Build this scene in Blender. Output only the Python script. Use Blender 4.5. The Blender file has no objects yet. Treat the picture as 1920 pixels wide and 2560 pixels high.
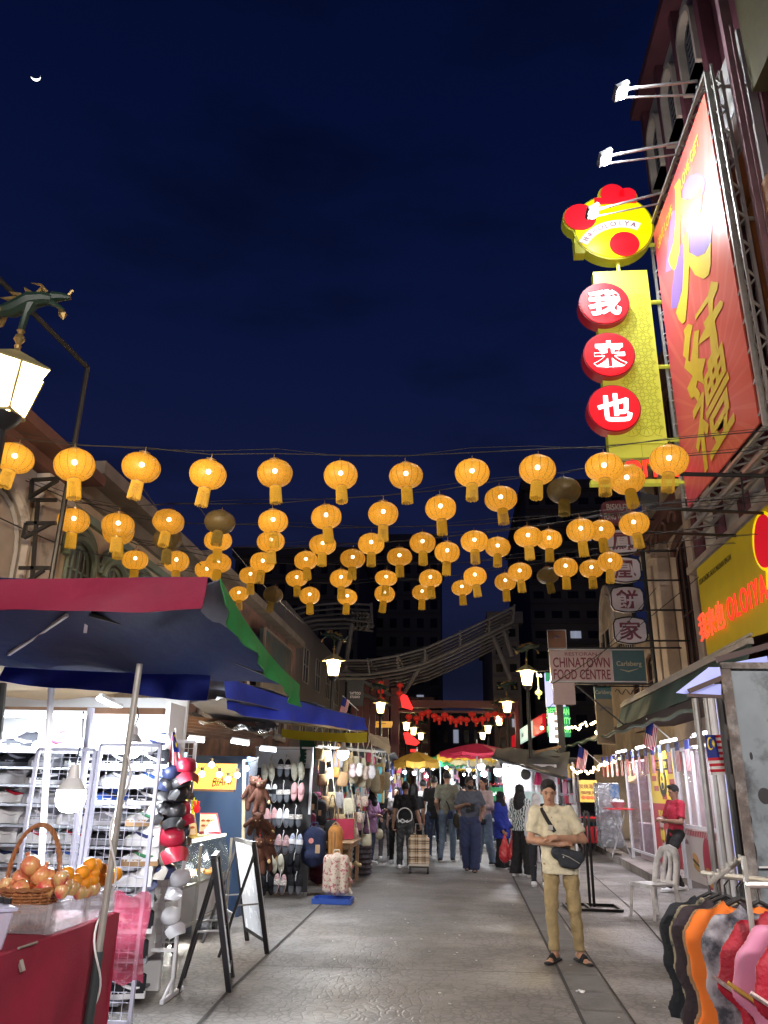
import bpy, math, random
import numpy as np
from mathutils import Vector, Matrix, Euler
R = math.radians
random.seed(7)
S = bpy.context.scene
C = S.collection
# ------------------------------------------------------------ camera
EYE = 1.62; FPX = 1910.0; PITCH = R(19.86); YAW = R(5.1); ROLL = R(1.05)
cd = bpy.data.cameras.new('camera'); cam = bpy.data.objects.new('camera', cd); C.objects.link(cam)
_f = Vector((-math.sin(YAW)*math.cos(PITCH), math.cos(YAW)*math.cos(PITCH), math.sin(PITCH)))
_r = Vector((math.cos(YAW), math.sin(YAW), 0)); _u = _r.cross(_f)
CR = math.cos(ROLL)*_r + math.sin(ROLL)*_u; CU = math.cos(ROLL)*_u - math.sin(ROLL)*_r; CF = _f
M = Matrix((CR, CU, -CF)).transposed().to_4x4(); M.translation = (0, 0, EYE)
cam.matrix_world = M
cd.sensor_fit = 'VERTICAL'; cd.sensor_height = 36.0; cd.lens = 36.0*FPX/2560; cd.clip_end = 3000; cd.clip_start = 0.05
S.camera = cam
# ------------------------------------------------------------ exposure and night sky
S.view_settings.view_transform = 'Standard'; S.view_settings.look = 'None'
S.view_settings.exposure = 0.0; S.view_settings.gamma = 1.0
W = bpy.data.worlds.new('World'); S.world = W; W.use_nodes = True
nt = W.node_tree; nt.nodes.clear()
def wn(t, **k):
    n = nt.nodes.new(t)
    for a, b in k.items(): setattr(n, a, b)
    return n
tc = wn('ShaderNodeTexCoord'); sp = wn('ShaderNodeSeparateXYZ'); rp = wn('ShaderNodeValToRGB')
nt.links.new(tc.outputs['Generated'], sp.inputs[0]); nt.links.new(sp.outputs['Z'], rp.inputs[0])
cr = rp.color_ramp; cr.elements[0].position = 0.0; cr.elements[0].color = (0.0075, 0.0095, 0.026, 1)
cr.elements[1].position = 0.86; cr.elements[1].color = (0.0012, 0.0038, 0.024, 1)
for p, c in ((0.12, (0.0085, 0.0105, 0.030, 1)), (0.32, (0.0068, 0.0100, 0.043, 1)), (0.52, (0.0036, 0.0075, 0.040, 1)), (0.72, (0.0018, 0.0048, 0.031, 1))):
    e = cr.elements.new(p); e.color = c
nz = wn('ShaderNodeTexNoise'); nz.inputs['Scale'].default_value = 3.2; nz.inputs['Detail'].default_value = 5; nz.inputs['Roughness'].default_value = .55
mp = wn('ShaderNodeMapping'); mp.inputs['Scale'].default_value = (1, 1, 3.2)
nt.links.new(tc.outputs['Generated'], mp.inputs[0]); nt.links.new(mp.outputs[0], nz.inputs[0])
r2 = wn('ShaderNodeValToRGB'); r2.color_ramp.elements[0].position = .47; r2.color_ramp.elements[0].color = (1, 1, 1, 1)
r2.color_ramp.elements[1].position = .70; r2.color_ramp.elements[1].color = (.62, .66, .6, 1)
nt.links.new(nz.outputs[0], r2.inputs[0])
mx = wn('ShaderNodeMix', data_type='RGBA', blend_type='MULTIPLY'); mx.inputs[0].default_value = 1
nt.links.new(rp.outputs[0], mx.inputs[6]); nt.links.new(r2.outputs[0], mx.inputs[7])
bg = wn('ShaderNodeBackground'); nt.links.new(mx.outputs[2], bg.inputs[0])
# a Nishita twilight sky (sun well set) adds the last cool daylight over it
sk = wn('ShaderNodeTexSky'); sk.sky_type = 'NISHITA'; sk.sun_disc = False; sk.sun_elevation = R(-6); sk.sun_rotation = R(200)
b2 = wn('ShaderNodeBackground'); b2.inputs[1].default_value = 0.05; nt.links.new(sk.outputs[0], b2.inputs[0])
ad = wn('ShaderNodeAddShader'); ow = wn('ShaderNodeOutputWorld')
nt.links.new(bg.outputs[0], ad.inputs[0]); nt.links.new(b2.outputs[0], ad.inputs[1]); nt.links.new(ad.outputs[0], ow.inputs[0])
S.cycles.max_bounces = 6; S.cycles.transparent_max_bounces = 12; S.cycles.sample_clamp_indirect = 3.0
S.cycles.caustics_reflective = False; S.cycles.caustics_refractive = False
S.cycles.use_light_tree = True

# ------------------------------------------------------------ photo pixel (1920 x 2560) -> point of the place
def ray(px, py): return CR*((px-960)/FPX) - CU*((py-1280)/FPX) + CF
def AT(px, py, Y): d = ray(px, py); return Vector((0, 0, EYE)) + d*(Y/d.y)
def ATX(px, py, x): d = ray(px, py); return Vector((0, 0, EYE)) + d*(x/d.x)
def ATZ(px, py, z=0.0): d = ray(px, py); return Vector((0, 0, EYE)) + d*((z-EYE)/d.z)
def ATD(px, py, dist): return Vector((0, 0, EYE)) + ray(px, py).normalized()*dist
def U(x, y): return x*1.15733, y*1.15733

# ------------------------------------------------------------ materials
MATS = {}
def mat(name, col=(.5, .5, .5), rough=.6, metal=0.0, emit=0.0, ecol=None, var=.12, vs=6.0, bump=.0, bs=40.0, alpha=1.0, coat=0.0, col2=None, c2s=3.0, c2p=(.45, .6), trans=0.0, spec=None):
    if name in MATS: return MATS[name]
    m = bpy.data.materials.new(name); m.use_nodes = True; MATS[name] = m
    n = m.node_tree.nodes; l = m.node_tree.links; b = n['Principled BSDF']
    b.inputs['Roughness'].default_value = rough; b.inputs['Metallic'].default_value = metal
    if spec is not None: b.inputs['Specular IOR Level'].default_value = spec
    if coat: b.inputs['Coat Weight'].default_value = coat; b.inputs['Coat Roughness'].default_value = .08
    if alpha < 1: b.inputs['Alpha'].default_value = alpha
    tc = n.new('ShaderNodeTexCoord')
    src = None
    if col2 is not None:
        t = n.new('ShaderNodeTexNoise'); t.inputs['Scale'].default_value = c2s; t.inputs['Detail'].default_value = 6; t.inputs['Roughness'].default_value = .65
        l.new(tc.outputs['Object'], t.inputs[0])
        rr = n.new('ShaderNodeValToRGB'); rr.color_ramp.elements[0].position = c2p[0]; rr.color_ramp.elements[1].position = c2p[1]
        rr.color_ramp.elements[0].color = (*col, 1); rr.color_ramp.elements[1].color = (*col2, 1)
        l.new(t.outputs[0], rr.inputs[0]); src = rr.outputs[0]
    if var > 0:
        t = n.new('ShaderNodeTexNoise'); t.inputs['Scale'].default_value = vs; t.inputs['Detail'].default_value = 5
        l.new(tc.outputs['Object'], t.inputs[0])
        mr = n.new('ShaderNodeMapRange'); mr.inputs[1].default_value = .3; mr.inputs[2].default_value = .7
        mr.inputs[3].default_value = 1-var; mr.inputs[4].default_value = 1+var*.6; l.new(t.outputs[0], mr.inputs[0])
        mm = n.new('ShaderNodeVectorMath'); mm.operation = 'SCALE'
        if src is None: mm.inputs[0].default_value = col
        else: l.new(src, mm.inputs[0])
        l.new(mr.outputs[0], mm.inputs['Scale']); l.new(mm.outputs[0], b.inputs['Base Color'])
        mr2 = n.new('ShaderNodeMapRange'); mr2.inputs[3].default_value = max(0, rough-.1); mr2.inputs[4].default_value = min(1, rough+.12)
        l.new(t.outputs[0], mr2.inputs[0]); l.new(mr2.outputs[0], b.inputs['Roughness'])
    elif src is not None: l.new(src, b.inputs['Base Color'])
    else: b.inputs['Base Color'].default_value = (*col, 1)
    if bump:
        t = n.new('ShaderNodeTexNoise'); t.inputs['Scale'].default_value = bs; t.inputs['Detail'].default_value = 4
        l.new(tc.outputs['Object'], t.inputs[0]); bp = n.new('ShaderNodeBump'); bp.inputs['Strength'].default_value = bump; bp.inputs['Distance'].default_value = .03
        l.new(t.outputs[0], bp.inputs['Height']); l.new(bp.outputs[0], b.inputs['Normal'])
    if trans:   # thin cloth or plastic that lets light through
        tr = n.new('ShaderNodeBsdfTranslucent'); tr.inputs[0].default_value = (*col, 1)
        mxs = n.new('ShaderNodeMixShader'); mxs.inputs[0].default_value = trans
        o = n['Material Output']; l.new(b.outputs[0], mxs.inputs[1]); l.new(tr.outputs[0], mxs.inputs[2]); l.new(mxs.outputs[0], o.inputs[0])
    if emit:
        b.inputs['Emission Color'].default_value = (*(ecol or col), 1); b.inputs['Emission Strength'].default_value = emit
        if emit < 1.5: m.cycles.emission_sampling = 'NONE'
    return m
def nodes_of(m): return m.node_tree.nodes, m.node_tree.links, m.node_tree.nodes['Principled BSDF']
def glow(name, col, e, sample=None):
    m = mat(name, col, rough=.5, var=0, emit=e, ecol=col)
    if sample: m.cycles.emission_sampling = sample
    return m

# ------------------------------------------------------------ mesh builder and object tree
ORI = {}
def tag(o, label=None, cat=None, group=None, kind=None):
    if label: o['label'] = label
    if cat: o['category'] = cat
    if group: o['group'] = group
    if kind: o['kind'] = kind
    return o
def thing(name, label, cat, loc=(0, 0, 0), rz=0.0, group=None):
    o = bpy.data.objects.new(name, None); C.objects.link(o); o.empty_display_size = .1
    o.location = loc; o.rotation_euler = (0, 0, rz); ORI[o.name] = Vector(loc)
    return tag(o, label, cat, group)
def copy_tree(o, parent=None, **k):
    c = o.copy(); C.objects.link(c)
    if parent is not None: c.parent = parent
    for ch in list(o.children): copy_tree(ch, c)
    for a, b in k.items():
        if a == 'loc': c.location = b
        elif a == 'rz': c.rotation_euler = (0, 0, b)
        elif a == 'rot': c.rotation_euler = b
        elif a == 'scale': c.scale = b if hasattr(b, '__len__') else (b, b, b)
        else: c[a] = b
    return c
def frame_of(d):
    d = Vector(d).normalized(); a = Vector((0, 0, 1)) if abs(d.z) < .9 else Vector((1, 0, 0))
    x = d.cross(a).normalized(); return x, d.cross(x).normalized(), d
class MB:
    def __init__(s): s.v = []; s.f = []; s.m = []
    def add(s, v, f, mi=0):
        o = len(s.v); s.v += [tuple(p) for p in v]; s.f += [tuple(i+o for i in q) for q in f]; s.m += [mi]*len(f); return s
    def box(s, c, d, rz=0.0, mi=0, rot=None):
        hx, hy, hz = d[0]/2, d[1]/2, d[2]/2
        m = rot if rot is not None else Matrix.Rotation(rz, 3, 'Z'); c = Vector(c)
        v = [c + m @ Vector((x*hx, y*hy, z*hz)) for z in (-1, 1) for y in (-1, 1) for x in (-1, 1)]
        return s.add(v, [(0, 2, 3, 1), (4, 5, 7, 6), (0, 1, 5, 4), (2, 6, 7, 3), (0, 4, 6, 2), (1, 3, 7, 5)], mi)
    def bb(s, x0, x1, y0, y1, z0, z1, mi=0): return s.box(((x0+x1)/2, (y0+y1)/2, (z0+z1)/2), (x1-x0, y1-y0, z1-z0), mi=mi)
    def bar(s, a, b, w, h=None, mi=0):
        a, b = Vector(a), Vector(b); x, y, d = frame_of(b-a); h = h or w
        v = [p + x*(sx*w/2) + y*(sy*h/2) for p in (a, b) for sx, sy in ((-1, -1), (1, -1), (1, 1), (-1, 1))]
        return s.add(v, [(3, 2, 1, 0), (4, 5, 6, 7), (0, 1, 5, 4), (1, 2, 6, 5), (2, 3, 7, 6), (3, 0, 4, 7)], mi)
    def tube(s, pts, r, n=8, mi=0, closed=False, sx=1.0, sy=1.0, cap=True):
        pts = [Vector(p) for p in pts]; k = len(pts); rs = r if hasattr(r, '__len__') else [r]*k
        d0 = pts[1]-pts[0]; x, y, _ = frame_of(d0); v = []
        for i, p in enumerate(pts):
            if closed: d = pts[(i+1) % k]-pts[i-1]
            else: d = pts[min(i+1, k-1)]-pts[max(i-1, 0)]
            if d.length < 1e-9: d = d0
            d.normalize(); x = (x - d*x.dot(d)); x = x.normalized() if x.length > 1e-6 else frame_of(d)[0]; y = d.cross(x)
            v += [p + (x*(math.cos(t)*sx) + y*(math.sin(t)*sy))*rs[i] for t in (2*math.pi*j/n for j in range(n))]
        f = [(i*n+j, i*n+(j+1) % n, ((i+1) % k)*n+(j+1) % n, ((i+1) % k)*n+j) for i in range(k if closed else k-1) for j in range(n)]
        if not closed and cap: f += [tuple(range(n))[::-1], tuple((k-1)*n+j for j in range(n))]
        return s.add(v, f, mi)
    def lathe(s, prof, n=16, c=(0, 0, 0), mi=0, sc=(1, 1), mf=None, rib=0.0, ribn=0, axis=None):
        v = []; c = Vector(c); ax = frame_of(axis) if axis is not None else (Vector((1, 0, 0)), Vector((0, 1, 0)), Vector((0, 0, 1)))
        for r, z in prof:
            for j in range(n):
                t = 2*math.pi*j/n; q = r*(1 + (rib*abs(math.sin(t*ribn/2)) if ribn else 0))
                v.append(c + ax[0]*(q*math.cos(t)*sc[0]) + ax[1]*(q*math.sin(t)*sc[1]) + ax[2]*z)
        k = len(prof)
        f = [(i*n+j, i*n+(j+1) % n, (i+1)*n+(j+1) % n, (i+1)*n+j) for i in range(k-1) for j in range(n)]
        if prof[0][0] > 1e-5: f.append(tuple(range(n))[::-1])
        if prof[-1][0] > 1e-5: f.append(tuple((k-1)*n+j for j in range(n)))
        return s.add(v, f, mi)
    def sph(s, c, r, nu=12, nv=8, mi=0, rot=None):
        r = r if hasattr(r, '__len__') else (r, r, r); c = Vector(c); v = [Vector((0, 0, -r[2]))]
        for i in range(1, nv):
            a = math.pi*i/nv - math.pi/2
            v += [Vector((r[0]*math.cos(a)*math.cos(t), r[1]*math.cos(a)*math.sin(t), r[2]*math.sin(a))) for t in (2*math.pi*j/nu for j in range(nu))]
        v.append(Vector((0, 0, r[2]))); e = len(v)-1
        f = [(0, 1+(j+1) % nu, 1+j) for j in range(nu)]
        f += [(1+i*nu+j, 1+i*nu+(j+1) % nu, 1+(i+1)*nu+(j+1) % nu, 1+(i+1)*nu+j) for i in range(nv-2) for j in range(nu)]
        f += [(1+(nv-2)*nu+j, 1+(nv-2)*nu+(j+1) % nu, e) for j in range(nu)]
        if rot is not None: v = [rot @ p for p in v]
        return s.add([c+p for p in v], f, mi)
    def prism(s, poly, o, ax, ay, depth, mi=0, mside=None):
        """poly (2D) drawn on the frame o, ax, ay; extruded backwards by depth along ax x ay"""
        o, ax, ay = Vector(o), Vector(ax), Vector(ay); nn = ax.cross(ay).normalized(); k = len(poly)
        a = [o + ax*p[0] + ay*p[1] for p in poly]; b = [p - nn*depth for p in a]
        s.add(a+b, [tuple(range(k)), tuple(range(2*k-1, k-1, -1))], mi)
        return s.add(a+b, [(i+k, (i+1) % k+k, (i+1) % k, i) for i in range(k)], mi if mside is None else mside)
    def grid(s, fn, nu, nv, mi=0, th=0.0):
        v = [Vector(fn(i/nu, j/nv)) for j in range(nv+1) for i in range(nu+1)]; w = nu+1
        f = [(j*w+i, j*w+i+1, (j+1)*w+i+1, (j+1)*w+i) for j in range(nv) for i in range(nu)]
        if th:
            n = len(v); nr = []
            for j in range(nv+1):
                for i in range(nu+1):
                    a = v[j*w+min(i+1, nu)]-v[j*w+max(i-1, 0)]; b = v[min(j+1, nv)*w+i]-v[max(j-1, 0)*w+i]
                    c = a.cross(b); nr.append(c.normalized() if c.length > 1e-9 else Vector((0, 0, 1)))
            v = v + [p - q*th for p, q in zip(v, nr)]
            f += [tuple(i+n for i in q)[::-1] for q in f]
            e = [(i, i+1) for i in range(nu)] + [(i*w+nu, (i+1)*w+nu) for i in range(nv)] + [(nv*w+i+1, nv*w+i) for i in range(nu)] + [((i+1)*w, i*w) for i in range(nv)]
            f += [(b, a, a+n, b+n) for a, b in e]
        return s.add(v, f, mi)
    def text(s, body, c, ax, ay, h, w=None, ext=.01, bold=0.0, mi=0, shear=0.0, spacing=1.0):
        vs, fs = text_geo(body, bold, shear, spacing)
        xs = [p[0] for p in vs]; ys = [p[1] for p in vs]; x0, x1, y0, y1 = min(xs), max(xs), min(ys), max(ys)
        k = h/(y1-y0); kx = k if w is None else w/(x1-x0); c, ax, ay = Vector(c), Vector(ax).normalized(), Vector(ay).normalized(); nn = ax.cross(ay)
        return s.add([c + ax*((p[0]-(x0+x1)/2)*kx) + ay*((p[1]-(y0+y1)/2)*k) + nn*(ext if p[2] > 0 else 0) for p in vs], fs, mi)
    def build(s, name, mats, parent=None, W=False, smooth=35, bevel=0.0, label=None, cat=None, group=None, kind=None):
        if parent is None:
            a = np.array(s.v); lo = a.min(0); hi = a.max(0); o = Vector(((lo[0]+hi[0])/2, (lo[1]+hi[1])/2, lo[2]))
            v = (a - np.array(o)).tolist(); loc = o
        elif W: v = (np.array(s.v) - np.array(ORI[parent.name])).tolist(); loc = Vector((0, 0, 0)); o = ORI[parent.name]
        else: v = s.v; loc = Vector((0, 0, 0)); o = Vector((0, 0, 0))
        me = bpy.data.meshes.new(name); me.from_pydata(v, [], s.f)
        mats = mats if isinstance(mats, (list, tuple)) else [mats]
        for m in mats: me.materials.append(m)
        if len(mats) > 1: me.polygons.foreach_set('material_index', s.m)
        if smooth:
            me.polygons.foreach_set('use_smooth', [True]*len(me.polygons)); me.update()
            if smooth < 180: me.set_sharp_from_angle(angle=R(smooth))
        ob = bpy.data.objects.new(name, me); C.objects.link(ob); ob.location = loc
        if parent is not None: ob.parent = parent
        if bevel:
            bv = ob.modifiers.new('bevel', 'BEVEL'); bv.width = bevel; bv.segments = 2; bv.limit_method = 'ANGLE'; bv.angle_limit = R(40)
        ORI[ob.name] = o
        return tag(ob, label, cat, group, kind)
TG = {}
def text_geo(body, bold, shear, spacing):
    k = (body, bold, shear, spacing)
    if k not in TG:
        cu = bpy.data.curves.new('t', 'FONT'); cu.body = body; cu.extrude = .05; cu.offset = bold; cu.shear = shear; cu.resolution_u = 3; cu.space_character = spacing
        ob = bpy.data.objects.new('t', cu); C.objects.link(ob); dg = bpy.context.evaluated_depsgraph_get()
        me = ob.evaluated_get(dg).to_mesh()
        TG[k] = ([(v.co.x, v.co.y, v.co.z) for v in me.vertices], [tuple(p.vertices) for p in me.polygons])
        ob.evaluated_get(dg).to_mesh_clear(); bpy.data.objects.remove(ob); bpy.data.curves.remove(cu)
    return TG[k]
def lamp(parent, loc, power, col=(1, 1, 1), r=.06, kind='POINT', W=True, name='light', **k):
    d = bpy.data.lights.new(name, kind); d.energy = power; d.color = col
    if kind != 'AREA': d.shadow_soft_size = r
    o = bpy.data.objects.new(name, d); C.objects.link(o)
    for a, b in k.items(): setattr(d, a, b)
    if parent is not None: o.parent = parent; o.location = Vector(loc) - (ORI[parent.name] if W else Vector((0, 0, 0)))
    else: o.location = loc
    return o
def aim(o, d): o.rotation_euler = Vector(d).to_track_quat('-Z', 'Y').to_euler()
ORDN = ['first', 'second', 'third', 'fourth', 'fifth', 'sixth', 'seventh', 'eighth', 'ninth', 'tenth', 'eleventh', 'twelfth', 'thirteenth', 'fourteenth', 'fifteenth']
X_, Y_, Z_ = Vector((1, 0, 0)), Vector((0, 1, 0)), Vector((0, 0, 1))
PI = math.pi
# ------------------------------------------------------------ implicit surfaces (one continuous skin) by surface nets
class SDF:
    def __init__(s): s.p = []; s.c = []; s.wr = None
    def cap(s, a, b, ra, rb=None, k=.03, fl=None):
        s.p.append(('c', np.array(a, float), np.array(b, float), ra, ra if rb is None else rb, k, fl)); return s
    def ell(s, c, r, k=.03, rot=None): s.p.append(('e', np.array(c, float), np.array(r, float), None if rot is None else np.array(rot), k)); return s
    def cut(s, p, n, lim=None): s.c.append(('p', np.array(p, float), np.array(n, float)/np.linalg.norm(n), lim)); return s
    def sub(s, c, r): s.c.append(('s', np.array(c, float), np.array(r if hasattr(r, '__len__') else (r, r, r), float))); return s
    def mesh(s, res):
        lo = np.full(3, 1e9); hi = -lo
        bb = []
        for q in s.p:
            if q[0] == 'c': m = max(q[3], q[4]); a = np.minimum(q[1], q[2])-m; b = np.maximum(q[1], q[2])+m
            else: m = max(q[2]); a = q[1]-m; b = q[1]+m
            bb.append((a, b)); lo = np.minimum(lo, a); hi = np.maximum(hi, b)
        lo -= res*3; hi += res*3; n = np.ceil((hi-lo)/res).astype(int)+1
        D = np.full(n, .5, np.float32); ax = [lo[i]+res*np.arange(n[i]) for i in range(3)]
        for q, (a, b) in zip(s.p, bb):
            k = q[5] if q[0] == 'c' else q[4]; mg = k+res*2
            i0 = np.maximum(((a-mg-lo)/res).astype(int), 0); i1 = np.minimum(((b+mg-lo)/res).astype(int)+2, n)
            sl = tuple(slice(i0[i], i1[i]) for i in range(3))
            P = np.stack(np.meshgrid(*[ax[i][sl[i]] for i in range(3)], indexing='ij'), -1)
            if q[0] == 'c':
                A, B = q[1], q[2]; fl = q[6]
                if fl is not None:   # fl: (axis, factor) squeezes the section along that axis
                    P = P.copy(); A = A.copy(); B = B.copy(); cx = (A[fl[0]]+B[fl[0]])/2
                    for z in (P, A, B): z[..., fl[0]] = (z[..., fl[0]]-cx)*fl[1]+cx
                ab = B-A; L = max(ab @ ab, 1e-9); t = np.clip(((P-A) @ ab)/L, 0, 1)
                d = np.linalg.norm(P-A-t[..., None]*ab, axis=-1) - (q[3]+(q[4]-q[3])*t)
                if fl is not None: d = d/(1+(fl[1]-1)*.5)
            else:
                V = P-q[1]
                if q[3] is not None: V = V @ q[3]
                r = q[2]; k0 = np.linalg.norm(V/r, axis=-1); k1 = np.linalg.norm(V/(r*r), axis=-1); d = k0*(k0-1)/np.maximum(k1, 1e-6)
            o = D[sl]; h = np.clip(.5+.5*(d-o)/k, 0, 1); D[sl] = d*(1-h)+o*h-k*h*(1-h)
        G = np.stack(np.meshgrid(*ax, indexing='ij'), -1)
        if s.wr:
            amp, fq = s.wr
            D = D + amp*(np.sin(G[..., 2]*fq + 3*np.sin(G[..., 0]*fq*.35+1.3) + 2*np.sin(G[..., 1]*fq*.4)) * np.sin(G[..., 0]*fq*.5+G[..., 2]*fq*.3))
        for q in s.c:
            if q[0] == 'p':
                d = (G-q[1]) @ q[2]
                if q[3] is not None: d = np.where(np.linalg.norm(G-q[1], axis=-1) < q[3], d, -1)
                D = np.maximum(D, d)
            else:
                V = G-q[1]; r = q[2]; k0 = np.linalg.norm(V/r, axis=-1); k1 = np.linalg.norm(V/(r*r), axis=-1)
                D = np.maximum(D, -(k0*(k0-1)/np.maximum(k1, 1e-6)))
        D[0] = D[-1] = .1; D[:, 0] = D[:, -1] = .1; D[:, :, 0] = D[:, :, -1] = .1
        n0, n1, n2 = D.shape; sh = (n0-1, n1-1, n2-1); acc = np.zeros(sh+(3,), np.float32); cnt = np.zeros(sh, np.float32)
        def cor(i, j, k): return D[i:i+sh[0], j:j+sh[1], k:k+sh[2]]
        cs = [(i, j, k) for i in (0, 1) for j in (0, 1) for k in (0, 1)]
        for a in cs:
            for x in range(3):
                if a[x] == 0:
                    b = list(a); b[x] = 1; da, db = cor(*a), cor(*b); m = (da < 0) != (db < 0)
                    t = np.where(m, da/np.where(m, da-db, 1), 0)
                    for y in range(3): acc[..., y] += m*(a[y] + (t if y == x else 0))
                    cnt += m
        act = cnt > 0; idx = np.full(sh, -1, np.int64); idx[act] = np.arange(act.sum())
        V = np.argwhere(act) + acc[act]/cnt[act][:, None]; V = V*res + lo
        F = []
        I = D < 0
        for x in range(3):
            sa = [slice(1, n0-1), slice(1, n1-1), slice(1, n2-1)]; sa[x] = slice(0, D.shape[x]-1)
            sb = list(sa); sb[x] = slice(1, D.shape[x]); A = I[tuple(sa)]; B = I[tuple(sb)]
            e = np.argwhere(A != B); inside = A[tuple(e.T)]
            off = np.array([sa[i].start for i in range(3)]); e = e+off; y, z = (x+1) % 3, (x+2) % 3
            def ci(dy, dz):
                g = e.copy(); g[:, y] += dy; g[:, z] += dz; return idx[tuple(g.T)]
            q = np.stack([ci(-1, -1), ci(0, -1), ci(0, 0), ci(-1, 0)], 1); q[~inside] = q[~inside][:, ::-1]; F.append(q)
        return V, np.concatenate(F)
    def build(s, name, m, res=.012, parent=None, label=None, cat=None, group=None, loc=None, rz=0.0):
        V, F = s.mesh(res); me = bpy.data.meshes.new(name); me.from_pydata(V.tolist(), [], F.tolist()); me.materials.append(m)
        me.polygons.foreach_set('use_smooth', [True]*len(me.polygons))
        o = bpy.data.objects.new(name, me); C.objects.link(o)
        if parent is not None: o.parent = parent
        if loc is not None: o.location = loc; o.rotation_euler = (0, 0, rz)
        ORI[o.name] = Vector(loc) if loc is not None else Vector((0, 0, 0))
        return tag(o, label, cat, group)

def lerp(a, b, t): return tuple(np.array(a)*(1-t)+np.array(b)*t)
def hand(s, w, d, up, fist=0.0, k=.008, rr=.0092):
    """palm from the wrist w along d; five unequal bent fingers; up = back-of-hand normal"""
    w = np.array(w, float); d = np.array(d, float); d /= np.linalg.norm(d); up = np.array(up, float); up -= d*(up @ d); up /= np.linalg.norm(up)
    sd = np.cross(d, up); s.cap(w, w+d*.035, .026, .030, .02); 
    for i, (o, L) in enumerate(((-.030, .070), (-.010, .078), (.010, .074), (.028, .058))):
        a = w+d*.03+sd*o*.7; b = w+d*.085+sd*o; s.cap(a, b, .0145, .0115, .012)
        c = b+(d*(1-fist*.6)-up*(.25+fist*.9))*L*.55; e = c+(d*(1-fist*1.7)-up*(.5+fist*.8))*L*.5
        s.cap(b, c, rr, rr*.93, k); s.cap(c, e, rr*.93, rr*.75, k)
    a = w+d*.03-sd*.024; b = a-sd*.030+d*.028-up*.012; c = b+d*.032-up*.012-sd*.004
    s.cap(a, b, .0125, .011, .01); s.cap(b, c, .0105, .009, k)
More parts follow.
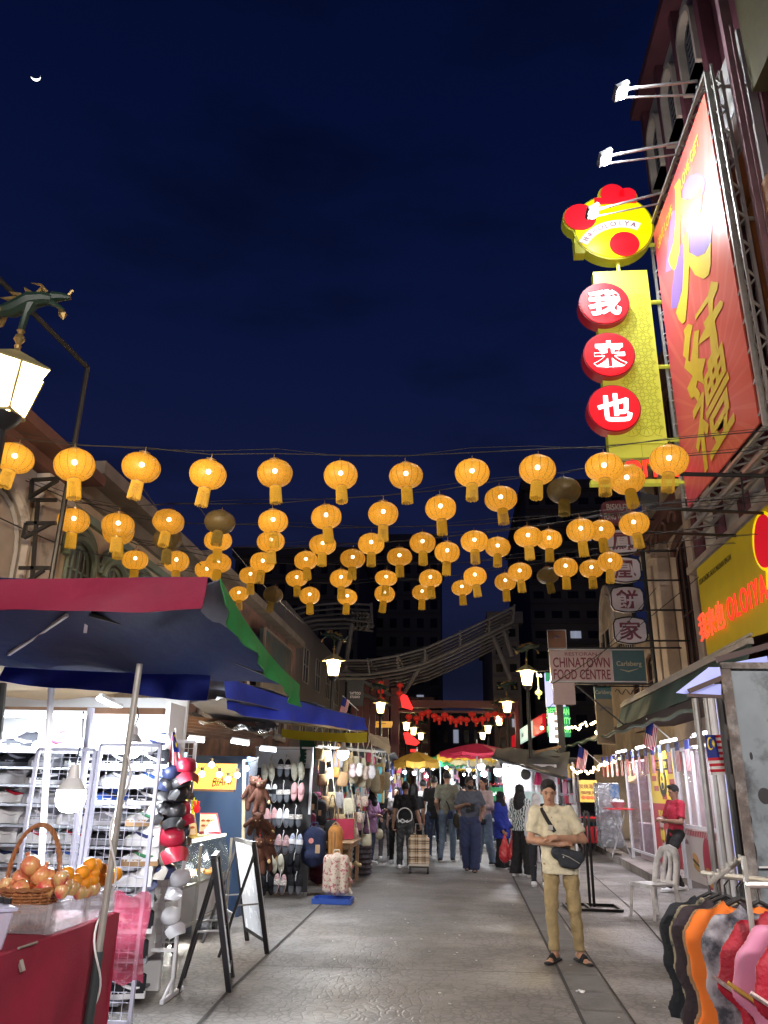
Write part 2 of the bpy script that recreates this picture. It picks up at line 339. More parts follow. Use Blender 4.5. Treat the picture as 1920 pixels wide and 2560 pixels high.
def person(label, loc, face=0.0, h=1.70, pose=None, top=None, bottom=None, hair=None, scarf=None, skin=None, shoes=None, res=.014, group=None, fem=False, beard=False, feet='shoe', long_hair=False, lean=(0, 0), headrot=0.0, fat=1.0, facecam=True, neck_tilt=(0, 0), headdown=0.0):
    """forward is local -Y; the person's left is +X"""
    J = dict(aL=(.11, .02, .085), aR=(-.11, .02, .085), kL=(.105, -.015, .48), kR=(-.105, -.015, .48), hL=(.088, 0, .90), hR=(-.088, 0, .90),
             pe=(0, 0, .96), ch=(0, .0, 1.24), sL=(.172, .01, 1.395), sR=(-.172, .01, 1.395), eL=(.225, .03, 1.12), eR=(-.225, .03, 1.12),
             wL=(.245, -.05, .88), wR=(-.245, -.05, .88), nk=(0, .015, 1.44), hd=(0, -.005, 1.585), fL=(.05, -1, 0), fR=(-.05, -1, 0), dL=None, dR=None, fist=.35)
    if fem: J.update(sL=(.150, .01, 1.385), sR=(-.150, .01, 1.385), eL=(.20, .03, 1.11), eR=(-.20, .03, 1.11), wL=(.215, -.05, .88), wR=(-.215, -.05, .88))
    J.update(pose or {})
    def sh(p):   # the upper body leans
        t = max(0.0, min(1.0, (p[2]-.85)/.7)); return (p[0]+lean[0]*t, p[1]+lean[1]*t, p[2])
    for k in ('pe', 'ch', 'sL', 'sR', 'eL', 'eR', 'wL', 'wR', 'nk', 'hd'): J[k] = sh(J[k])
    q = h/1.70; Q = lambda p: (p[0]*q, p[1]*q, p[2]*q)
    J = {k: (Q(v) if k not in ('fL', 'fR', 'dL', 'dR', 'fist') else v) for k, v in J.items()}
    skin = skin or SKIN[0]
    s = SDF(); H = np.array(J['hd']); N = np.array(J['nk'])
    ca, sa = math.cos(headrot), math.sin(headrot); cb, sb_ = math.cos(headdown), math.sin(headdown); RH = np.array([[ca, -sa, 0], [sa, ca, 0], [0, 0, 1]]) @ np.array([[1, 0, 0], [0, cb, -sb_], [0, sb_, cb]])
    hp = lambda x, y, z: tuple(H + RH @ np.array([x, y, z])*q)
    s.cap(N-np.array([0, 0, .05]), H-np.array([0, -.01, .06]), .056*q, .052*q, .02)
    s.ell(hp(0, .008, .028), (.074*q, .092*q, .092*q), .02, RH); s.ell(hp(0, -.028, -.032), (.057*q, .062*q, .078*q), .025, RH)
    s.cap(hp(0, -.088, .008), hp(0, -.104, -.020), .011*q, .0145*q, .008)
    s.cap(hp(-.017, -.085, -.052), hp(.017, -.085, -.052), .0075*q, k=.006); s.ell(hp(0, -.072, -.088), (.02*q, .018*q, .016*q), .015)
    for g in (-1, 1): s.ell(hp(g*.076, .012, -.005), (.011*q, .020*q, .030*q), .006, RH); s.cap(hp(g*.045, -.074, .036), hp(g*.012, -.088, .034), .009*q, k=.012)
    s.cap(J['pe'], J['ch'], .105*q, .125*q, .03, (1, 1.4)); s.cap(J['sL'], J['sR'], .05*q, k=.05)
    for g in 'LR':
        S_, E_, W_ = J['s'+g], J['e'+g], J['w'+g]
        s.cap(S_, E_, .046*q, .038*q, .03); s.cap(E_, lerp(E_, W_, .35), .038*q, .040*q, .02); s.cap(lerp(E_, W_, .35), W_, .040*q, .025*q, .02)
        d = J['d'+g]; dv = np.array(W_)-np.array(E_) if d is None else np.array(d); dv = dv/np.linalg.norm(dv)
        up = np.array([1.0 if g == 'L' else -1.0, 0, 0]) if abs(dv[2]) > .6 else np.array([0, -.5, 1.0])
        if res < .02: hand(s, W_, dv, up, J['fist'])
        else: s.cap(W_, np.array(W_)+dv*.09, .03, .022, .02)
        s.cap(J['h'+g], J['k'+g], .075*q, .053*q, .03); s.cap(J['k'+g], lerp(J['k'+g], J['a'+g], .3), .052*q, .054*q, .02); s.cap(lerp(J['k'+g], J['a'+g], .3), J['a'+g], .054*q, .036*q, .02)
        f = np.array(J['f'+g], float); f /= np.linalg.norm(f); A = np.array(J['a'+g])
        s.cap(A+(0, 0, -.03)-f*.045, A+f*.13+(0, 0, -.055), .036, .024, .02, (2, 1.25))
        if feet == 'sandal':
            pd = np.cross(f, (0, 0, 1))
            for i in range(5): b = A+f*(.135)+(0, 0, -.062)+pd*(i-2)*.016; s.cap(b, b+f*(.035-.004*i*(1 if g == 'R' else -1)), .0095, .009, .006)
    root = s.build('person', skin, res, None, label, 'person', group, loc, face)
    # hair or headscarf
    if scarf is not None:
        t = SDF(); t.ell(hp(0, .018, .030), (.092*q, .108*q, .108*q), .03, RH); t.ell(hp(0, .0, -.05), (.082*q, .092*q, .09*q), .03, RH)
        t.cap(N+np.array([0, .01, .04]), N-np.array([0, .0, .05]), .09*q, .12*q, .05); t.cap(N-np.array([0, .0, .03]), N-np.array([0, -.03, .16]), .13*q, .12*q, .06, (1, 1.25))
        t.sub(hp(0, -.105, -.005), (.058*q, .062*q, .078*q)); t.wr = (.003, 60); t.build('headscarf', scarf, max(res*.9, .011), root)
    elif hair is not None:
        t = SDF(); t.ell(hp(0, .018, .045), (.083*q, .096*q, .090*q), .02, RH)
        t.ell(hp(.008, -.050, .118), (.052*q, .042*q, .034*q), .02, RH)
        if long_hair: t.cap(hp(0, .055, .0), hp(0, .075, -.20), .07*q, .06*q, .04, (1, 1.3)); t.cap(hp(.055, .03, -.02), hp(.06, .04, -.16), .035*q, .025*q, .03); t.cap(hp(-.055, .03, -.02), hp(-.06, .04, -.16), .035*q, .025*q, .03)
        t.sub(hp(0, -.115, .0), (.070*q, .066*q, .088*q)); t.cut(hp(0, 0, -.03 if not long_hair else -.3), -RH[:, 2])
        t.wr = (.003, 110); t.build('hair', hair, max(res*.8, .007), root)
    if beard:
        t = SDF(); t.ell(hp(0, -.032, -.052), (.063*q, .068*q, .062*q), .02, RH); t.sub(hp(0, -.09, .012), (.06*q, .05*q, .055*q)); t.cut(hp(0, 0, -.012), RH[:, 2]); t.build('beard', hair, max(res*.8, .009), root)
    # eyes, brows, lips
    if facecam:
        for g in (-1, 1):
            b = MB(); b.sph(hp(g*.030, -.0785, .010), (.0135*q, .007*q, .0065*q), 8, 6, rot=Matrix(RH.tolist())); b.build('eye', DARKEYE, root)
            b = MB(); b.tube([hp(g*.046, -.078, .028), hp(g*.031, -.087, .034), hp(g*.015, -.088, .030)], [.003*q, .0055*q, .004*q], 6); b.build('eyebrow', DARKEYE, root)
        b = MB(); b.tube([hp(-.024, -.081, -.052), hp(-.01, -.0915, -.050), hp(.01, -.0915, -.050), hp(.024, -.081, -.052)], [.002*q, .0065*q, .0065*q, .002*q], 8); b.build('lips', LIP, root)
    # top
    tp = dict(m=CL['black'], sl='short', hem=.90, w=1.0, long=0, open=0, flare=0); tp.update(top or {}); w = tp['w']*fat
    t = SDF(); pe, ch = np.array(J['pe']), np.array(J['ch']); bw = .145 if not fem else .135
    hz = tp['hem']*q; hb = pe.copy(); hb[2] = min(hz, pe[2])
    t.cap(hb, ch, (bw+tp['flare'])*w*q, (bw+.012)*w*q, .04, (1, 1.42)); t.cap(ch, (N+ch)/2+np.array([0, 0, .03]), (bw+.012)*w*q, .10*q, .05, (1, 1.5))
    sL, sR = np.array(J['sL']), np.array(J['sR']); t.cap(sL*(.9, 1, 1)+(0, 0, -.004), sR*(.9, 1, 1)+(0, 0, -.004), .058*q, k=.05)
    t.cap(sL*.5+sR*.5+(0, .005, .02), N+np.array([0, 0, -.005]), .085*q, .062*q, .03)
    for g in 'LR':
        S_, E_, W_ = J['s'+g], J['e'+g], J['w'+g]; sw = 1+.5*(w-1)
        if tp['sl'] == 'short':
            e = lerp(S_, E_, .80); t.cap(S_, e, .062*q*sw, .064*q*sw, .04); dv = np.array(E_)-np.array(S_); t.cut(lerp(S_, E_, .78), dv, .105*q)
        else:
            k2 = lerp(E_, W_, .93); t.cap(S_, E_, .062*q*sw, .056*q*sw, .04); t.cap(E_, k2, .056*q*sw, (.043 if not tp['long'] else .065)*q*sw, .03); dv = np.array(W_)-np.array(E_); t.cut(lerp(E_, W_, .9), dv, .085*q)
    t.sub(tuple(N+np.array([0, -.02, .055])*q), (.066*q, .07*q, .06*q)); t.cut((0, 0, hz), (0, 0, -1)); t.wr = (.006, 42)
    shirt = t.build(tp.get('name', 'shirt'), tp['m'], res, root)
    # bottoms
    bt = dict(m=CL['jeans'], w=1.0, cuff=.055, wide=0.0, name='trousers'); bt.update(bottom or {}); w = bt['w']*fat; t = SDF(); P = J['pe']
    t.cap(lerp(J['hL'], P, .3), lerp(J['hR'], P, .3), .118*w*q, k=.04, fl=(1, 1.15)); t.cap(P, (P[0], P[1], P[2]+.04), .125*w*q, k=.03, fl=(1, 1.3))
    for g in 'LR':
        t.cap(J['h'+g], J['k'+g], .094*w*q, (.069+bt['wide']*.5)*w*q, .02); A = J['a'+g]; t.cap(J['k'+g], (A[0], A[1], .05), (.067+bt['wide']*.5)*w*q, (.052+bt['wide'])*w*q, .012)
    t.cut((0, 0, P[2]+.03), (0, 0, 1)); t.cut((0, 0, bt['cuff']), (0, 0, -1)); t.wr = (.0065, 38)
    t.build(bt['name'], bt['m'], res, root)
    for g in 'LR':
        A = np.array(J['a'+g]); f = np.array(J['f'+g], float); f /= np.linalg.norm(f); t = SDF()
        if feet == 'sandal':
            t.cap(A-f*.07+(0, 0, -.072), A+f*.19+(0, 0, -.072), .050, .046, .02, (2, 3.6)); pd = np.cross(f, (0, 0, 1))
            b = SDF(); b.cap(A+f*.06-pd*.048+(0, 0, -.066), A+f*.07+(0, 0, -.018), .012, .016, .02, None); b.cap(A+f*.07+(0, 0, -.018), A+f*.06+pd*.048+(0, 0, -.066), .016, .012, .02); b.cap(A+f*.10-pd*.045+(0, 0, -.066), A+f*.105+(0, 0, -.024), .012, .016, .02); b.cap(A+f*.105+(0, 0, -.024), A+f*.10+pd*.045+(0, 0, -.066), .016, .012, .02)
            o = t.build('sandal', shoes or CL['black'], .009, root); b.build('strap', shoes or CL['black'], .007, o)
        else:
            t.cap(A+(0, 0, -.01), A+(0, 0, -.045), .047, .05, .03); t.cap(A+(0, 0, -.045)-f*.05, A+f*.14+(0, 0, -.052), .046, .036, .03, (2, 1.15)); t.cut((0, 0, .022), (0, 0, -1))
            o = t.build('shoe', shoes or CL['white'], max(res*.8, .011), root)
            b = SDF(); b.cap(A-f*.058+(0, 0, -.070), A+f*.155+(0, 0, -.070), .046, .042, .02, (2, 3.2)); b.build('sole', CL['sole'], max(res*.7, .009), o)
    return root, J
def cl(n, c, r=.85, **k): return mat('cloth_'+n, c, rough=r, var=.14, vs=14, bump=.5, bs=26, **k)
CL = dict(black=cl('black', (.012, .012, .014)), jeans=cl('jeans', (.07, .11, .20)), dark=cl('dark', (.02, .022, .03)), white=cl('white', (.72, .72, .72)), sole=cl('sole', (.75, .74, .72), .7), navy=cl('navy', (.016, .024, .07)))
SKIN = [mat('skin_tan', (.40, .22, .145), rough=.5, var=.08, vs=12), mat('skin_deep', (.20, .105, .07), rough=.5, var=.08, vs=12), mat('skin_light', (.55, .34, .25), rough=.5, var=.08, vs=12)]
HAIR = mat('hair_black', (.007, .006, .007), rough=.6, var=.3, vs=60, bump=.5, bs=220)
DARKEYE = mat('eye_dark', (.018, .013, .012), rough=.3, var=0); LIP = mat('lip', (.30, .12, .10), rough=.45, var=.05)
# ------------------------------------------------------------ materials of the place
def paving():
    m = mat('stamped_paving', (.215, .198, .185), rough=.62, var=.22, vs=1.3)
    n, l, b = nodes_of(m); tc = [x for x in n if x.type == 'TEX_COORD'][0]
    base = b.inputs['Base Color'].links[0].from_socket
    # fan-laid cobble imprint: cells on a warped lattice
    wv = n.new('ShaderNodeTexNoise'); wv.inputs['Scale'].default_value = 1.1; wv.inputs['Detail'].default_value = 2
    l.new(tc.outputs['Object'], wv.inputs[0])
    mxv = n.new('ShaderNodeMix'); mxv.data_type = 'VECTOR'; mxv.inputs[0].default_value = .24
    l.new(tc.outputs['Object'], mxv.inputs[4]); l.new(wv.outputs[1], mxv.inputs[5])
    vo = n.new('ShaderNodeTexVoronoi'); vo.feature = 'DISTANCE_TO_EDGE'; vo.inputs['Scale'].default_value = 15; vo.inputs['Randomness'].default_value = .75
    l.new(mxv.outputs[1], vo.inputs[0])
    r = n.new('ShaderNodeMapRange'); r.inputs[1].default_value = 0.0; r.inputs[2].default_value = .13; r.inputs[3].default_value = 0; r.inputs[4].default_value = 1; l.new(vo.outputs[0], r.inputs[0])
    wn_ = n.new('ShaderNodeTexNoise'); wn_.inputs['Scale'].default_value = 3.5; wn_.inputs['Detail'].default_value = 4; l.new(tc.outputs['Object'], wn_.inputs[0])
    rr = n.new('ShaderNodeMapRange'); rr.inputs[1].default_value = .50; rr.inputs[2].default_value = .60; l.new(wn_.outputs[0], rr.inputs[0])
    v2 = n.new('ShaderNodeTexVoronoi'); v2.inputs['Scale'].default_value = 1.5; v2.inputs['Randomness'].default_value = .6; l.new(mxv.outputs[1], v2.inputs[0])
    k2 = n.new('ShaderNodeMath'); k2.operation = 'MULTIPLY'; k2.inputs[1].default_value = 46; l.new(v2.outputs['Distance'], k2.inputs[0]); sn = n.new('ShaderNodeMath'); sn.operation = 'SINE'; l.new(k2.outputs[0], sn.inputs[0])
    m2 = n.new('ShaderNodeMapRange'); m2.inputs[1].default_value = .80; m2.inputs[2].default_value = .97; m2.inputs[3].default_value = 1; m2.inputs[4].default_value = .45; l.new(sn.outputs[0], m2.inputs[0])
    r0_ = r; r = n.new('ShaderNodeMath'); r.operation = 'MINIMUM'; h0 = n.new('ShaderNodeMapRange'); h0.inputs[3].default_value = .15; h0.inputs[4].default_value = 1; l.new(r0_.outputs[0], h0.inputs[0]); l.new(h0.outputs[0], r.inputs[0]); l.new(m2.outputs[0], r.inputs[1])
    mxf = n.new('ShaderNodeMath'); mxf.operation = 'MAXIMUM'; l.new(r.outputs[0], mxf.inputs[0]); l.new(rr.outputs[0], mxf.inputs[1])
    mr = n.new('ShaderNodeMapRange'); mr.inputs[3].default_value = .55; mr.inputs[4].default_value = 1.0; l.new(mxf.outputs[0], mr.inputs[0])
    # stains, gum and dark traffic polish
    st = n.new('ShaderNodeTexNoise'); st.inputs['Scale'].default_value = .45; st.inputs['Detail'].default_value = 7; st.inputs['Roughness'].default_value = .7; l.new(tc.outputs['Object'], st.inputs[0])
    s2 = n.new('ShaderNodeMapRange'); s2.inputs[1].default_value = .35; s2.inputs[2].default_value = .68; s2.inputs[3].default_value = .62; s2.inputs[4].default_value = 1.15; l.new(st.outputs[0], s2.inputs[0])
    sp_ = n.new('ShaderNodeTexVoronoi'); sp_.inputs['Scale'].default_value = 2.3; l.new(tc.outputs['Object'], sp_.inputs[0])
    s3 = n.new('ShaderNodeMapRange'); s3.inputs[1].default_value = .035; s3.inputs[2].default_value = .05; s3.inputs[3].default_value = .5; s3.inputs[4].default_value = 1; l.new(sp_.outputs[0], s3.inputs[0])
    a = n.new('ShaderNodeMath'); a.operation = 'MULTIPLY'; l.new(mr.outputs[0], a.inputs[0]); l.new(s2.outputs[0], a.inputs[1])
    a2 = n.new('ShaderNodeMath'); a2.operation = 'MULTIPLY'; l.new(a.outputs[0], a2.inputs[0]); l.new(s3.outputs[0], a2.inputs[1])
    vm = n.new('ShaderNodeVectorMath'); vm.operation = 'SCALE'; l.new(base, vm.inputs[0]); l.new(a2.outputs[0], vm.inputs['Scale']); l.new(vm.outputs[0], b.inputs['Base Color'])
    bp = n.new('ShaderNodeBump'); bp.inputs['Strength'].default_value = .35; bp.inputs['Distance'].default_value = .012
    g = n.new('ShaderNodeTexNoise'); g.inputs['Scale'].default_value = 60; g.inputs['Detail'].default_value = 3; l.new(tc.outputs['Object'], g.inputs[0])
    h = n.new('ShaderNodeMath'); h.operation = 'MULTIPLY_ADD'; h.inputs[1].default_value = .3; l.new(g.outputs[0], h.inputs[0]); l.new(r.outputs[0], h.inputs[2]); l.new(h.outputs[0], bp.inputs['Height']); l.new(bp.outputs[0], b.inputs['Normal'])
    # worn wet patches near the food counter stay shinier
    w = n.new('ShaderNodeTexNoise'); w.inputs['Scale'].default_value = .7; w.inputs['Detail'].default_value = 4; l.new(tc.outputs['Object'], w.inputs[0])
    q = n.new('ShaderNodeMapRange'); q.inputs[1].default_value = .4; q.inputs[2].default_value = .6; q.inputs[3].default_value = .42; q.inputs[4].default_value = .75; l.new(w.outputs[0], q.inputs[0]); l.new(q.outputs[0], b.inputs['Roughness'])
    return m
PAVE = paving()
MDRAIN = mat('drain_slab', (.145, .14, .135), rough=.7, var=.3, vs=3, bump=.4, bs=30)
MKERB = mat('kerb_concrete', (.30, .265, .24), rough=.75, var=.3, vs=3, bump=.5, bs=25, col2=(.17, .15, .14), c2s=1.4)
PL = dict(white=mat('plaster_white', (.42, .37, .34), rough=.85, var=.2, vs=2, bump=.3, bs=18, col2=(.13, .115, .105), c2s=1.1, c2p=(.52, .62)),
          cream=mat('plaster_cream', (.55, .45, .33), rough=.85, var=.15, vs=2, bump=.2, bs=18, col2=(.36, .29, .22), c2s=.8),
          green=mat('moulding_green', (.16, .21, .17), rough=.7, var=.2, vs=4), maroon=mat('facade_maroon', (.12, .035, .05), rough=.75, var=.3, vs=1.5, bump=.2, bs=20, col2=(.13, .07, .075), c2s=.9, c2p=(.6, .8)),
          grey=mat('facade_grey', (.34, .32, .31), rough=.8, var=.2, vs=1.2, bump=.2, bs=12), ivory=mat('trim_ivory', (.50, .42, .36), rough=.8, var=.2, vs=2, bump=.2, bs=20),
          brown=mat('trim_brown', (.14, .065, .055), rough=.7, var=.2, vs=3), olive=mat('facade_olive', (.12, .105, .055), rough=.8, var=.15), pale=mat('pale_panel', (.62, .62, .60), rough=.6, var=.15, vs=1.5),
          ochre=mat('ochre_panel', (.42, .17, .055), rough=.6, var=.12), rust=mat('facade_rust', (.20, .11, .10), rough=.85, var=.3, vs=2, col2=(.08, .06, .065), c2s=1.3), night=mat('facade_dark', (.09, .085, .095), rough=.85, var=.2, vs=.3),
          night2=mat('facade_dusk', (.14, .13, .14), rough=.85, var=.2, vs=.3), roof=mat('roof_red', (.12, .05, .04), rough=.8, var=.3, vs=3), gutter=mat('gutter_grey', (.20, .17, .15), rough=.7, var=.3, vs=2))
GLS = mat('dark_glass', (.012, .014, .018), rough=.15, var=0); IRON = mat('black_iron', (.015, .015, .017), rough=.45, var=.2, vs=8)
STEEL = mat('steel', (.50, .49, .46), rough=.35, metal=.45, var=.15, vs=10); GALV = mat('galvanised', (.42, .42, .43), rough=.45, metal=.6, var=.25, vs=5); WHM = mat('white_metal', (.75, .76, .80), rough=.4, var=.08)
DIM = glow('dim_window', (.55, .60, .75), .35); WARMW = glow('warm_window', (1, .62, .30), .8)
# ------------------------------------------------------------ ground
b = MB(); b.grid(lambda u, v: (-70+140*u, -12+232*v, 0), 14, 22); b.build('ground', PAVE, kind='structure')
b = MB()
for i in range(40):   # covered storm drain of separate slabs
    y0 = 4+i*.62; t = lambda y: .90+(y-4)*.022; b.add([(t(y0), y0, .004), (t(y0)+.36, y0, .004), (t(y0+.6)+.36, y0+.60, .004), (t(y0+.6), y0+.60, .004)], [(0, 1, 2, 3)])
b.build('drain', MDRAIN, kind='structure')
b = MB()
for pts, w in (([(1.89, 5), (2.6, 12.3), (2.9, 18)], .02), ([(-1.72, 4), (-1.87, 7.2), (-1.92, 12.5), (-1.8, 20)], .03), ([(.86, 3.2), (1.02, 9), (1.2, 17)], .028), ([(1.24, 3.2), (1.40, 9), (1.62, 17)], .018), ([(1.9, 11.5), (4.2, 12.4)], .018), ([(-1.9, 8.2), (1.0, 8.35)], .01), ([(-1.9, 14), (1.1, 14.1)], .01)):
    for (x0, y0), (x1, y1) in zip(pts, pts[1:]):
        d = Vector((x1-x0, y1-y0, 0)).normalized(); s_ = Vector((-d.y, d.x, 0))*w/2; a, c = Vector((x0, y0, .008)), Vector((x1, y1, .008)); b.add([a-s_, c-s_, c+s_, a+s_], [(0, 1, 2, 3)])
b.build('paving_joints', mat('joint_dark', (.035, .032, .03), rough=.9), kind='structure')
b = MB()
def edge(pts, z0, z1): b.prism(pts, (0, 0, z1), X_, Y_, z1-z0)
cor = [(3.78+.42*(1-math.cos(t)), 16.3-.42*math.sin(t)+.0) for t in (0, .4, .8, 1.2, PI/2)]
edge([(12, 15.88), (12, 60), (5.6, 60), (4.32, 27.4)]+cor, 0, .16)
edge([(12, 20.9), (12, 60), (6.2, 60), (5.02, 30), (4.37, 20.9)], .16, .33)
b.build('kerb_steps', MKERB, kind='structure', bevel=.02)
b = MB(); random.seed(3)
LIT = []
for i in range(110):   # litter: tiny scraps
    x, y = random.uniform(-1.6, 3.6), random.uniform(6.8, 17); s_ = random.uniform(.006, .018); b.sph((x, y, .006), (s_, s_*random.uniform(.4, 1), .004), 5, 4)
b.build('litter', mat('litter', (.6, .58, .55), rough=.8), kind='stuff', label='tiny pale scraps of litter scattered over the grey paving', cat='litter')
b = MB(); p0 = ATZ(1450, 2484); b.grid(lambda u, v: (p0.x-.03+.075*u, p0.y+.05*v, .012+.012*math.sin(u*7+v*5)), 5, 4, th=.002); b.build('tissue', CL['white'], label='crumpled white tissue lying on the drain slabs near the camera', cat='tissue')

# ------------------------------------------------------------ buildings
def arc_pts(w, h, r, n=10): return [(-w/2, 0), (w/2, 0), (w/2, h-r)] + [(w/2*math.cos(t), h-r+r*math.sin(t)) for t in (PI*i/n for i in range(1, n))] + [(-w/2, h-r)]
def window(par, o, ax, w, h, arch=0.0, fm=None, gm=None, mull=(2, 3), surround=None, depth=.12, sw=.12, name='window'):
    """o = middle of the sill on the wall's face; glass set in, frame and bars in front"""
    o = Vector(o); ax = Vector(ax); n_ = ax.cross(Z_); fm = fm or PL['green']; gm = gm or GLS
    poly = arc_pts(w, h, arch) if arch else [(-w/2, 0), (w/2, 0), (w/2, h), (-w/2, h)]
    b = MB(); b.prism(poly, o+n_*.012, ax, Z_, .01); g = b.build(name, gm, par, W=True, smooth=0)
    b = MB(); P = [o+ax*p[0]+Z_*p[1]+n_*.03 for p in poly]
    b.tube(P, .035, 4, closed=True)
    for i in range(1, mull[0]): x = -w/2+w*i/mull[0]; b.bar(o+ax*x+n_*.03, o+ax*x+Z_*(h-(arch*(abs(x)/(w/2))**2 if arch else 0))+n_*.03, .03)
    for i in range(1, mull[1]): z = (h-arch*.4)*i/mull[1]; b.bar(o-ax*(w/2)+Z_*z+n_*.03, o+ax*(w/2)+Z_*z+n_*.03, .03)
    ORI[g.name] = ORI[par.name]; f = b.build('window_frame', fm, g, W=True, smooth=0)
    if surround is not None:
        b = MB(); q = 1+2*sw/w; P = [o+ax*(p[0]*q)+Z_*(p[1]*(1+sw/h))+n_*.07 for p in poly[1:]+poly[:1]]
        if arch: b.tube(P[:-1], sw*.55, 6)
        else: b.tube(P, sw*.55, 4, closed=True)
        b.bar(o-ax*(w/2+sw)-Z_*.04+n_*.08, o+ax*(w/2+sw)-Z_*.04+n_*.08, .10, .16)
        b.build('window_surround', surround, g, W=True)
    return g
SPLIT = set('strut rust_stain fixing_tube pilaster lower_pilaster white_spandrel grey_panel white_bay ochre_bay red_disc red_lobe leg post castor wheel clip cornice hook floor_band mark red_label pale_disc ledge picture goods louvre curl food_print side_column arm angle_iron pipe green_panel wall_panel'.split())
def part(par, name, m, fn, **k):
    b = MB(); fn(b)
    if name not in SPLIT or isinstance(m, list): return b.build(name, m, par, W=True, **k)
    pr = list(range(len(b.v)))
    def fd(i):
        while pr[i] != i: pr[i] = pr[pr[i]]; i = pr[i]
        return i
    for f in b.f:
        for i in f[1:]: pr[fd(i)] = fd(f[0])
    g = {}
    for f in b.f: g.setdefault(fd(f[0]), []).append(f)
    for fs in g.values():
        q = MB(); ix = {}
        for f in fs:
            for i in f:
                if i not in ix: ix[i] = len(q.v); q.v.append(b.v[i])
            q.f.append(tuple(ix[i] for i in f)); q.m.append(0)
        o = q.build(name, m, par, W=True, **k)
    return o
LX, RX = -6.0, 5.8
# left, nearest: peeling white shophouse
t = thing('shophouse', 'peeling white shophouse with a blind arch at the far left edge', 'building', (LX-3, 6, 0))
part(t, 'wall', PL['white'], lambda b: b.bb(LX-6, LX, 0, 10.72, 0, 6.05))
part(t, 'cornice', PL['roof'], lambda b: (b.bb(LX-.1, LX+.55, 0, 10.9, 6.06, 6.22), b.bb(LX-.1, LX+.22, 0, 10.8, 5.88, 6.055)))
part(t, 'roof', PL['roof'], lambda b: b.add([(LX+.5, 0, 6.23), (LX+.5, 10.9, 6.23), (LX-4, 10.9, 7.6), (LX-4, 0, 7.6)], [(0, 1, 2, 3)]))
part(t, 'corner_pilaster', PL['white'], lambda b: (b.bb(LX+.003, LX+.16, 9.92, 10.6, 0, 5.86), b.bb(LX+.003, LX+.22, 9.86, 10.7, 5.6, 5.875)), bevel=.02)
o_ = ATX(10, 1480, LX); window(t, (LX+.003, 8.93, 3.2), Y_, 1.45, 2.1, .72, fm=PL['grey'], gm=mat('blind_arch', (.30, .25, .22), rough=.9), mull=(1, 1), surround=PL['white'], sw=.14)
part(t, 'shutter', PL['grey'], lambda b: [b.bb(LX+.02, LX+.06, 8.25, 9.6, 2.4+i*.1, 2.47+i*.1) for i in range(13)])
# left, second: cream house with green arched windows
t = thing('shophouse', 'cream shophouse with green arched window surrounds behind the yellow lanterns', 'building', (LX-3, 14, 0))
part(t, 'wall', PL['cream'], lambda b: b.bb(LX-6, LX, 10.73, 17.2, 0, 6.0))
part(t, 'cornice', PL['gutter'], lambda b: (b.bb(LX-.1, LX+.5, 10.92, 17.2, 6.3, 6.52), b.bb(LX-.1, LX+.1, 10.92, 17.2, 6.0, 6.29)))
part(t, 'green_band', PL['green'], lambda b: (b.bb(LX+.002, LX+.09, 10.8, 17.2, 5.66, 5.80),))
def wave(b):
    for zz, r_ in ((0, .055), (.11, .03)):
        P = []
        for i in range(70):
            y = 10.8+i*6.3/69; u = 0; c_ = abs(((y-11.42)/1.36+.5) % 1-.5)*1.36
            P.append((LX+.06, y, 5.02+zz+(math.sqrt(max(0, .58**2-c_**2))*.75 if c_ < .58 else 0)))
        b.tube(P, r_, 6)
part(t, 'arched_moulding', PL['green'], wave)
for i in range(4): window(t, (LX+.003, 11.42+1.36*i, 3.5), Y_, .72, 1.72, .36, fm=PL['green'], mull=(4, 6), surround=PL['green'], gm=mat('grey_pane', (.10, .09, .09), rough=.35), sw=.12)
part(t, 'hood', PL['pale'], lambda b: b.bb(LX+.02, LX+.35, 13.6, 14.4, 3.25, 3.4))
# left, third: rust-brown weathered block
t = thing('shophouse', 'rust brown weathered building beyond the cream shophouse on the left', 'building', (LX-3, 22, 0))
part(t, 'wall', PL['rust'], lambda b: b.bb(LX-6, LX, 17.21, 29.5, 0, 6.7))
part(t, 'cornice', PL['gutter'], lambda b: b.bb(LX-.1, LX+.35, 17.25, 29.5, 6.71, 6.95))
for i in range(4): window(t, (LX+.003, 18.9+2.8*i, 3.2), Y_, 1.1, 2.0, 0, fm=PL['brown'], mull=(2, 3), surround=PL['grey'])
# left, fourth: dark block with a billboard
t = thing('building', 'dark low block beyond the rust brown building on the left side', 'building', (LX-3, 36, 0))
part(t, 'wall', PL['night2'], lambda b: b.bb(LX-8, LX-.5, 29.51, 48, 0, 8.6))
for i in range(5):
    for k in range(2): window(t, (LX-.497, 31+3.3*i, 3.4+2.6*k), Y_, 1.3, 1.5, 0, fm=PL['grey'], mull=(2, 2), gm=GLS)
b = MB(); b.bb(LX+.3, LX+.45, 22.5, 26.5, 4.2, 6.1); t = b.build('billboard', mat('billboard_blue', (.03, .06, .075), rough=.5, col2=(.10, .07, .05), c2s=1.2), label='dim blue and brown advertising board on the left wall', cat='billboard')
part(t, 'board_frame', PL['gutter'], lambda b: [b.bar((LX+.46, y0, z0), (LX+.46, y1, z1), .07) for y0, z0, y1, z1 in ((22.5, 4.2, 26.5, 4.2), (22.5, 6.1, 26.5, 6.1), (22.5, 4.2, 22.5, 6.1), (26.5, 4.2, 26.5, 6.1))])
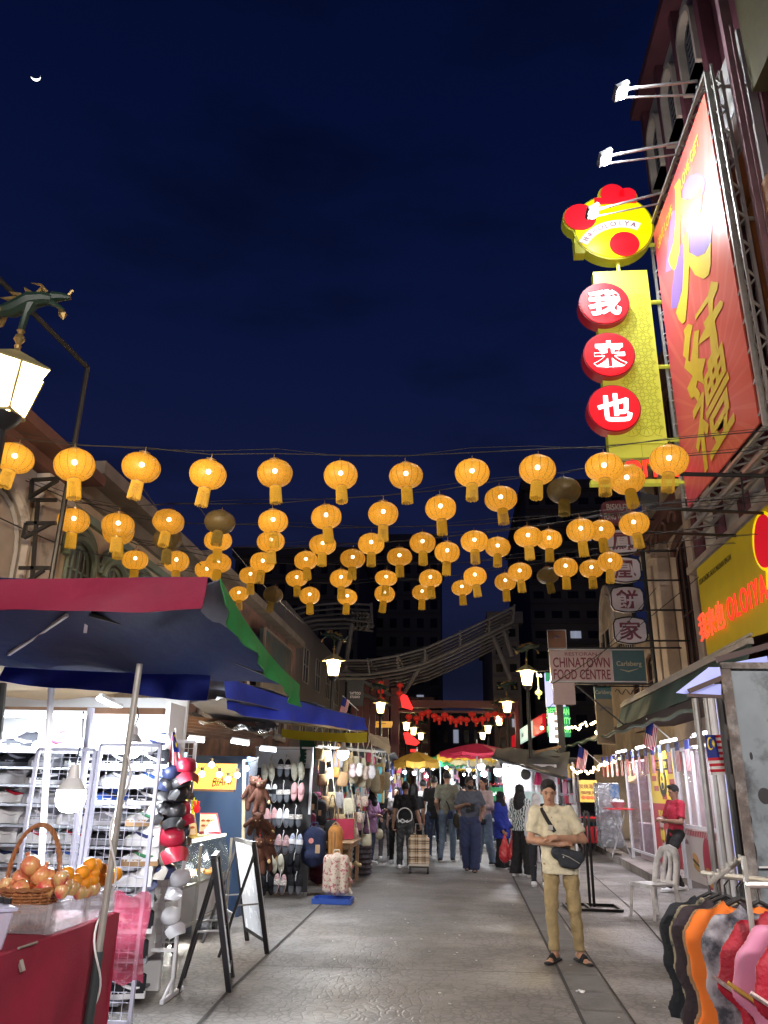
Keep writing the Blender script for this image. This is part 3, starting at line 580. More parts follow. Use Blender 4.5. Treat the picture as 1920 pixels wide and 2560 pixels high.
# right, nearest: maroon tower with arched openings
t = thing('building', 'tall maroon building with arched openings behind the red banner', 'building', (RX+4, 9, 0)); ZT = 20.85; TM = t
part(t, 'wall', PL['maroon'], lambda b: (b.bb(RX+.3, RX+8, -4, 17.86, 0, ZT),))
part(t, 'pilaster', PL['maroon'], lambda b: [b.bb(RX, RX+.298, y-.12, y+.12, 8.6, ZT-.05) for y in (13.1, 14.65, 16.2, 17.74)], bevel=.015)
part(t, 'lower_pilaster', PL['maroon'], lambda b: [b.bb(RX-.05, RX+.298, y-.14, y+.14, 4, 8.3) for y in (10.5, 11.9, 13.3, 14.7, 16.1, 17.6)], bevel=.015)
part(t, 'white_spandrel', PL['pale'], lambda b: [b.bb(RX+.1, RX+.298, y0+.15, y0+1.25, 6.75, 8.2) for y0 in (9.1, 10.5, 11.9, 13.3, 14.7, 16.1)], bevel=.01)
part(t, 'ledge', PL['ivory'], lambda b: (b.bb(RX-.25, RX+.298, 4, 17.86, 6.42, 6.6), b.bb(RX-.3, RX+.298, 4, 17.86, 8.32, 8.55)), bevel=.02)
part(t, 'grey_panel', PL['grey'], lambda b: [b.bb(RX+.2, RX+.297, y0, y0+1.3, 17.2, 20.3) for y0 in (13.23, 14.78, 16.33)], bevel=.01)
part(t, 'parapet', PL['maroon'], lambda b: (b.bb(RX-.25, RX+.6, -4, 17.95, ZT-.45, ZT-.12), b.bb(RX-.12, RX+.6, -4, 17.9, ZT-.11, ZT+.15)), bevel=.02)
for y in (13.88, 15.43, 16.98):
    g = window(t, (RX+.19, y, 17.35), -Y_, .85, 1.95, .42, fm=PL['night'], mull=(1, 9))
    def rev(b, y=y):
        poly = arc_pts(1.06, 2.08, .53, 14); pi = arc_pts(.86, 1.95, .43, 14); o = Vector((RX+.19, y, 17.33))
        A = [o-Y_*p[0]+Z_*p[1] for p in poly]; B = [o-Y_*p[0]+Z_*p[1] for p in pi]; n = len(A); F_ = Vector((-.24, 0, 0))
        b.add(A+[p+F_ for p in A]+[p+F_ for p in B]+B, [(i+k*n, (i+1) % n+k*n, (i+1) % n+(k+1) % 4*n, i+(k+1) % 4*n) for k in range(4) for i in range(n)])
    ORI[g.name] = ORI[t.name]; part(g, 'window_surround', PL['ivory'], rev)
part(t, 'white_bay', PL['pale'], lambda b: (b.bb(RX+.12, RX+.299, 11.75, 12.95, 12.3, 16.2), b.bb(RX+.12, RX+.299, 11.0, 12.9, 9.2, 10.8)), bevel=.01)
window(t, (RX+.11, 12.3, 13.8), -Y_, .95, 1.7, 0, fm=WHM, gm=PL['pale'], mull=(2, 2))
part(t, 'ochre_bay', PL['ochre'], lambda b: (b.bb(RX+.02, RX+.115, 11.9, 12.9, 12.4, 13.5), b.bb(RX-.1, RX+.118, 11.0, 12.3, 9.0, 12.0)), bevel=.01)
part(t, 'side_column', mat('pink_column', (.34, .20, .23), rough=.7, var=.2, vs=2), lambda b: (b.bb(RX-.22, RX-.02, 11.55, 11.68, 6.7, ZT-.5), b.bar((RX-.1, 11.5, 6.8), (RX-.1, 11.5, 16), .05)))
part(t, 'upper_wall', PL['olive'], lambda b: b.bb(RX+.02, RX+.298, 5, 11.4, 14.1, ZT-.5))
# right, second: white shophouse with brown trim
t = thing('shophouse', 'white and brown trimmed shophouse between the maroon building and cake shop signs', 'building', (RX+3, 20, 0))
part(t, 'wall', PL['ivory'], lambda b: b.bb(RX+.3, RX+7, 17.88, 22.3, 0, 12.4))
part(t, 'pilaster', PL['ivory'], lambda b: [b.bb(RX-.05, RX+.298, y-w, y+w, 3.9, 8.2) for y, w in ((18.15, .2), (21.2, .24), (21.95, .26))]+[b.bb(RX, RX+.298, y-w, y+w, 8.9, 12.2) for y, w in ((18.2, .2), (20.1, .16), (21.9, .24))], bevel=.03)
part(t, 'capital', PL['ivory'], lambda b: [b.bb(RX-.2, RX+.298, 21.0, 22.25, 7.75+i*.15, 7.88+i*.15) for i in range(3)], bevel=.03)
part(t, 'cornice', PL['brown'], lambda b: (b.bb(RX-.35, RX+.298, 17.9, 22.3, 8.22, 8.45), b.bb(RX-.22, RX+.298, 17.9, 22.3, 8.46, 8.75), b.bb(RX-.2, RX+.298, 17.9, 22.3, 12.21, 12.5), b.bb(RX-.08, RX+.298, 17.9, 22.3, 3.7, 3.89)), bevel=.02)
for y, w, z, h in ((19.4, 1.5, 4.2, 3.6), (19.15, 1.2, 9.0, 2.9), (21.0, .9, 9.0, 2.9)): window(t, (RX+.29, y, z), -Y_, w, h, .35, fm=PL['brown'], mull=(4, 2), surround=PL['brown'], sw=.16)
part(t, 'scroll', PL['brown'], lambda b: [b.tube([(RX-.3, 18.3+i*.9+.3*math.cos(a), 8.0+.18*math.sin(a)) for a in (x*.5 for x in range(9))], .05, 6) for i in range(4)])
# right, third: cream gabled house
t = thing('shophouse', 'cream house with a curved gable behind the food centre sign', 'building', (RX+3, 28, 0))
part(t, 'wall', PL['cream'], lambda b: b.bb(RX+.4, RX+7, 22.32, 33.5, 0, 6.3))
gp = [(-2.9, -.5), (2.9, -.5), (2.6, .5), (1.5, .9)] + [(1.35*math.cos(a), .95+1.75*math.sin(a)) for a in (PI*i/12 for i in range(1, 12))] + [(-1.5, .9), (-2.6, .5)]
part(t, 'gable', PL['cream'], lambda b: b.prism(gp, (RX+.1, 28.9, 6.3), -Y_, Z_, .6))
window(t, (RX+.09, 29.4, 6.35), -Y_, 1.9, 1.0, 0, fm=PL['ivory'], mull=(2, 1)); 
for y in (24.2, 26.2, 31.5): window(t, (RX+.39, y, 3.6), -Y_, 1.0, 2.0, .3, fm=PL['brown'], mull=(2, 3), surround=PL['ivory'])
part(t, 'moulding', PL['ivory'], lambda b: [b.tube([(RX+.07, 28.9-p[0]*s_, 6.3+p[1]*s_) for p in gp[3:16]], .05, 6) for s_ in (.86, .99)])
part(t, 'balcony_rail', IRON, lambda b: [b.bar((RX-.2, 24+.3*i, 5.2), (RX-.2, 24+.3*i, 6.2), .03) for i in range(14)]+[b.bar((RX-.2, 24, 6.2), (RX-.2, 28, 6.2), .04)])
# far buildings: front face at Y, from photo-measured width and height
def tower(label, m, Y, px0, px1, top, depth, nx, nz, ww, wh, z0=4.0, lit=(), gm=None):
    x0, x1, zt = AT(px0, top, Y).x, AT(px1, top, Y).x, AT((px0+px1)/2, top, Y).z
    t = thing('building', label, 'building', ((x0+x1)/2, Y+depth/2, 0)); part(t, 'wall', m, lambda b: b.bb(x0, x1, Y, Y+depth, 0, zt))
    part(t, 'parapet', m, lambda b: b.bb(x0-.3, x1+.3, Y-.3, Y+depth, zt+.01, zt+.8))
    part(t, 'floor_band', m, lambda b: [b.bb(x0, x1, Y-.18, Y-.003, z0+(zt-z0)*(k+.92)/nz, z0+(zt-z0)*(k+1)/nz) for k in range(nz)])
    for i in range(nx):
        for k in range(nz):
            cx = x0+(x1-x0)*(i+.5)/nx; z = z0+(zt-z0)*k/nz+.3; w_ = (x1-x0)/nx*ww; h_ = (zt-z0)/nz*wh
            b = MB(); b.bb(cx-w_/2, cx+w_/2, Y-.06, Y-.02, z, z+h_); b.bar((cx, Y-.08, z), (cx, Y-.08, z+h_), .08)
            b.build('window', (DIM if (i, k) in lit else (gm or GLS)), t, W=True, smooth=0)
    return t
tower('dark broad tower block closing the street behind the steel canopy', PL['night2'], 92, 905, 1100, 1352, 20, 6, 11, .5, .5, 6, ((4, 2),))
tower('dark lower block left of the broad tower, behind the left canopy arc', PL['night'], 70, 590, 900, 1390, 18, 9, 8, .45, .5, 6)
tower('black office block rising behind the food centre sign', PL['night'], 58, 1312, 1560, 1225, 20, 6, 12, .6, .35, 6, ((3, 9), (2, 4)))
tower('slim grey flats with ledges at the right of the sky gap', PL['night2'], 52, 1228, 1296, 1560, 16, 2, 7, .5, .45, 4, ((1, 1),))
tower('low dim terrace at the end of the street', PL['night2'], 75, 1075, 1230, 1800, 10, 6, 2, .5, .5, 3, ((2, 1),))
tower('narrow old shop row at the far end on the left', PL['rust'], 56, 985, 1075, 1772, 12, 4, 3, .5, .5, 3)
# ------------------------------------------------------------ signs on the right
def beam_truss(b, a, c, off, n, r=.03, cross=None):
    a, c, off = Vector(a), Vector(c), Vector(off); b.bar(a, c, r*2); b.bar(a+off, c+off, r*2)
    for i in range(n): p, q = a.lerp(c, i/n), a.lerp(c, (i+1)/n); m_ = p.lerp(q, .5); b.bar(p, m_+off, r*1.1); b.bar(m_+off, q, r*1.1)
BX = 5.2
t = thing('billboard', 'tall red and orange banner with yellow calligraphy on a truss frame', 'billboard', (BX, 14, 7.5))
def ban():
    m = mat('banner_vinyl', (.72, .085, .05), rough=.42, var=0); n, l, b = nodes_of(m); tc = [x for x in n if x.type == 'TEX_COORD'][0]
    s = n.new('ShaderNodeSeparateXYZ'); l.new(tc.outputs['Object'], s.inputs[0])
    at = n.new('ShaderNodeMath'); at.operation = 'ARCTAN2'; ad = n.new('ShaderNodeMath'); ad.inputs[1].default_value = -1.2; l.new(s.outputs['Z'], ad.inputs[0]); l.new(ad.outputs[0], at.inputs[0]); l.new(s.outputs['Y'], at.inputs[1])
    k = n.new('ShaderNodeMath'); k.operation = 'MULTIPLY'; k.inputs[1].default_value = 34; l.new(at.outputs[0], k.inputs[0]); sn = n.new('ShaderNodeMath'); sn.operation = 'SINE'; l.new(k.outputs[0], sn.inputs[0])
    gt = n.new('ShaderNodeMath'); gt.operation = 'GREATER_THAN'; gt.inputs[1].default_value = .72; l.new(sn.outputs[0], gt.inputs[0])
    g = n.new('ShaderNodeMapRange'); g.inputs[1].default_value = 2.2; g.inputs[2].default_value = -2.1; l.new(s.outputs['Y'], g.inputs[0])
    c = n.new('ShaderNodeMix'); c.data_type = 'RGBA'; c.inputs[6].default_value = (.72, .10, .13, 1); c.inputs[7].default_value = (.84, .13, .08, 1); l.new(g.outputs[0], c.inputs[0])
    c2 = n.new('ShaderNodeMix'); c2.data_type = 'RGBA'; c2.inputs[7].default_value = (.88, .24, .18, 1); l.new(c.outputs[2], c2.inputs[6])
    f = n.new('ShaderNodeMath'); f.operation = 'MULTIPLY'; f.inputs[1].default_value = .35; l.new(gt.outputs[0], f.inputs[0]); l.new(f.outputs[0], c2.inputs[0]); l.new(c2.outputs[2], b.inputs['Base Color']); return m
b = MB(); b.bb(BX, BX+.03, 11.98, 16.1, 7.47, 14.78); ORI_B = b.build('vinyl', ban(), t, W=True)
part(t, 'truss_frame', STEEL, lambda b: (beam_truss(b, (BX, 11.78, 7.3), (BX, 11.78, 15.1), (.28, 0, 0), 12), beam_truss(b, (BX, 16.35, 7.3), (BX, 16.35, 15.1), (.28, 0, 0), 12), beam_truss(b, (BX, 11.78, 15.1), (BX, 16.35, 15.1), (.28, 0, 0), 8), beam_truss(b, (BX, 11.78, 7.3), (BX, 16.35, 7.3), (.28, 0, 0), 8),
     beam_truss(b, (BX+.05, 11.6, 7.3), (BX+.05, 11.6, 15.1), (0, .18, 0), 12, .022), beam_truss(b, (BX, 11.0, 6.95), (BX, 16.6, 6.95), (.3, 0, 0), 9), [b.bar((BX+.28, y, z), (RX+.3, y, z), .05) for y in (11.78, 14, 16.35) for z in (8.4, 11.5, 14.7)]))
part(t, 'lacing', WHM, lambda b: [b.bar((BX+.01, 11.8, 7.7+i*.6), (BX+.01, 11.98, 7.6+i*.6), .018) for i in range(12)]+[b.bar((BX+.01, 16.1, 7.7+i*.6), (BX+.01, 16.33, 7.8+i*.6), .018) for i in range(12)])
YEL = mat('print_yellow', (.80, .62, .05), rough=.45, var=.04); PUR = mat('print_purple', (.26, .15, .50), rough=.45, var=.06)
def flat(par, name, m, polys, x, s_, ox, oy):
    b = MB()
    for p in polys: P = [ATX(ox+a*s_, oy+c*s_, x) for a, c in p]; o = P[0]; b.prism([((q-o).dot(-Y_), (q-o).dot(Z_)) for q in P], o, -Y_, Z_, .004)
    return b.build(name, m, par, W=True, smooth=0)
flat(t, 'fan_print', PUR, [[(445, 700), (415, 900), (395, 1150), (370, 1380), (355, 1555), (440, 1510), (430, 1300), (480, 900), (480, 700)], [(590, 430), (620, 320), (680, 230), (780, 185), (870, 220), (905, 300), (885, 420), (840, 520), (600, 540)],
     [(570, 1160), (510, 1320), (480, 1500), (440, 1800), (430, 2060), (515, 2040), (590, 1800), (610, 1400), (600, 1200)], [(640, 960), (720, 820), (850, 755), (960, 800), (1000, 900), (980, 1150), (880, 1300), (790, 1330), (700, 1300), (660, 1100)]], BX-.008, .1808, 1600, 400)
flat(t, 'calligraphy', YEL, [[(545, 255), (470, 370), (490, 430), (485, 900), (465, 1130), (390, 1390), (420, 1470), (465, 1525), (490, 1500), (550, 1240), (556, 730), (640, 800), (720, 830), (790, 780), (845, 690), (856, 500), (840, 320), (760, 490), (660, 570), (560, 520)],
     [(655, 990), (580, 1100), (605, 1180), (608, 1400), (585, 1800), (495, 2110), (530, 2200), (583, 2270), (630, 2230), (665, 1800), (680, 1450), (760, 1590), (880, 1645), (950, 1590), (975, 1450), (980, 1130), (900, 1290), (790, 1340), (680, 1280), (665, 1030)]], BX-.014, .1808, 1600, 400)
flat(t, 'calligraphy', YEL, [[(1245, 300), (1295, 310), (1290, 360), (1260, 430), (1255, 520), (1310, 440), (1330, 450), (1325, 490), (1285, 560), (1270, 590), (1290, 700), (1300, 830), (1270, 930), (1215, 890), (1245, 830), (1235, 700), (1150, 765), (1165, 715), (1200, 640), (1190, 600), (1230, 540), (1222, 450), (1130, 585), (1128, 550), (1222, 400)],
     [(1045, 660), (1052, 700), (1040, 840), (1060, 860), (1050, 930), (1110, 990), (1070, 1080), (1100, 1160), (1125, 1130), (1145, 1020), (1190, 1050), (1182, 960), (1205, 860), (1152, 862), (1150, 730), (1158, 652), (1122, 665), (1110, 780), (1095, 885), (1078, 880), (1095, 700), (1110, 622), (1075, 610)]], BX-.014, .3436, 1350, 600)
part(t, 'calligraphy', YEL, lambda b: b.text('禮', (BX-.014, 13.95, 8.75), (0, -1, .12), (0, -.05, 1), 1.9, 2.2, .004, bold=.012))
part(t, 'lettering', YEL, lambda b: (b.text('GIVE LOVE', (BX-.014, 15.2, 14.2), -Y_, Z_, .26, 1.3, .004, bold=.01), b.text('LOVE GIFT', (BX-.014, 13.2, 14.2), -Y_, Z_, .26, 1.3, .004, bold=.01)))
# floodlights on arms
FL = glow('flood_white', (.92, .97, 1), 60, 'NONE')
for i, (y, z, az, xl, pw) in enumerate(((12.3, 15.24, 15.36, 3.68, 800), (13.7, 14.87, 15.17, 3.58, 1050), (15.2, 14.7, 15.15, 3.55, 2000))):
    t = thing('floodlight', ['topmost', 'middle', 'lowest'][i]+' white floodlight on a long arm in front of the red banner', 'floodlight', (xl, y, z), 0, 'floodlights on arms over the banner')
    part(t, 'arm', GALV, lambda b: (b.bar((xl+.1, y-.06, z+.06), (BX, y-.1, az), .045), b.bar((xl+.1, y+.1, z), (BX, y+.12, az-.12), .03), b.bar((BX, y, az-.05), (BX+.3, y, az-.05), .06)))
    part(t, 'housing', GALV, lambda b: b.box((xl, y, z+.08), (.30, .36, .12), rot=Euler((0, R(-28), 0)).to_matrix()), bevel=.015)
    dr = Vector((BX-xl-.3, -.1, (-2.2, -3.0, -7.5)[i])).normalized(); q = dr.to_track_quat('Z', 'X').to_matrix()
    part(t, 'lamp_glass', FL, lambda b: b.sph((xl+.0, y-.06, z-.04), (.11, .14, .11), 12, 10))
    l_ = lamp(t, (xl+.05, y, z-.14), pw*.38, (.93, .97, 1), .08, 'SPOT', spot_size=R(150), spot_blend=.9); aim(l_, dr); lamp(t, (xl+.3, y-.3, z+.35), 70, (.93, .97, 1), .1, name='spill')
# vertical sign board with three red discs
VY = 16.2
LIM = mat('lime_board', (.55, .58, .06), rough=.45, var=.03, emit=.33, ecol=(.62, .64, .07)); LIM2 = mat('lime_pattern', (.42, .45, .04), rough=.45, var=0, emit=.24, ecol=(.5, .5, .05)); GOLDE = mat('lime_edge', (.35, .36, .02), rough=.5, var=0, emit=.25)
RED = mat('disc_red', (.72, .008, .015), rough=.35, var=0, emit=.85, ecol=(.80, .008, .018)); REDE = mat('disc_rim', (.30, .012, .025), rough=.4, var=.05, emit=.25); WGL = glow('white_letter', (1, 1, 1), 2.2)
t = thing('sign_board', 'lime green vertical sign board with three red discs of white characters', 'sign', (4.3, VY, 8.7))
part(t, 'board', [LIM, GOLDE], lambda b: b.prism([(3.66, 8.72), (4.97, 8.72), (4.97, 13.78), (3.66, 13.78)], (0, VY, 0), X_, Z_, .26, 0, 1))
def pat(b):
    rr = .235
    for i in range(12):
        for k in range(26):
            cx, cz = 4.02+i*rr*.72, 9.3+k*rr*.72
            if (i+k) % 2: continue
            for j in range(12):
                a0, a1 = PI*2*j/12, PI*2*(j+1)/12; p = [(cx+r_*math.cos(a), cz+r_*math.sin(a)) for r_, a in ((rr, a0), (rr, a1), (rr-.02, a1), (rr-.02, a0))]
                if all(4.0 < x < 4.93 and 9.2 < z < 13.1 for x, z in p): b.add([(x, VY-.006, z) for x, z in p], [(0, 1, 2, 3)])
part(t, 'ring_pattern', LIM2, pat, smooth=0)
part(t, 'board_seam', GOLDE, lambda b: (b.bb(3.66, 4.97, VY-.012, VY-.004, 9.05, 9.07), b.bb(4.38, 4.39, VY-.012, VY-.004, 8.74, 9.05), b.bb(3.64, 5.0, VY-.03, VY+.28, 8.64, 8.715)))
for ch, z in zip('我来也', (12.72, 11.30, 9.89)):
    c = Vector((3.82, VY-.18, z)); b = MB(); b.lathe([(.60, -.34), (.60, .0)], 40, c, 0, axis=(0, -1, 0)); d = b.build('disc', REDE, t, W=True); ORI[d.name] = ORI[t.name]
    b = MB(); b.lathe([(.565, 0), (.565, .02)], 40, c+Vector((0, -.003, 0)), axis=(0, -1, 0)); b.build('disc_face', RED, d, W=True)
    b = MB(); b.text(ch, c+Vector((0, -.03, 0)), X_, Z_, .70, .76, .03, bold=.026); b.build('lettering', WGL, d, W=True, smooth=0)
part(t, 'fixing_tube', LIM, lambda b: [b.tube([(4.97, VY+.1, z), (BX+.1, VY+.1, z)], .05, 8) for z in (9.2, 11.1, 12.9)])
# round yellow sign above
YLG = mat('sign_yellow', (.85, .66, .0), rough=.35, var=0, emit=.75, ecol=(.95, .72, .0)); RED2 = mat('sign_red', (.70, .01, .02), rough=.35, var=0, emit=.55, ecol=(.80, .01, .025)); WH2 = mat('ribbon_white', (.8, .8, .8), rough=.4, var=0, emit=.45)
INK = mat('ink_black', (.01, .01, .012), rough=.6, var=0); INKP = mat('ink_plum', (.20, .03, .08), rough=.6, var=0)
t = thing('round_sign', 'round yellow light box sign with white ribbon and plain red discs', 'sign', (4.15, VY, 14.1)); cc = Vector((4.24, VY-.1, 15.05))
b = MB(); b.lathe([(1.0, -.32), (1.0, 0)], 56, cc, axis=(0, -1, 0)); part(t, 'light_box', GOLDE, lambda q: (q.lathe([(1.0, -.32), (1.0, 0)], 56, cc, axis=(0, -1, 0)), q.lathe([(.44, -.30), (.44, 0)], 32, cc+Vector((-.80, 0, .30)), axis=(0, -1, 0)), q.lathe([(.36, -.30), (.36, -.02)], 28, cc+Vector((.05, 0, .98)), axis=(0, -1, 0)), q.lathe([(.28, -.30), (.28, -.03)], 28, cc+Vector((.42, 0, .92)), axis=(0, -1, 0)), q.bb(3.25, 3.5, VY-.08, VY+.2, 14.3, 14.75)))
part(t, 'face', YLG, lambda q: q.lathe([(.95, 0), (.95, .02)], 56, cc+Vector((0, -.004, 0)), axis=(0, -1, 0)))
part(t, 'red_disc', RED2, lambda q: [q.lathe([(r_, 0), (r_, .03)], 36, cc+Vector((x, -.03, z)), axis=(0, -1, 0)) for x, z, r_ in ((-.80, .30, .40), (.22, -.58, .36))])
part(t, 'red_lobe', RED2, lambda q: [q.lathe([(r_, 0), (r_, .03)], 36, cc+Vector((x, -.045, z)), axis=(0, -1, 0)) for x, z, r_ in ((.05, .98, .30), (.42, .92, .22))]+[q.bb(cc.x-.42, cc.x+.62, cc.y-.08, cc.y-.05, cc.z+.66, cc.z+.86)])
def rib(q):
    P = []; a0, a1 = R(152), R(62)
    for i in range(13): a = a0+(a1-a0)*i/12; P.append((-.02+1.15*math.cos(a)+.15, -1.0+1.15*math.sin(a)))
    P2 = [(.13+.93*math.cos(a0+(a1-a0)*i/12), -1.0+.93*math.sin(a0+(a1-a0)*i/12)) for i in range(13)][::-1]
    q.prism([(x, z) for x, z in P2+P], cc+Vector((0, -.062, 0)), X_, Z_, .02)
part(t, 'ribbon', WH2, rib)
def ribt(q):
    for i, ch in enumerate('我来也OLOIYA'):
        a = R(145)-R(9.3)*i; q.text(ch, cc+Vector((.14+1.04*math.cos(a), -.066, -1.0+1.04*math.sin(a))), (math.sin(a), 0, -math.cos(a)), (math.cos(a), 0, math.sin(a)), .14, ext=.006, bold=.01)
part(t, 'lettering', INKP, ribt, smooth=0); part(t, 'fixing_tube', LIM, lambda b: [b.tube([(5.1, VY+.1, z), (BX+.1, VY+.1, z)], .05, 8) for z in (15.1, 14.6)]+[b.tube([(4.3, VY+.05, 13.75), (4.3, VY+.05, 14.1)], .05, 8)])
# red neon letters on a lime shelf
NEON = glow('neon_red', (1, .035, .02), 1.25); 
t = thing('neon_sign', 'red OLOIYA letters standing on a lime shelf behind the lanterns', 'sign', (4.2, 16.3, 8.1))
part(t, 'shelf', LIM, lambda b: b.bb(3.2, 5.15, 16.2, 16.4, 8.10, 8.20)); part(t, 'lettering', NEON, lambda b: b.text('OLOIYA', (4.2, 16.2, 8.45), X_, Z_, .42, 1.85, .06, bold=.02), smooth=0)
part(t, 'fixing_tube', LIM, lambda b: b.bar((5.1, 16.3, 8.15), (5.75, 16.3, 8.15), .06))
# mustard fascia over the food shop
FX = 5.45
t = thing('fascia_sign', 'mustard yellow shop fascia with glowing red letters at the right edge', 'sign', (FX, 13, 4.2))
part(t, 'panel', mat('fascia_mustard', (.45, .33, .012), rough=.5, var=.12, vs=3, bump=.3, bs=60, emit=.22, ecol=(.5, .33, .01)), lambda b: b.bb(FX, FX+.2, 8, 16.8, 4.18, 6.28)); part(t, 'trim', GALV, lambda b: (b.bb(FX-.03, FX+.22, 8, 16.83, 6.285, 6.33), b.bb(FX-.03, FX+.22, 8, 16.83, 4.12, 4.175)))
part(t, 'lettering', NEON, lambda b: b.text('OLOIYA', (FX-.05, 14.15, 4.98), -Y_, Z_, .46, 1.95, .02, bold=0, spacing=1.25), smooth=0)
part(t, 'lettering', glow('neon_orange', (1, .08, .03), 1.3), lambda b: b.text('我来也', (FX-.05, 16.15, 4.98), -Y_, Z_, .58, 1.6, .02, bold=.006), smooth=0)
part(t, 'small_lettering', INK, lambda b: b.text('KEDAI DAGING SALAI & MAKANAN RINGAN', (FX-.006, 15.7, 5.95), -Y_, Z_, .12, 2.0, .004), smooth=0)
part(t, 'red_shape', RED2, lambda b: b.prism([(.42*math.cos(a)*(1+.1*math.sin(2*a)), .46*math.sin(a)) for a in (PI*i/14 for i in range(28))], (FX-.06, 13.0, 5.72), -Y_, Z_, .05)); part(t, 'yellow_rim', YLG, lambda b: (b.tube([(FX-.04, 13.0+.46*math.cos(a), 5.72+.49*math.sin(a)) for a in (PI*i/14 for i in range(28))], .03, 6, closed=True), b.prism([(-.3, -.62), (.3, -.62), (.2, -.2), (-.2, -.2)], (FX-.03, 12.95, 5.55), -Y_, Z_, .03)))
# stacked cake-shop lozenges
LOZ = mat('lozenge_white', (.70, .65, .72), rough=.5, var=.08, vs=4); PLUM = mat('lozenge_plum', (.20, .045, .08), rough=.5, var=.1)
t = thing('stacked_sign', 'column of white lozenge signs with plum characters and a plum top sign', 'sign', (4.75, 20, 5.1))
def loz(w, h, n=8):
    P = [(w/2*.86*(-1+2*i/n), -h/2-.06*math.cos((i/n-.5)*PI)*1) for i in range(n+1)]; Q = [(-x, -z) for x, z in P]; return P+[(w/2, -h*.3), (w/2, h*.3)]+Q+[(-w/2, h*.3), (-w/2, -h*.3)]
SX = 4.62
part(t, 'plum_panel', PLUM, lambda b: b.prism(loz(.86, .54), (SX-.02, 20, 8.80), X_, Z_, .22)); part(t, 'lettering', LOZ, lambda b: (b.text('BISKUT', (SX-.02, 19.995, 8.93), X_, Z_, .19, .58, .008, bold=.01), b.text('FUNG WONG', (SX-.02, 19.995, 8.66), X_, Z_, .18, .74, .008, bold=.01)), smooth=0)
for ch, z in zip('鳳凰餅家', (7.95, 7.17, 6.37, 5.55)):
    b = MB(); b.prism(loz(.80, .54), (SX+.02, 20, z), X_, Z_, .22); d = b.build('lozenge', LOZ, t, W=True); ORI[d.name] = ORI[t.name]
    b = MB(); b.text(ch, (SX+.02, 19.992, z), X_, Z_, .50, .56, .008, bold=.018); b.build('lettering', PLUM, d, W=True, smooth=0)
    b = MB(); b.tube([(SX+.02+x, 20-.01, z+q) for x, q in loz(.83, .57)], .018, 5, closed=True); b.build('rim', IRON, d, W=True)
part(t, 'bracket', IRON, lambda b: [b.bar((SX+.4, 20.1, z), (RX+.25, 20.1, z), .04) for z in (8.6, 7.7, 6.9, 6.1, 5.3)]+[b.tube([(5.2, 20.2, 3.9), (5.2, 20.2, 8.4)], .055, 8)])
# restaurant sign cluster
PK = mat('sign_pinkish', (.55, .42, .40), rough=.6, var=.08); MARR = mat('letter_maroon', (.20, .022, .045), rough=.5, var=0); TEAL = mat('sign_teal', (.02, .085, .10), rough=.45, var=.1); CREAML = mat('letter_cream', (.42, .38, .26), rough=.5, var=0)
t = thing('restaurant_sign', 'pinkish RESTORAN CHINATOWN FOOD CENTRE sign box joined to a teal beer sign', 'sign', (3.7, 20, 4.2))
part(t, 'box', [PK, GALV], lambda b: b.prism([(2.56, 4.26), (4.12, 4.26), (4.12, 5.03), (2.56, 5.03)], (0, 20, 0), X_, Z_, .2, 0, 1))
part(t, 'lettering', MARR, lambda b: (b.text('RESTORAN', (3.34, 19.995, 4.935), X_, Z_, .085, .80, .006), b.text('CHINATOWN', (3.34, 19.995, 4.72), X_, Z_, .255, 1.42, .006, bold=.015), b.text('FOOD CENTRE', (3.34, 19.995, 4.42), X_, Z_, .255, 1.42, .006, bold=.015)), smooth=0)
part(t, 'teal_box', TEAL, lambda b: b.bb(4.125, 4.93, 20, 20.2, 4.26, 5.03)); part(t, 'teal_lettering', CREAML, lambda b: (b.text('Carlsberg', (4.53, 19.995, 4.68), X_, Z_, .16, .62, .006, bold=.012), b.tube([(4.3, 19.99, 4.55), (4.5, 19.99, 4.5), (4.75, 19.99, 4.57)], [.008, .02, .006], 6)), smooth=0)
part(t, 'rim', GALV, lambda b: (b.bb(2.54, 4.94, 19.97, 20.22, 5.035, 5.06), b.bb(2.54, 4.94, 19.97, 20.22, 4.225, 4.255), b.bb(4.10, 4.123, 19.98, 20.2, 4.26, 5.03)))
OR = mat('sign_terracotta', (.22, .105, .06), rough=.6, var=.15, vs=5)
part(t, 'upper_box', OR, lambda b: b.bb(2.54, 2.99, 20, 20.18, 5.07, 5.53)); part(t, 'upper_rim', WHM, lambda b: b.tube([(2.53, 19.99, 5.08), (3.0, 19.99, 5.08), (3.0, 19.99, 5.55), (2.53, 19.99, 5.55)], .014, 4, closed=True))
part(t, 'arc_mark', mat('mark_blue', (.12, .13, .22), rough=.6), lambda b: b.tube([(2.66+.2*i/6, 19.99, 5.33+.06*math.sin(PI*i/6)) for i in range(7)], [.004, .016, .02, .02, .018, .012, .004], 5))
part(t, 'lower_box', PK, lambda b: b.bb(2.60, 3.14, 20, 20.18, 3.68, 4.22)); part(t, 'bracket', IRON, lambda b: (b.bar((2.5, 20.1, 5.09), (5.9, 20.1, 5.12), .04), b.bar((3.0, 20.1, 4.2), (5.9, 20.1, 4.2), .04), b.bar((3.2, 20.1, 4.15), (4.3, 20.1, 3.2), .035), b.bar((4.3, 20.1, 3.2), (5.9, 20.1, 4.1), .03)))
t = thing('hanging_sign', 'vertical Carlsberg sign with teal top and faded ochre lower panel', 'sign', (3.7, 20.6, 2.7))
p0, p1 = AT(1486, 1716, 20.6), AT(1541, 1860, 20.6)
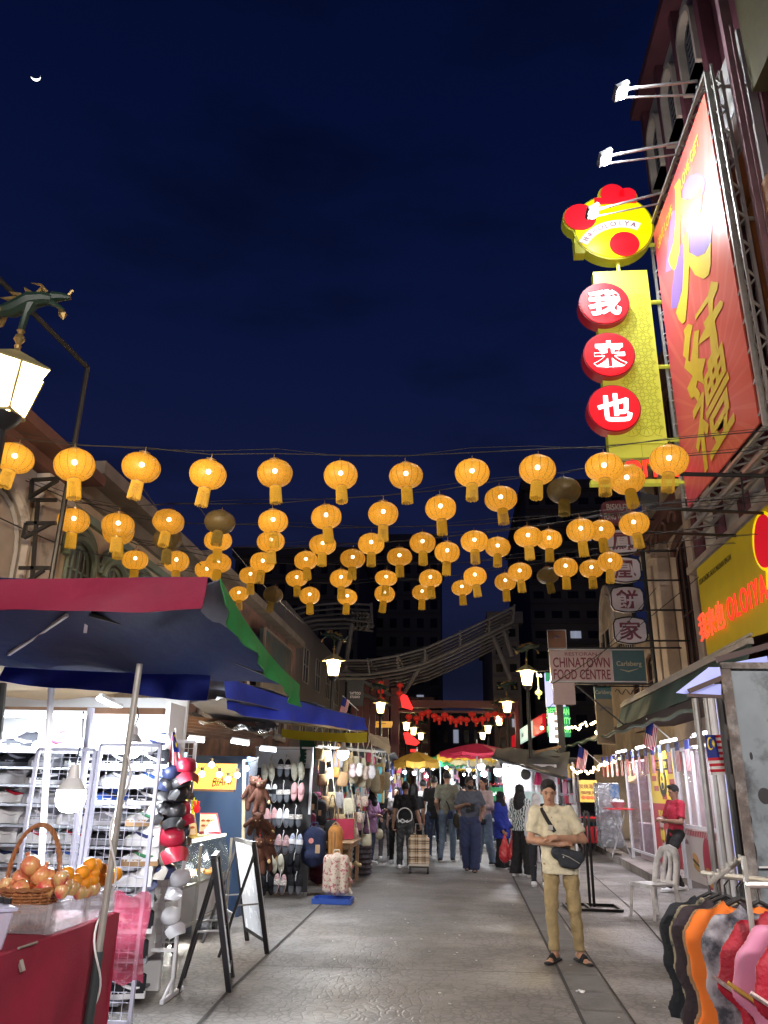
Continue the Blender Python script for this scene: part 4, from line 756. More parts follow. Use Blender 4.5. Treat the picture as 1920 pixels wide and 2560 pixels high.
part(t, 'panel', mat('faded_ochre', (.27, .21, .12), rough=.6, var=.12), lambda b: b.bb(p0.x, p1.x-.02, 20.6, 20.75, p1.z, p0.z-.32)); part(t, 'teal_panel', TEAL, lambda b: b.bb(p0.x, p1.x-.02, 20.59, 20.75, p0.z-.315, p0.z))
part(t, 'lettering', CREAML, lambda b: b.text('Carlsberg', ((p0.x+p1.x)/2, 20.585, p0.z-.16), X_, Z_, .12, .42, .005, bold=.012), smooth=0); part(t, 'arc_mark', mat('mark_blue', (.12, .13, .22)), lambda b: b.tube([(p0.x+.1+.3*i/6, 20.59, p0.z-.6+.08*math.sin(PI*i/6)) for i in range(7)], .014, 5)); part(t, 'bracket', IRON, lambda b: (b.bar((p0.x, 20.7, p0.z+.02), (5.9, 20.7, p0.z+.02), .03), b.tube([(p1.x+.1+i*.045, 20.7, p0.z-.12+.07*math.sin(i*1.3)) for i in range(34)], .012, 4)))
t = thing('hanging_sign', 'lilac and green lit sign reading RESTORAN TANG CITY, half hidden', 'sign', (3.3, 26, 3.4))
q0, q1 = AT(1362, 1682, 26), AT(1427, 1842, 26); LIL = glow('lilac_light', (.55, .58, 1), .9); GRL = glow('green_light', (.02, .26, .12), .9); GTX = glow('green_letter', (.25, .95, .25), 1.1)
part(t, 'panel', LIL, lambda b: b.bb(q0.x, q1.x-.1, 26, 26.2, q1.z+.95, q0.z)); part(t, 'green_panel', GRL, lambda b: (b.bb(q0.x+.02, q1.x, 25.98, 26.2, q1.z, q1.z+.94), b.bb(q0.x+.02, q0.x+.4, 25.98, 26.0, q0.z-.28, q0.z)))
part(t, 'lettering', GTX, lambda b: [b.text(s_, ((q0.x+q1.x)/2, 25.975, q1.z+z), X_, Z_, .2, w_, .005, bold=.01) for s_, z, w_ in (('RESTORAN', .78, .7), ('TANG CITY', .5, .78), ('FOOD COURT', .22, .78))], smooth=0)
t = thing('light_box', 'narrow white lit sign box with grey marks on the right', 'sign', (3.2, 24, 2.4)); q0, q1 = AT(1372, 1783, 24), AT(1396, 1856, 24)
part(t, 'panel', glow('white_panel', (.85, .92, 1), 1.6), lambda b: b.bb(q0.x, q1.x, 24, 24.15, q1.z, q0.z)); part(t, 'mark', GALV, lambda b: [b.bb(q0.x+.14, q0.x+.24, 23.985, 23.998, q1.z+.12+i*.22, q1.z+.22+i*.22) for i in range(4)])
part(t, 'post', IRON, lambda b: (b.bb(q1.x+.005, q1.x+.2, 24, 24.2, q1.z-1.4, q0.z+.3),))
t = thing('shop_sign', 'slanting lit sign in red, pale green and white above the right stalls', 'sign', (4.4, 28, 2.8))
xs = 3.9; S1 = [ATX(*p, xs) for p in ((1280, 1865), (1290, 1862), (1293, 1828), (1320, 1846), (1334, 1845), (1357, 1830))]
def seg(pxa, pxb, ta, tb, ba, bb_, m, nm):
    A, B_, C_, D = ATX(pxa, ba, xs), ATX(pxb, bb_, xs), ATX(pxb, tb, xs), ATX(pxa, ta, xs); b = MB(); v = [A, B_, C_, D]; b.add(v+[p+Vector((.15, 0, 0)) for p in v], [(0, 1, 2, 3), (7, 6, 5, 4), (0, 4, 5, 1), (1, 5, 6, 2), (2, 6, 7, 3), (3, 7, 4, 0)]); return b.build(nm, m, t, W=True, smooth=0)
seg(1279, 1291, 1841, 1833, 1868, 1864, RED2, 'red_panel'); seg(1293, 1319, 1828, 1811, 1862, 1847, glow('mint_light', (.62, .85, .72), .9), 'mint_panel'); seg(1321, 1331, 1807, 1801, 1846, 1841, glow('mint_light', (.62, .85, .72), .9), 'mint_panel'); seg(1331.5, 1356, 1800, 1784, 1841, 1829, RED2, 'red_panel')
cs = (ATX(1306, 1836, xs)); part(t, 'lettering', GALV, lambda b: b.text('v.basc', cs+Vector((-.006, 0, 0)), -Y_, Z_, .30, 1.6, .005, bold=.01), smooth=0)
t = thing('pendant_sign', 'glowing yellow ba letters with a hanging gourd pendant', 'sign', (2.6, 22.2, 3.6)); c0 = AT(1348, 1687, 22.2); YG = glow('yellow_glow', (.85, .85, .20), 1.4)
part(t, 'lettering', WGL, lambda b: b.text('ba', c0, X_, Z_, .13, ext=.02), smooth=0); part(t, 'pendant', YG, lambda b: (b.lathe([(.01, -.12), (.03, -.08), (.02, -.03), (.09, .02), (.10, .08), (.04, .13), (.015, .16), (.012, .55)], 14, AT(1347, 1737, 22.2)),)); part(t, 'bracket', IRON, lambda b: b.bar(c0+Vector((-.1, .05, .08)), c0+Vector((1.5, .05, .3)), .03))

# ------------------------------------------------------------ steel canopy, gate and its red lanterns
CS = mat('canopy_steel', (.13, .125, .13), rough=.6, var=.15)
t = thing('canopy_structure', 'curved grey steel canopy beams crossing high over the street', 'steel structure', (0, 36, 5))
K = [(855, 1668), (930, 1668), (1000, 1657), (1065, 1640), (1150, 1602), (1220, 1568), (1278, 1540)]
def rails(b):
    for k in range(6):
        Yk = 34+k*1.15; b.tube([AT(x, y, 36)*1+Vector((0, Yk-36, .0+.05*k)) for x, y in K], .055, 6)
        b.tube([AT(x, y+26-k*.5, 35)+Vector((0, Yk-35, 0)) for x, y in K], .06, 6)
    for x, y in K:
        p = AT(x, y, 36); b.bar(p+Vector((0, -2, .05)), p+Vector((0, 3.9, .3)), .09); b.bar(p+Vector((0, -2, 0)), AT(x, y+26, 35)+Vector((0, -1, 0)), .07)
part(t, 'curved_rails', CS, rails)
part(t, 'strut', CS, lambda b: [b.tube([AT(*p, 36), AT(*q, 36)], .11, 8) for p, q in (((1000, 1748), (1068, 1636)), ((1000, 1748), (900, 1700)), ((900, 1700), (860, 1672)), ((985, 1765), (870, 1722)), ((1278, 1700), (1232, 1588)), ((1281, 1640), (1255, 1560)), ((835, 1660), (852, 1600)), ((862, 1680), (880, 1560)))])
t = thing('canopy_structure', 'arched grey louvre canopy ending in a boxed grille, left of the street', 'steel structure', (-7, 38, 8))
def rails2(b):
    for k in range(5): b.tube([AT(x, y+k*7, 38)+Vector((0, k*.6, 0)) for x, y in ((690, 1545), (720, 1528), (770, 1514), (840, 1508), (925, 1512))], .06, 6)
    for k in range(3): b.tube([AT(x, y+k*6, 37)+Vector((0, k*.5, 0)) for x, y in ((690, 1582), (730, 1562), (790, 1550), (860, 1548), (928, 1556))], .06, 6)
    b.tube([AT(928, 1508, 38), AT(930, 1570, 38)], .08, 6); b.tube([AT(735, 1530, 38), AT(762, 1592, 37)], .08, 6)
part(t, 'curved_rails', CS, rails2); part(t, 'grille', CS, lambda b: [b.box(AT(886+8*i, 1536+11*k, 37.5), (.28, .5, .1), rot=Euler((0, R(35*(-1)**(i+k)), 0)).to_matrix()) for i in range(5) for k in range(4)])
GR = mat('gate_crimson', (.11, .02, .03), rough=.5, var=.2); GY = 36
t = thing('street_gate', 'crimson steel gate beam on posts across the street', 'gate', (0, GY, 0))
part(t, 'beam', GR, lambda b: (b.bb(-2.6, 2.95, GY, GY+.25, 5.12, 5.45), b.bb(-2.6, 2.95, GY, GY+.25, 4.9, 5.0))); part(t, 'post', GR, lambda b: b.bb(-2.75, -2.35, GY-.1, GY+.4, 0, 6.0), bevel=.03); part(t, 'post', GR, lambda b: b.bb(2.9, 3.1, GY, GY+.3, 0, 5.5), bevel=.03)
part(t, 'wall_panel', GR, lambda b: [b.bb(-4.6+i*.3, -4.35+i*.3, GY+.2, GY+.4, 0, 6.4) for i in range(6)])
REDN = glow('neon_panel', (1, .03, .03), 1.3)
for i, (P_, lb) in enumerate((([(1000, 1742), (1008, 1735), (1018, 1739), (1032, 1768), (1030, 1775), (1005, 1768)], 'red glowing neon scroll above the gate beam'), ([(1008, 1832), (1020, 1830), (1050, 1856), (1040, 1864), (1015, 1860)], 'red glowing neon scroll below the gate beam'), ([(1026, 1873), (1044, 1873), (1044, 1880), (1026, 1880)], 'small red neon bar under the lower neon scroll'))):
    b = MB(); Q_ = [AT(x, y, GY-.3) for x, y in P_]; o = Q_[0]; b.prism([((q-o).x, (q-o).z) for q in Q_][::-1], o, X_, Z_, .1); b.build('neon_sign', REDN, label=lb, cat='neon sign')
b = MB(); q0, q1 = AT(940, 1803, 33), AT(981, 1819, 33); b.prism([(0, 0), (q1.x-q0.x-.05, 0), (q1.x-q0.x, (q0.z-q1.z)*.4), (q1.x-q0.x, q0.z-q1.z), (0, q0.z-q1.z)], (q0.x, 33, q1.z), X_, Z_, .08); t = b.build('direction_sign', mat('sign_amber', (.60, .30, .01), rough=.4, var=.05, emit=.35), label='amber arrow-shaped direction board beside the gate post', cat='sign'); part(t, 'small_lettering', INK, lambda b: b.text('JALAN', (q0.x+.3, 32.99, q0.z-.1), X_, Z_, .07, ext=.004) if 0 else b.bb(q0.x+.06, q0.x+.42, 32.98, 32.995, q0.z-.1, q0.z-.08))
t = thing('banner', 'dark tattoo studio banner with pale lettering hanging left of the gate', 'banner', (-3, 24, 3)); q0, q1 = AT(868, 1700, 24), AT(908, 1765, 24)
part(t, 'cloth', mat('banner_dark', (.025, .027, .03), rough=.8), lambda b: b.bb(q0.x, q1.x, 24, 24.02, q1.z, q0.z)); part(t, 'lettering', LOZ, lambda b: (b.text('TATTOO', ((q0.x+q1.x)/2, 23.99, q1.z+.38), X_, Z_, .08, .34, .004), b.text('STUDIO', ((q0.x+q1.x)/2, 23.99, q1.z+.27), X_, Z_, .07, .30, .004)), smooth=0); part(t, 'bracket', IRON, lambda b: b.bar((q0.x-.4, 24, q0.z+.03), (q1.x+.1, 24, q0.z+.03), .04))

# ------------------------------------------------------------ lanterns
def lantern_mats(nm, col, e, lit):
    m = mat('lantern_'+nm, col, rough=.45, var=0); n, l, b = nodes_of(m); tc = [x for x in n if x.type == 'TEX_COORD'][0]
    v = n.new('ShaderNodeTexNoise'); v.inputs['Scale'].default_value = 75; v.inputs['Detail'].default_value = 4; v.inputs['Roughness'].default_value = .75; l.new(tc.outputs['Object'], v.inputs[0])
    r = n.new('ShaderNodeMapRange'); r.inputs[1].default_value = .34; r.inputs[2].default_value = .64; r.inputs[3].default_value = .62; r.inputs[4].default_value = 1.22; l.new(v.outputs[0], r.inputs[0])
    oi = n.new('ShaderNodeObjectInfo'); om = n.new('ShaderNodeMapRange'); om.inputs[3].default_value = e*.72; om.inputs[4].default_value = e*1.25; l.new(oi.outputs['Random'], om.inputs[0]); k = n.new('ShaderNodeMath'); k.operation = 'MULTIPLY'; l.new(om.outputs[0], k.inputs[1]); l.new(r.outputs[0], k.inputs[0])
    c = n.new('ShaderNodeVectorMath'); c.operation = 'SCALE'; c.inputs[0].default_value = col; l.new(r.outputs[0], c.inputs['Scale']); l.new(c.outputs[0], b.inputs['Base Color'])
    b.inputs['Emission Color'].default_value = (*lit, 1); l.new(k.outputs[0], b.inputs['Emission Strength'])
    tr = n.new('ShaderNodeBsdfTransparent'); mx_ = n.new('ShaderNodeMixShader'); mx_.inputs[0].default_value = .80; o = n['Material Output']
    l.new(tr.outputs[0], mx_.inputs[1]); l.new(b.outputs[0], mx_.inputs[2]); l.new(mx_.outputs[0], o.inputs[0]); m.cycles.emission_sampling = 'NONE'; return m
SILK = lantern_mats('gold_lit', (.55, .28, .03), .52, (1, .43, .032)); SILKD = lantern_mats('gold_unlit', (.16, .115, .045), .02, (1, .6, .15)); SILKR = lantern_mats('red_lit', (.4, .02, .015), .20, (1, .035, .02))
def fringe(nm, c, e): m = mat(nm, c, rough=.7, var=.25, vs=60, emit=e, ecol=c); m.cycles.emission_sampling = 'NONE'; return m
FRL = fringe('fringe_gold', (.50, .28, .02), .30); FRD = fringe('fringe_dull', (.25, .17, .03), .10); FRR = fringe('fringe_red', (.5, .03, .02), .3)
BULB = glow('bulb_warm', (1, .88, .62), 26, 'NONE'); WIRE = mat('rib_wire', (.10, .055, .015), rough=.6, var=0)
def make_lantern(shade, fr, lit, label, cat='lantern', det=True):
    t = thing('lantern', label, cat)
    prof = [(.062, .165)]+[(.225*math.cos(a)**.75, .17*math.sin(a)) for a in (R(68-136*i/14) for i in range(15))]+[(.062, -.165)]
    b = MB(); b.lathe(prof, 30, rib=.018, ribn=15); b.build('shade', shade, t, smooth=180)
    LC = mat('lantern_cap', (.30, .20, .10), rough=.35, metal=.5, var=.1); b = MB(); b.lathe([(.06, .160), (.068, .165), (.068, .192), (.006, .197), (.006, .26), (.001, .261)], 14); b.build('top_cap', LC, t); b = MB(); b.lathe([(.052, -.190), (.066, -.186), (.066, -.162), (.05, -.16)], 14); b.build('base_ring', LC, t)
    if det:
        b = MB()
        for i in range(14):
            a0 = PI*2*i/14; b.tube([(q*1.015*math.cos(a0), q*1.015*math.sin(a0), z) for q, z in prof[1:-1:2]], .0022, 3, cap=False)
        b.build('ribs', WIRE, t)
    b = MB(); n = 34
    for i in range(n):
        a = 2*PI*i/n; L = random.uniform(.205, .225); x, y = .07*math.cos(a), .07*math.sin(a); k = random.uniform(.98, 1.12); b.bar((x, y, -.175), (x*k, y*k, -.175-L), .0085, .005)
    b.lathe([(.069, -.176), (.070, -.21)], 16); b.build('fringe', fr, t, smooth=0)
    if lit: b = MB(); b.sph((0, 0, .035), .031, 12, 8); b.build('bulb', BULB, t)
    return t
LP = make_lantern(SILK, FRL, True, 'x'); LPD = make_lantern(SILKD, FRD, False, 'x'); LRP = make_lantern(SILKR, FRR, False, 'x', det=False)
ROWS = [('front', [(30, 990, 80), (161, 1005, 84), (305, 1010, 83), (449, 1025, 82), (594, 1023, 80), (736, 1027, 78), (877, 1028, 78), (1020, 1022, 79), (1161, 1015, 82), (1305, 1010, 82), (1445, 995, 81)]),
 ('second', [(159, 1125, 66), (255, 1135, 70), (364, 1127, 69), (475, 1128, 69, 0), (590, 1127, 68), (705, 1117, 70), (828, 1110, 69), (952, 1098, 71), (1082, 1078, 74), (1218, 1060, 75, 0), (1355, 1036, 75)]),
 ('third', [(256, 1150, 66), (362, 1165, 62, 0), (471, 1168, 62), (585, 1170, 63), (697, 1177, 62), (802, 1175, 61), (913, 1173, 60), (1025, 1170, 63), (1141, 1160, 64), (1255, 1146, 64), (1370, 1132, 65)]),
 ('fourth', [(292, 1210, 56), (381, 1213, 56), (472, 1216, 57), (567, 1215, 56), (661, 1211, 54), (762, 1207, 58), (863, 1203, 58), (966, 1193, 58), (1075, 1182, 58), (1186, 1166, 58), (1299, 1146, 58)]),
 ('fifth', [(446, 1232, 52), (541, 1243, 50), (641, 1250, 50), (737, 1250, 52), (834, 1249, 51), (930, 1250, 53), (1026, 1245, 53), (1123, 1236, 54), (1222, 1226, 54), (1318, 1214, 54)]),
 ('last', [(516, 1283, 44), (590, 1285, 45, 0), (669, 1287, 47), (750, 1290, 46), (831, 1283, 47), (912, 1280, 46), (998, 1270, 48), (1092, 1257, 49), (1184, 1243, 51, 0), (1278, 1229, 53)])]
used = {True: False, False: False}
CABLE = mat('cable_black', (.02, .02, .022), rough=.6, var=0)
for ri, (rn, lst) in enumerate(ROWS):
    pts = []; Yr = .45*FPX/(np.mean([q[2] for q in lst])*1.157)*.93
    for i, q in enumerate(lst):
        lit = len(q) < 4; d = .45*FPX/(q[2]*1.157); d = .5*d+.5*(.45*FPX/(np.mean([z[2] for z in lst])*1.157)); px, py = q[0]*1.1573, q[1]*1.1573
        r_ = ray(px, py); dd = r_.normalized(); Yw = d*dd.y*.25+Yr*.75*1.0; p = AT(px, py, Yw)
        src = LP if lit else LPD; lab = f"{'glowing golden' if lit else 'unlit dull gold'} lantern, {ORDN[i]} from the left in the {rn} row"
        if not used[lit]: o = src; o.location = p; o['label'] = lab; used[lit] = True
        else: o = copy_tree(src, loc=p, label=lab)
        s_ = (q[2]*1.157/FPX*(p-Vector((0, 0, EYE))).length)/.485; o.scale = (s_,)*3; o.rotation_euler = (R(random.uniform(-8, 8)), R(random.uniform(-8, 8)), random.uniform(0, 6)); o.scale = (s_, s_, s_*random.uniform(.92, 1.07)); o['group'] = 'golden lanterns strung across the street'
        pts.append(p+Vector((0, 0, .27)))
    b = MB(); L = [Vector((LX, pts[0].y, pts[0].z+.35))]+pts+[Vector((RX, pts[-1].y, pts[-1].z+.25))]; b.tube(L, .007, 4); b.tube([p+Vector((0, .06, .05+.05*math.sin(i*1.7))) for i, p in enumerate(L)], .004, 4)
    b.build('cable', CABLE, label=f'thin black cable carrying the {rn} row of golden lanterns', cat='cable', group='lantern cables')
rl = [(1022, 1792), (1042, 1796), (1055, 1785), (1070, 1780), (1086, 1790), (1098, 1797), (1112, 1788), (1126, 1796), (1140, 1803), (1152, 1797), (1166, 1800), (1180, 1786), (1190, 1801), (1206, 1798), (1220, 1788), (1238, 1785), (1256, 1790), (1270, 1787)]
rr_ = [(952, 1709), (1000, 1713), (952, 1729), (999, 1733), (953, 1748)]
for i, (x, y) in enumerate(rl+rr_):
    k = .68 if i < len(rl) else .62; p = AT(x, y, 34.5); lab = f'red lantern, {("number "+str(i+1)) if 0 else ORDN[i] if i < 15 else ["sixteenth","seventeenth","eighteenth"][i-15]} from the left hanging under the crimson gate' if i < len(rl) else ['upper left', 'upper right', 'middle left', 'middle right', 'lowest left'][i-len(rl)]+' small red lantern above the crimson gate post'
    o = LRP if i == 0 else copy_tree(LRP); o.location = p; o['label'] = lab; o.scale = (k, k, k*.95); o.rotation_euler = (0, 0, i); o['group'] = 'red lanterns at the gate'

# ------------------------------------------------------------ dragon street lamps
GOLD = mat('aged_gold', (.38, .26, .10), rough=.38, metal=.7, var=.25, vs=12); DGREEN = mat('dragon_green', (.018, .04, .028), rough=.4, var=.2); LGLASS = glow('lamp_glass', (1, .86, .55), 5.5, 'NONE'); BRASS = mat('lamp_brass', (.42, .36, .17), rough=.45, metal=.3, var=.2)
def see_through(m, f):
    n, l, b = nodes_of(m); tr = n.new('ShaderNodeBsdfTransparent'); mx_ = n.new('ShaderNodeMixShader'); mx_.inputs[0].default_value = f; o = n['Material Output']; l.new(tr.outputs[0], mx_.inputs[1]); l.new(b.outputs[0], mx_.inputs[2]); l.new(mx_.outputs[0], o.inputs[0])
see_through(LGLASS, .5)
def street_lamp(label):
    t = thing('street_lamp', label, 'street lamp', (0, 0, 0), 0, 'dragon street lamps')
    b = MB(); b.lathe([(.13, 0), (.13, .25), (.09, .35), (.07, .5), (.055, 1.0), (.05, 3.9), (.07, 3.95), (.05, 4.05), (.16, 4.12), (.20, 4.17)], 12); b.build('pole', IRON, t)
    z0, z1, w0, w1 = 4.22, 4.84, .165, .275; cs = [(-1, -1), (1, -1), (1, 1), (-1, 1)]
    b = MB(); b.add([(x*w0, y*w0, z0) for x, y in cs]+[(x*w1, y*w1, z1) for x, y in cs], [(0, 1, 5, 4), (1, 2, 6, 5), (2, 3, 7, 6), (3, 0, 4, 7), (3, 2, 1, 0)]); b.build('lamp_glass', LGLASS, t, smooth=0)
    b = MB()
    for x, y in cs: b.bar((x*w0*1.03, y*w0*1.03, z0-.03), (x*w1*1.03, y*w1*1.03, z1), .028)
    for i in range(4): (x, y), (u, v) = cs[i], cs[(i+1) % 4]; b.bar((x*w0*1.1, y*w0*1.1, z0-.02), (u*w0*1.1, v*w0*1.1, z0-.02), .04); 
    b.lathe([(.53, 4.845), (.53, 4.87), (.40, 4.95), (.16, 5.10), (.06, 5.16)], 4, rib=0); b.build('lamp_frame', BRASS, t, smooth=20)
    b = MB(); b.lathe([(.05, 5.15), (.035, 5.2), (.05, 5.24), (.03, 5.27), (.075, 5.34), (.06, 5.40), (.03, 5.43), (.055, 5.48), (.03, 5.52)], 12); b.build('finial', GOLD, t)
    d = MB(); d.tube([(0, 0, 5.5), (.02, 0, 5.75), (.07, 0, 5.92)], [.045, .05, .10], 8); d.tube([(-.62, 0, 5.95), (-.45, .0, 5.80), (-.2, 0, 5.84), (.05, 0, 5.98), (.25, 0, 6.0), (.38, 0, 5.98)], [.02, .07, .12, .13, .10, .08], 10)
    d.tube([(.36, 0, 6.02), (.50, 0, 6.02), (.62, 0, 6.0)], [.085, .06, .035], 8); d.tube([(.36, 0, 5.93), (.46, 0, 5.87), (.56, 0, 5.80)], [.05, .035, .02], 8); d.build('dragon', DGREEN, t)
    g = MB()
    for i in range(9):
        a = R(200-i*17); o = Vector((-.05+.03*i, 0, 5.98)); g.tube([o, o+Vector((math.cos(a)*.16, .04*(-1)**i, math.sin(a)*.10)), o+Vector((math.cos(a)*.34, .07*(-1)**i, math.sin(a)*.17+.02))], [.035, .05, .004], 5)
    for s_ in (-1, 1): g.tube([(.30, s_*.05, 6.06), (.22, s_*.10, 6.16), (.08, s_*.12, 6.18)], [.03, .02, .004], 5); g.tube([(-.3, s_*.05, 5.82), (-.42, s_*.14, 5.70), (-.55, s_*.18, 5.74)], [.03, .05, .004], 5)
    g.tube([(.58, 0, 6.04), (.64, 0, 6.12), (.60, 0, 6.14)], [.02, .02, .004], 5); g.tube([(.50, 0, 5.82), (.56, 0, 5.72), (.58, 0, 5.64)], [.02, .06, .004], 6); g.build('dragon_mane', GOLD, t)
    for c in t.children:
        if c.name.split('.')[0] != 'pole':
            for v in c.data.vertices: v.co = (v.co.x*.6, v.co.y*.6, 4.37+(v.co.z-4.22)*.6)
        else:
            for v in c.data.vertices:
                if v.co.z > 3.92: v.co = (v.co.x*.7, v.co.y*.7, v.co.z+.17)
    lamp(t, (0, 0, 4.5), 1, (1, .74, .42), .10, W=False, name='lamp_light'); return t
SLP = street_lamp('x')
LMP = [(20, 985, 'nearest large dragon street lamp cut by the left edge', 1250, 0), (833, 1672, 'dragon street lamp rising over the blue canopy, left of the street', 330, PI), (1318, 1697, 'dragon street lamp on a tall post beside the food centre sign', 330, 0), (951, 1771, 'dragon street lamp above the amber direction board', 220, PI), (1268, 1769, 'dragon street lamp at the right end of the gate beam', 220, 0), (1016, 1817, 'dragon street lamp just right of the gate post, largest of three', 120, PI), (1248, 1803, 'dragon street lamp below the right red lanterns, largest of three', 120, 0), (1034, 1829, 'dragon street lamp on the left, second beyond the gate', 120, PI), (1220, 1825, 'dragon street lamp on the right, second beyond the gate', 120, 0), (1052, 1842, 'smallest and farthest dragon street lamp on the left', 120, PI), (1207, 1841, 'smallest and farthest dragon street lamp on the right', 120, 0)]
for i, (x, y, lb, pw, rz) in enumerate(LMP):
    p = ATZ(x, y, 4.54); o = SLP if i == 0 else copy_tree(SLP); o.location = (p.x, p.y, 0); o.rotation_euler = (0, 0, rz); o['label'] = lb
    for c in o.children:
        if c.type == 'LIGHT': c.data = c.data.copy(); c.data.energy = pw
# moon
d = ray(89, 190).normalized()*900; m = MB(); ax = d.cross(Z_).normalized(); ay = ax.cross(d).normalized(); rr0 = 4.4
out = [(rr0*math.cos(a), rr0*math.sin(a)) for a in (R(-170+i*10) for i in range(19))]; inn = [(rr0*math.cos(a), rr0*.52*math.sin(a)) for a in (R(0-i*10) for i in range(1, 18))]
ca, sa = math.cos(R(22)), math.sin(R(22)); m.prism([(x*ca-y*sa, x*sa+y*ca) for x, y in out+inn], Vector((0, 0, EYE))+d, ax, ay, .5); m.build('moon', glow('moonlight', (1, .97, .9), 3), label='thin crescent moon in the upper left of the dark sky', cat='moon')

# two unseen fill floodlights added behind the viewpoint to light the near street
for i, (x, y, z, pw, tx) in enumerate(((3.6, -3.5, 5.2, 2500, -.5), (-3.4, -4.5, 5.2, 1700, -1.5))):
    t = thing('post_floodlight', ['street floodlight on a post behind the viewpoint, right side', 'street floodlight on a post behind the viewpoint, left side'][i], 'floodlight', (x, y, 0)); part(t, 'post', IRON, lambda b: b.tube([(x, y, 0), (x, y, z)], .05, 8)); part(t, 'housing', GALV, lambda b: b.box((x, y, z+.1), (.5, .3, .2)), bevel=.02); part(t, 'lamp_glass', FL, lambda b: b.box((x, y+.1, z-.02), (.4, .2, .02)))
    l_ = lamp(t, (x, y+.2, z-.1), pw, (1, .92, .86), .35, 'SPOT', spot_size=R(125), spot_blend=.9); aim(l_, (tx-x, 11-y, 1.0-z))
# street lamp heads are small: scale applied in 4.py
# ------------------------------------------------------------ shared small builders
def flag(t, F, n=14, m0=None, detail=True, th=.0):
    RD, WT, BL, YL = mat('flag_red', (.55, .012, .03), rough=.6, var=.05, trans=.25), mat('flag_white', (.75, .75, .75), rough=.6, var=.05, trans=.25), mat('flag_blue', (.012, .03, .25), rough=.6, var=.05, trans=.2), mat('flag_yellow', (.85, .65, .02), rough=.6, var=0)
    def strip(u0, u1, v0, v1, k, o=0.0, nu=8):
        b = MB(); b.grid(lambda a, c: F(u0+(u1-u0)*a, v0+(v1-v0)*c), nu, max(1, k)); return b
    b = MB()
    for i in range(n):
        u0 = .5 if i < n*4//7 else 0; q = strip(u0, 1, 1-(i+1)/n, 1-i/n, 1); b.add(q.v, q.f, i % 2)
    q = strip(0, .5, 1-4/7, 1, 4); b.add(q.v, q.f, 2); b.build('cloth', [RD, WT, BL], t, W=True)
    if detail:
        nn = (F(.5, .5)-F(0, .5)).cross(F(.2, 1)-F(.2, 0)).normalized(); nn = nn if nn.dot(Vector((0, 0, EYE))-F(.5, .5)) > 0 else -nn; P = lambda u, v: F(u, v)+nn*.006; b = MB()
        o = [P(.17+.125*math.cos(a)*.9, .785+.165*math.sin(a)) for a in (R(50+26*i) for i in range(11))]; i_ = [P(.195+.10*math.cos(a)*.9, .785+.13*math.sin(a)) for a in (R(50+26*i) for i in range(11))]
        b.add(o+i_, [(i, i+1, 12+i, 11+i) for i in range(10)]); c = P(.315, .785); st = [P(.315+(.09 if k % 2 == 0 else .042)*math.cos(k*PI/14), .785+(.12 if k % 2 == 0 else .055)*math.sin(k*PI/14)) for k in range(28)]
        b.add(st+[c], [(k, (k+1) % 28, 28) for k in range(28)]); b.build('crescent_and_star', YL, t, W=True, smooth=0)
def tarp(nm, col, back=None, tr=.35): return mat('tarp_'+nm, col, rough=.6, var=.12, vs=4, bump=.6, bs=4.5, trans=tr, spec=.3)
TP = dict(navy=tarp('navy', (.020, .036, .12), tr=.2), blue=tarp('blue', (.025, .045, .30)), red=tarp('crimson', (.27, .018, .055), tr=.15), green=tarp('green', (.05, .30, .09)), grey=tarp('grey', (.20, .21, .27)), yellow=tarp('yellow', (.50, .42, .03)), tan=tarp('tan', (.30, .20, .08)), beige=tarp('beige', (.55, .47, .35)), plastic=mat('plastic_sheet', (.45, .45, .47), rough=.15, var=.2, alpha=.75, bump=.5, bs=6), teal=tarp('teal', (.02, .10, .08)))
def sheet(par, nm, m, P, sag=.08, nu=14, nv=10, rip=.015, name='canopy_sheet'):
    A, B_, Cc, D = [Vector(p) for p in P]   # near left, near right, far right, far left
    def f(u, v):
        p = A.lerp(B_, u).lerp(D.lerp(Cc, u), v); p.z -= sag*4*u*(1-u)*4*v*(1-v)*.5 + rip*math.sin(u*19+v*7)*math.sin(v*11+u*3); return p
    b = MB(); b.grid(f, nu, nv, th=.006); return b.build(name, m, par, W=True, smooth=80)
def valance(par, m, A, B_, d0, d1, out=(0, 0, 0), n=22, wav=.02, sag=.0, name='valance'):
    A, B_, out = Vector(A), Vector(B_), Vector(out)
    def f(u, v): p = A.lerp(B_, u); p = p+out*v; p.z -= (d0+(d1-d0)*u)*v*(1+.06*math.sin(u*9)) + sag*4*u*(1-u); w_ = wav*v*math.sin(u*17+v*2)+wav*.5*v*math.sin(u*41); d = (B_-A).normalized().cross(Z_); return p+d*w_
    b = MB(); b.grid(f, n, 6, th=.005); return b.build(name, m, par, W=True, smooth=80)
LEDW = glow('tube_white', (.86, .93, 1), 9); BULBW = glow('bulb_white', (.88, .95, 1), 22, 'NONE'); PLW = mat('plastic_white', (.78, .79, .80), rough=.35, var=.05)
def pole(t, p, h, r=.022, m=None, name='pole', top=None):
    b = MB(); b.tube([p, (top if top is not None else (p[0], p[1], p[2]+h))], r, 10); return b.build(name, m or STEEL, t, W=True)
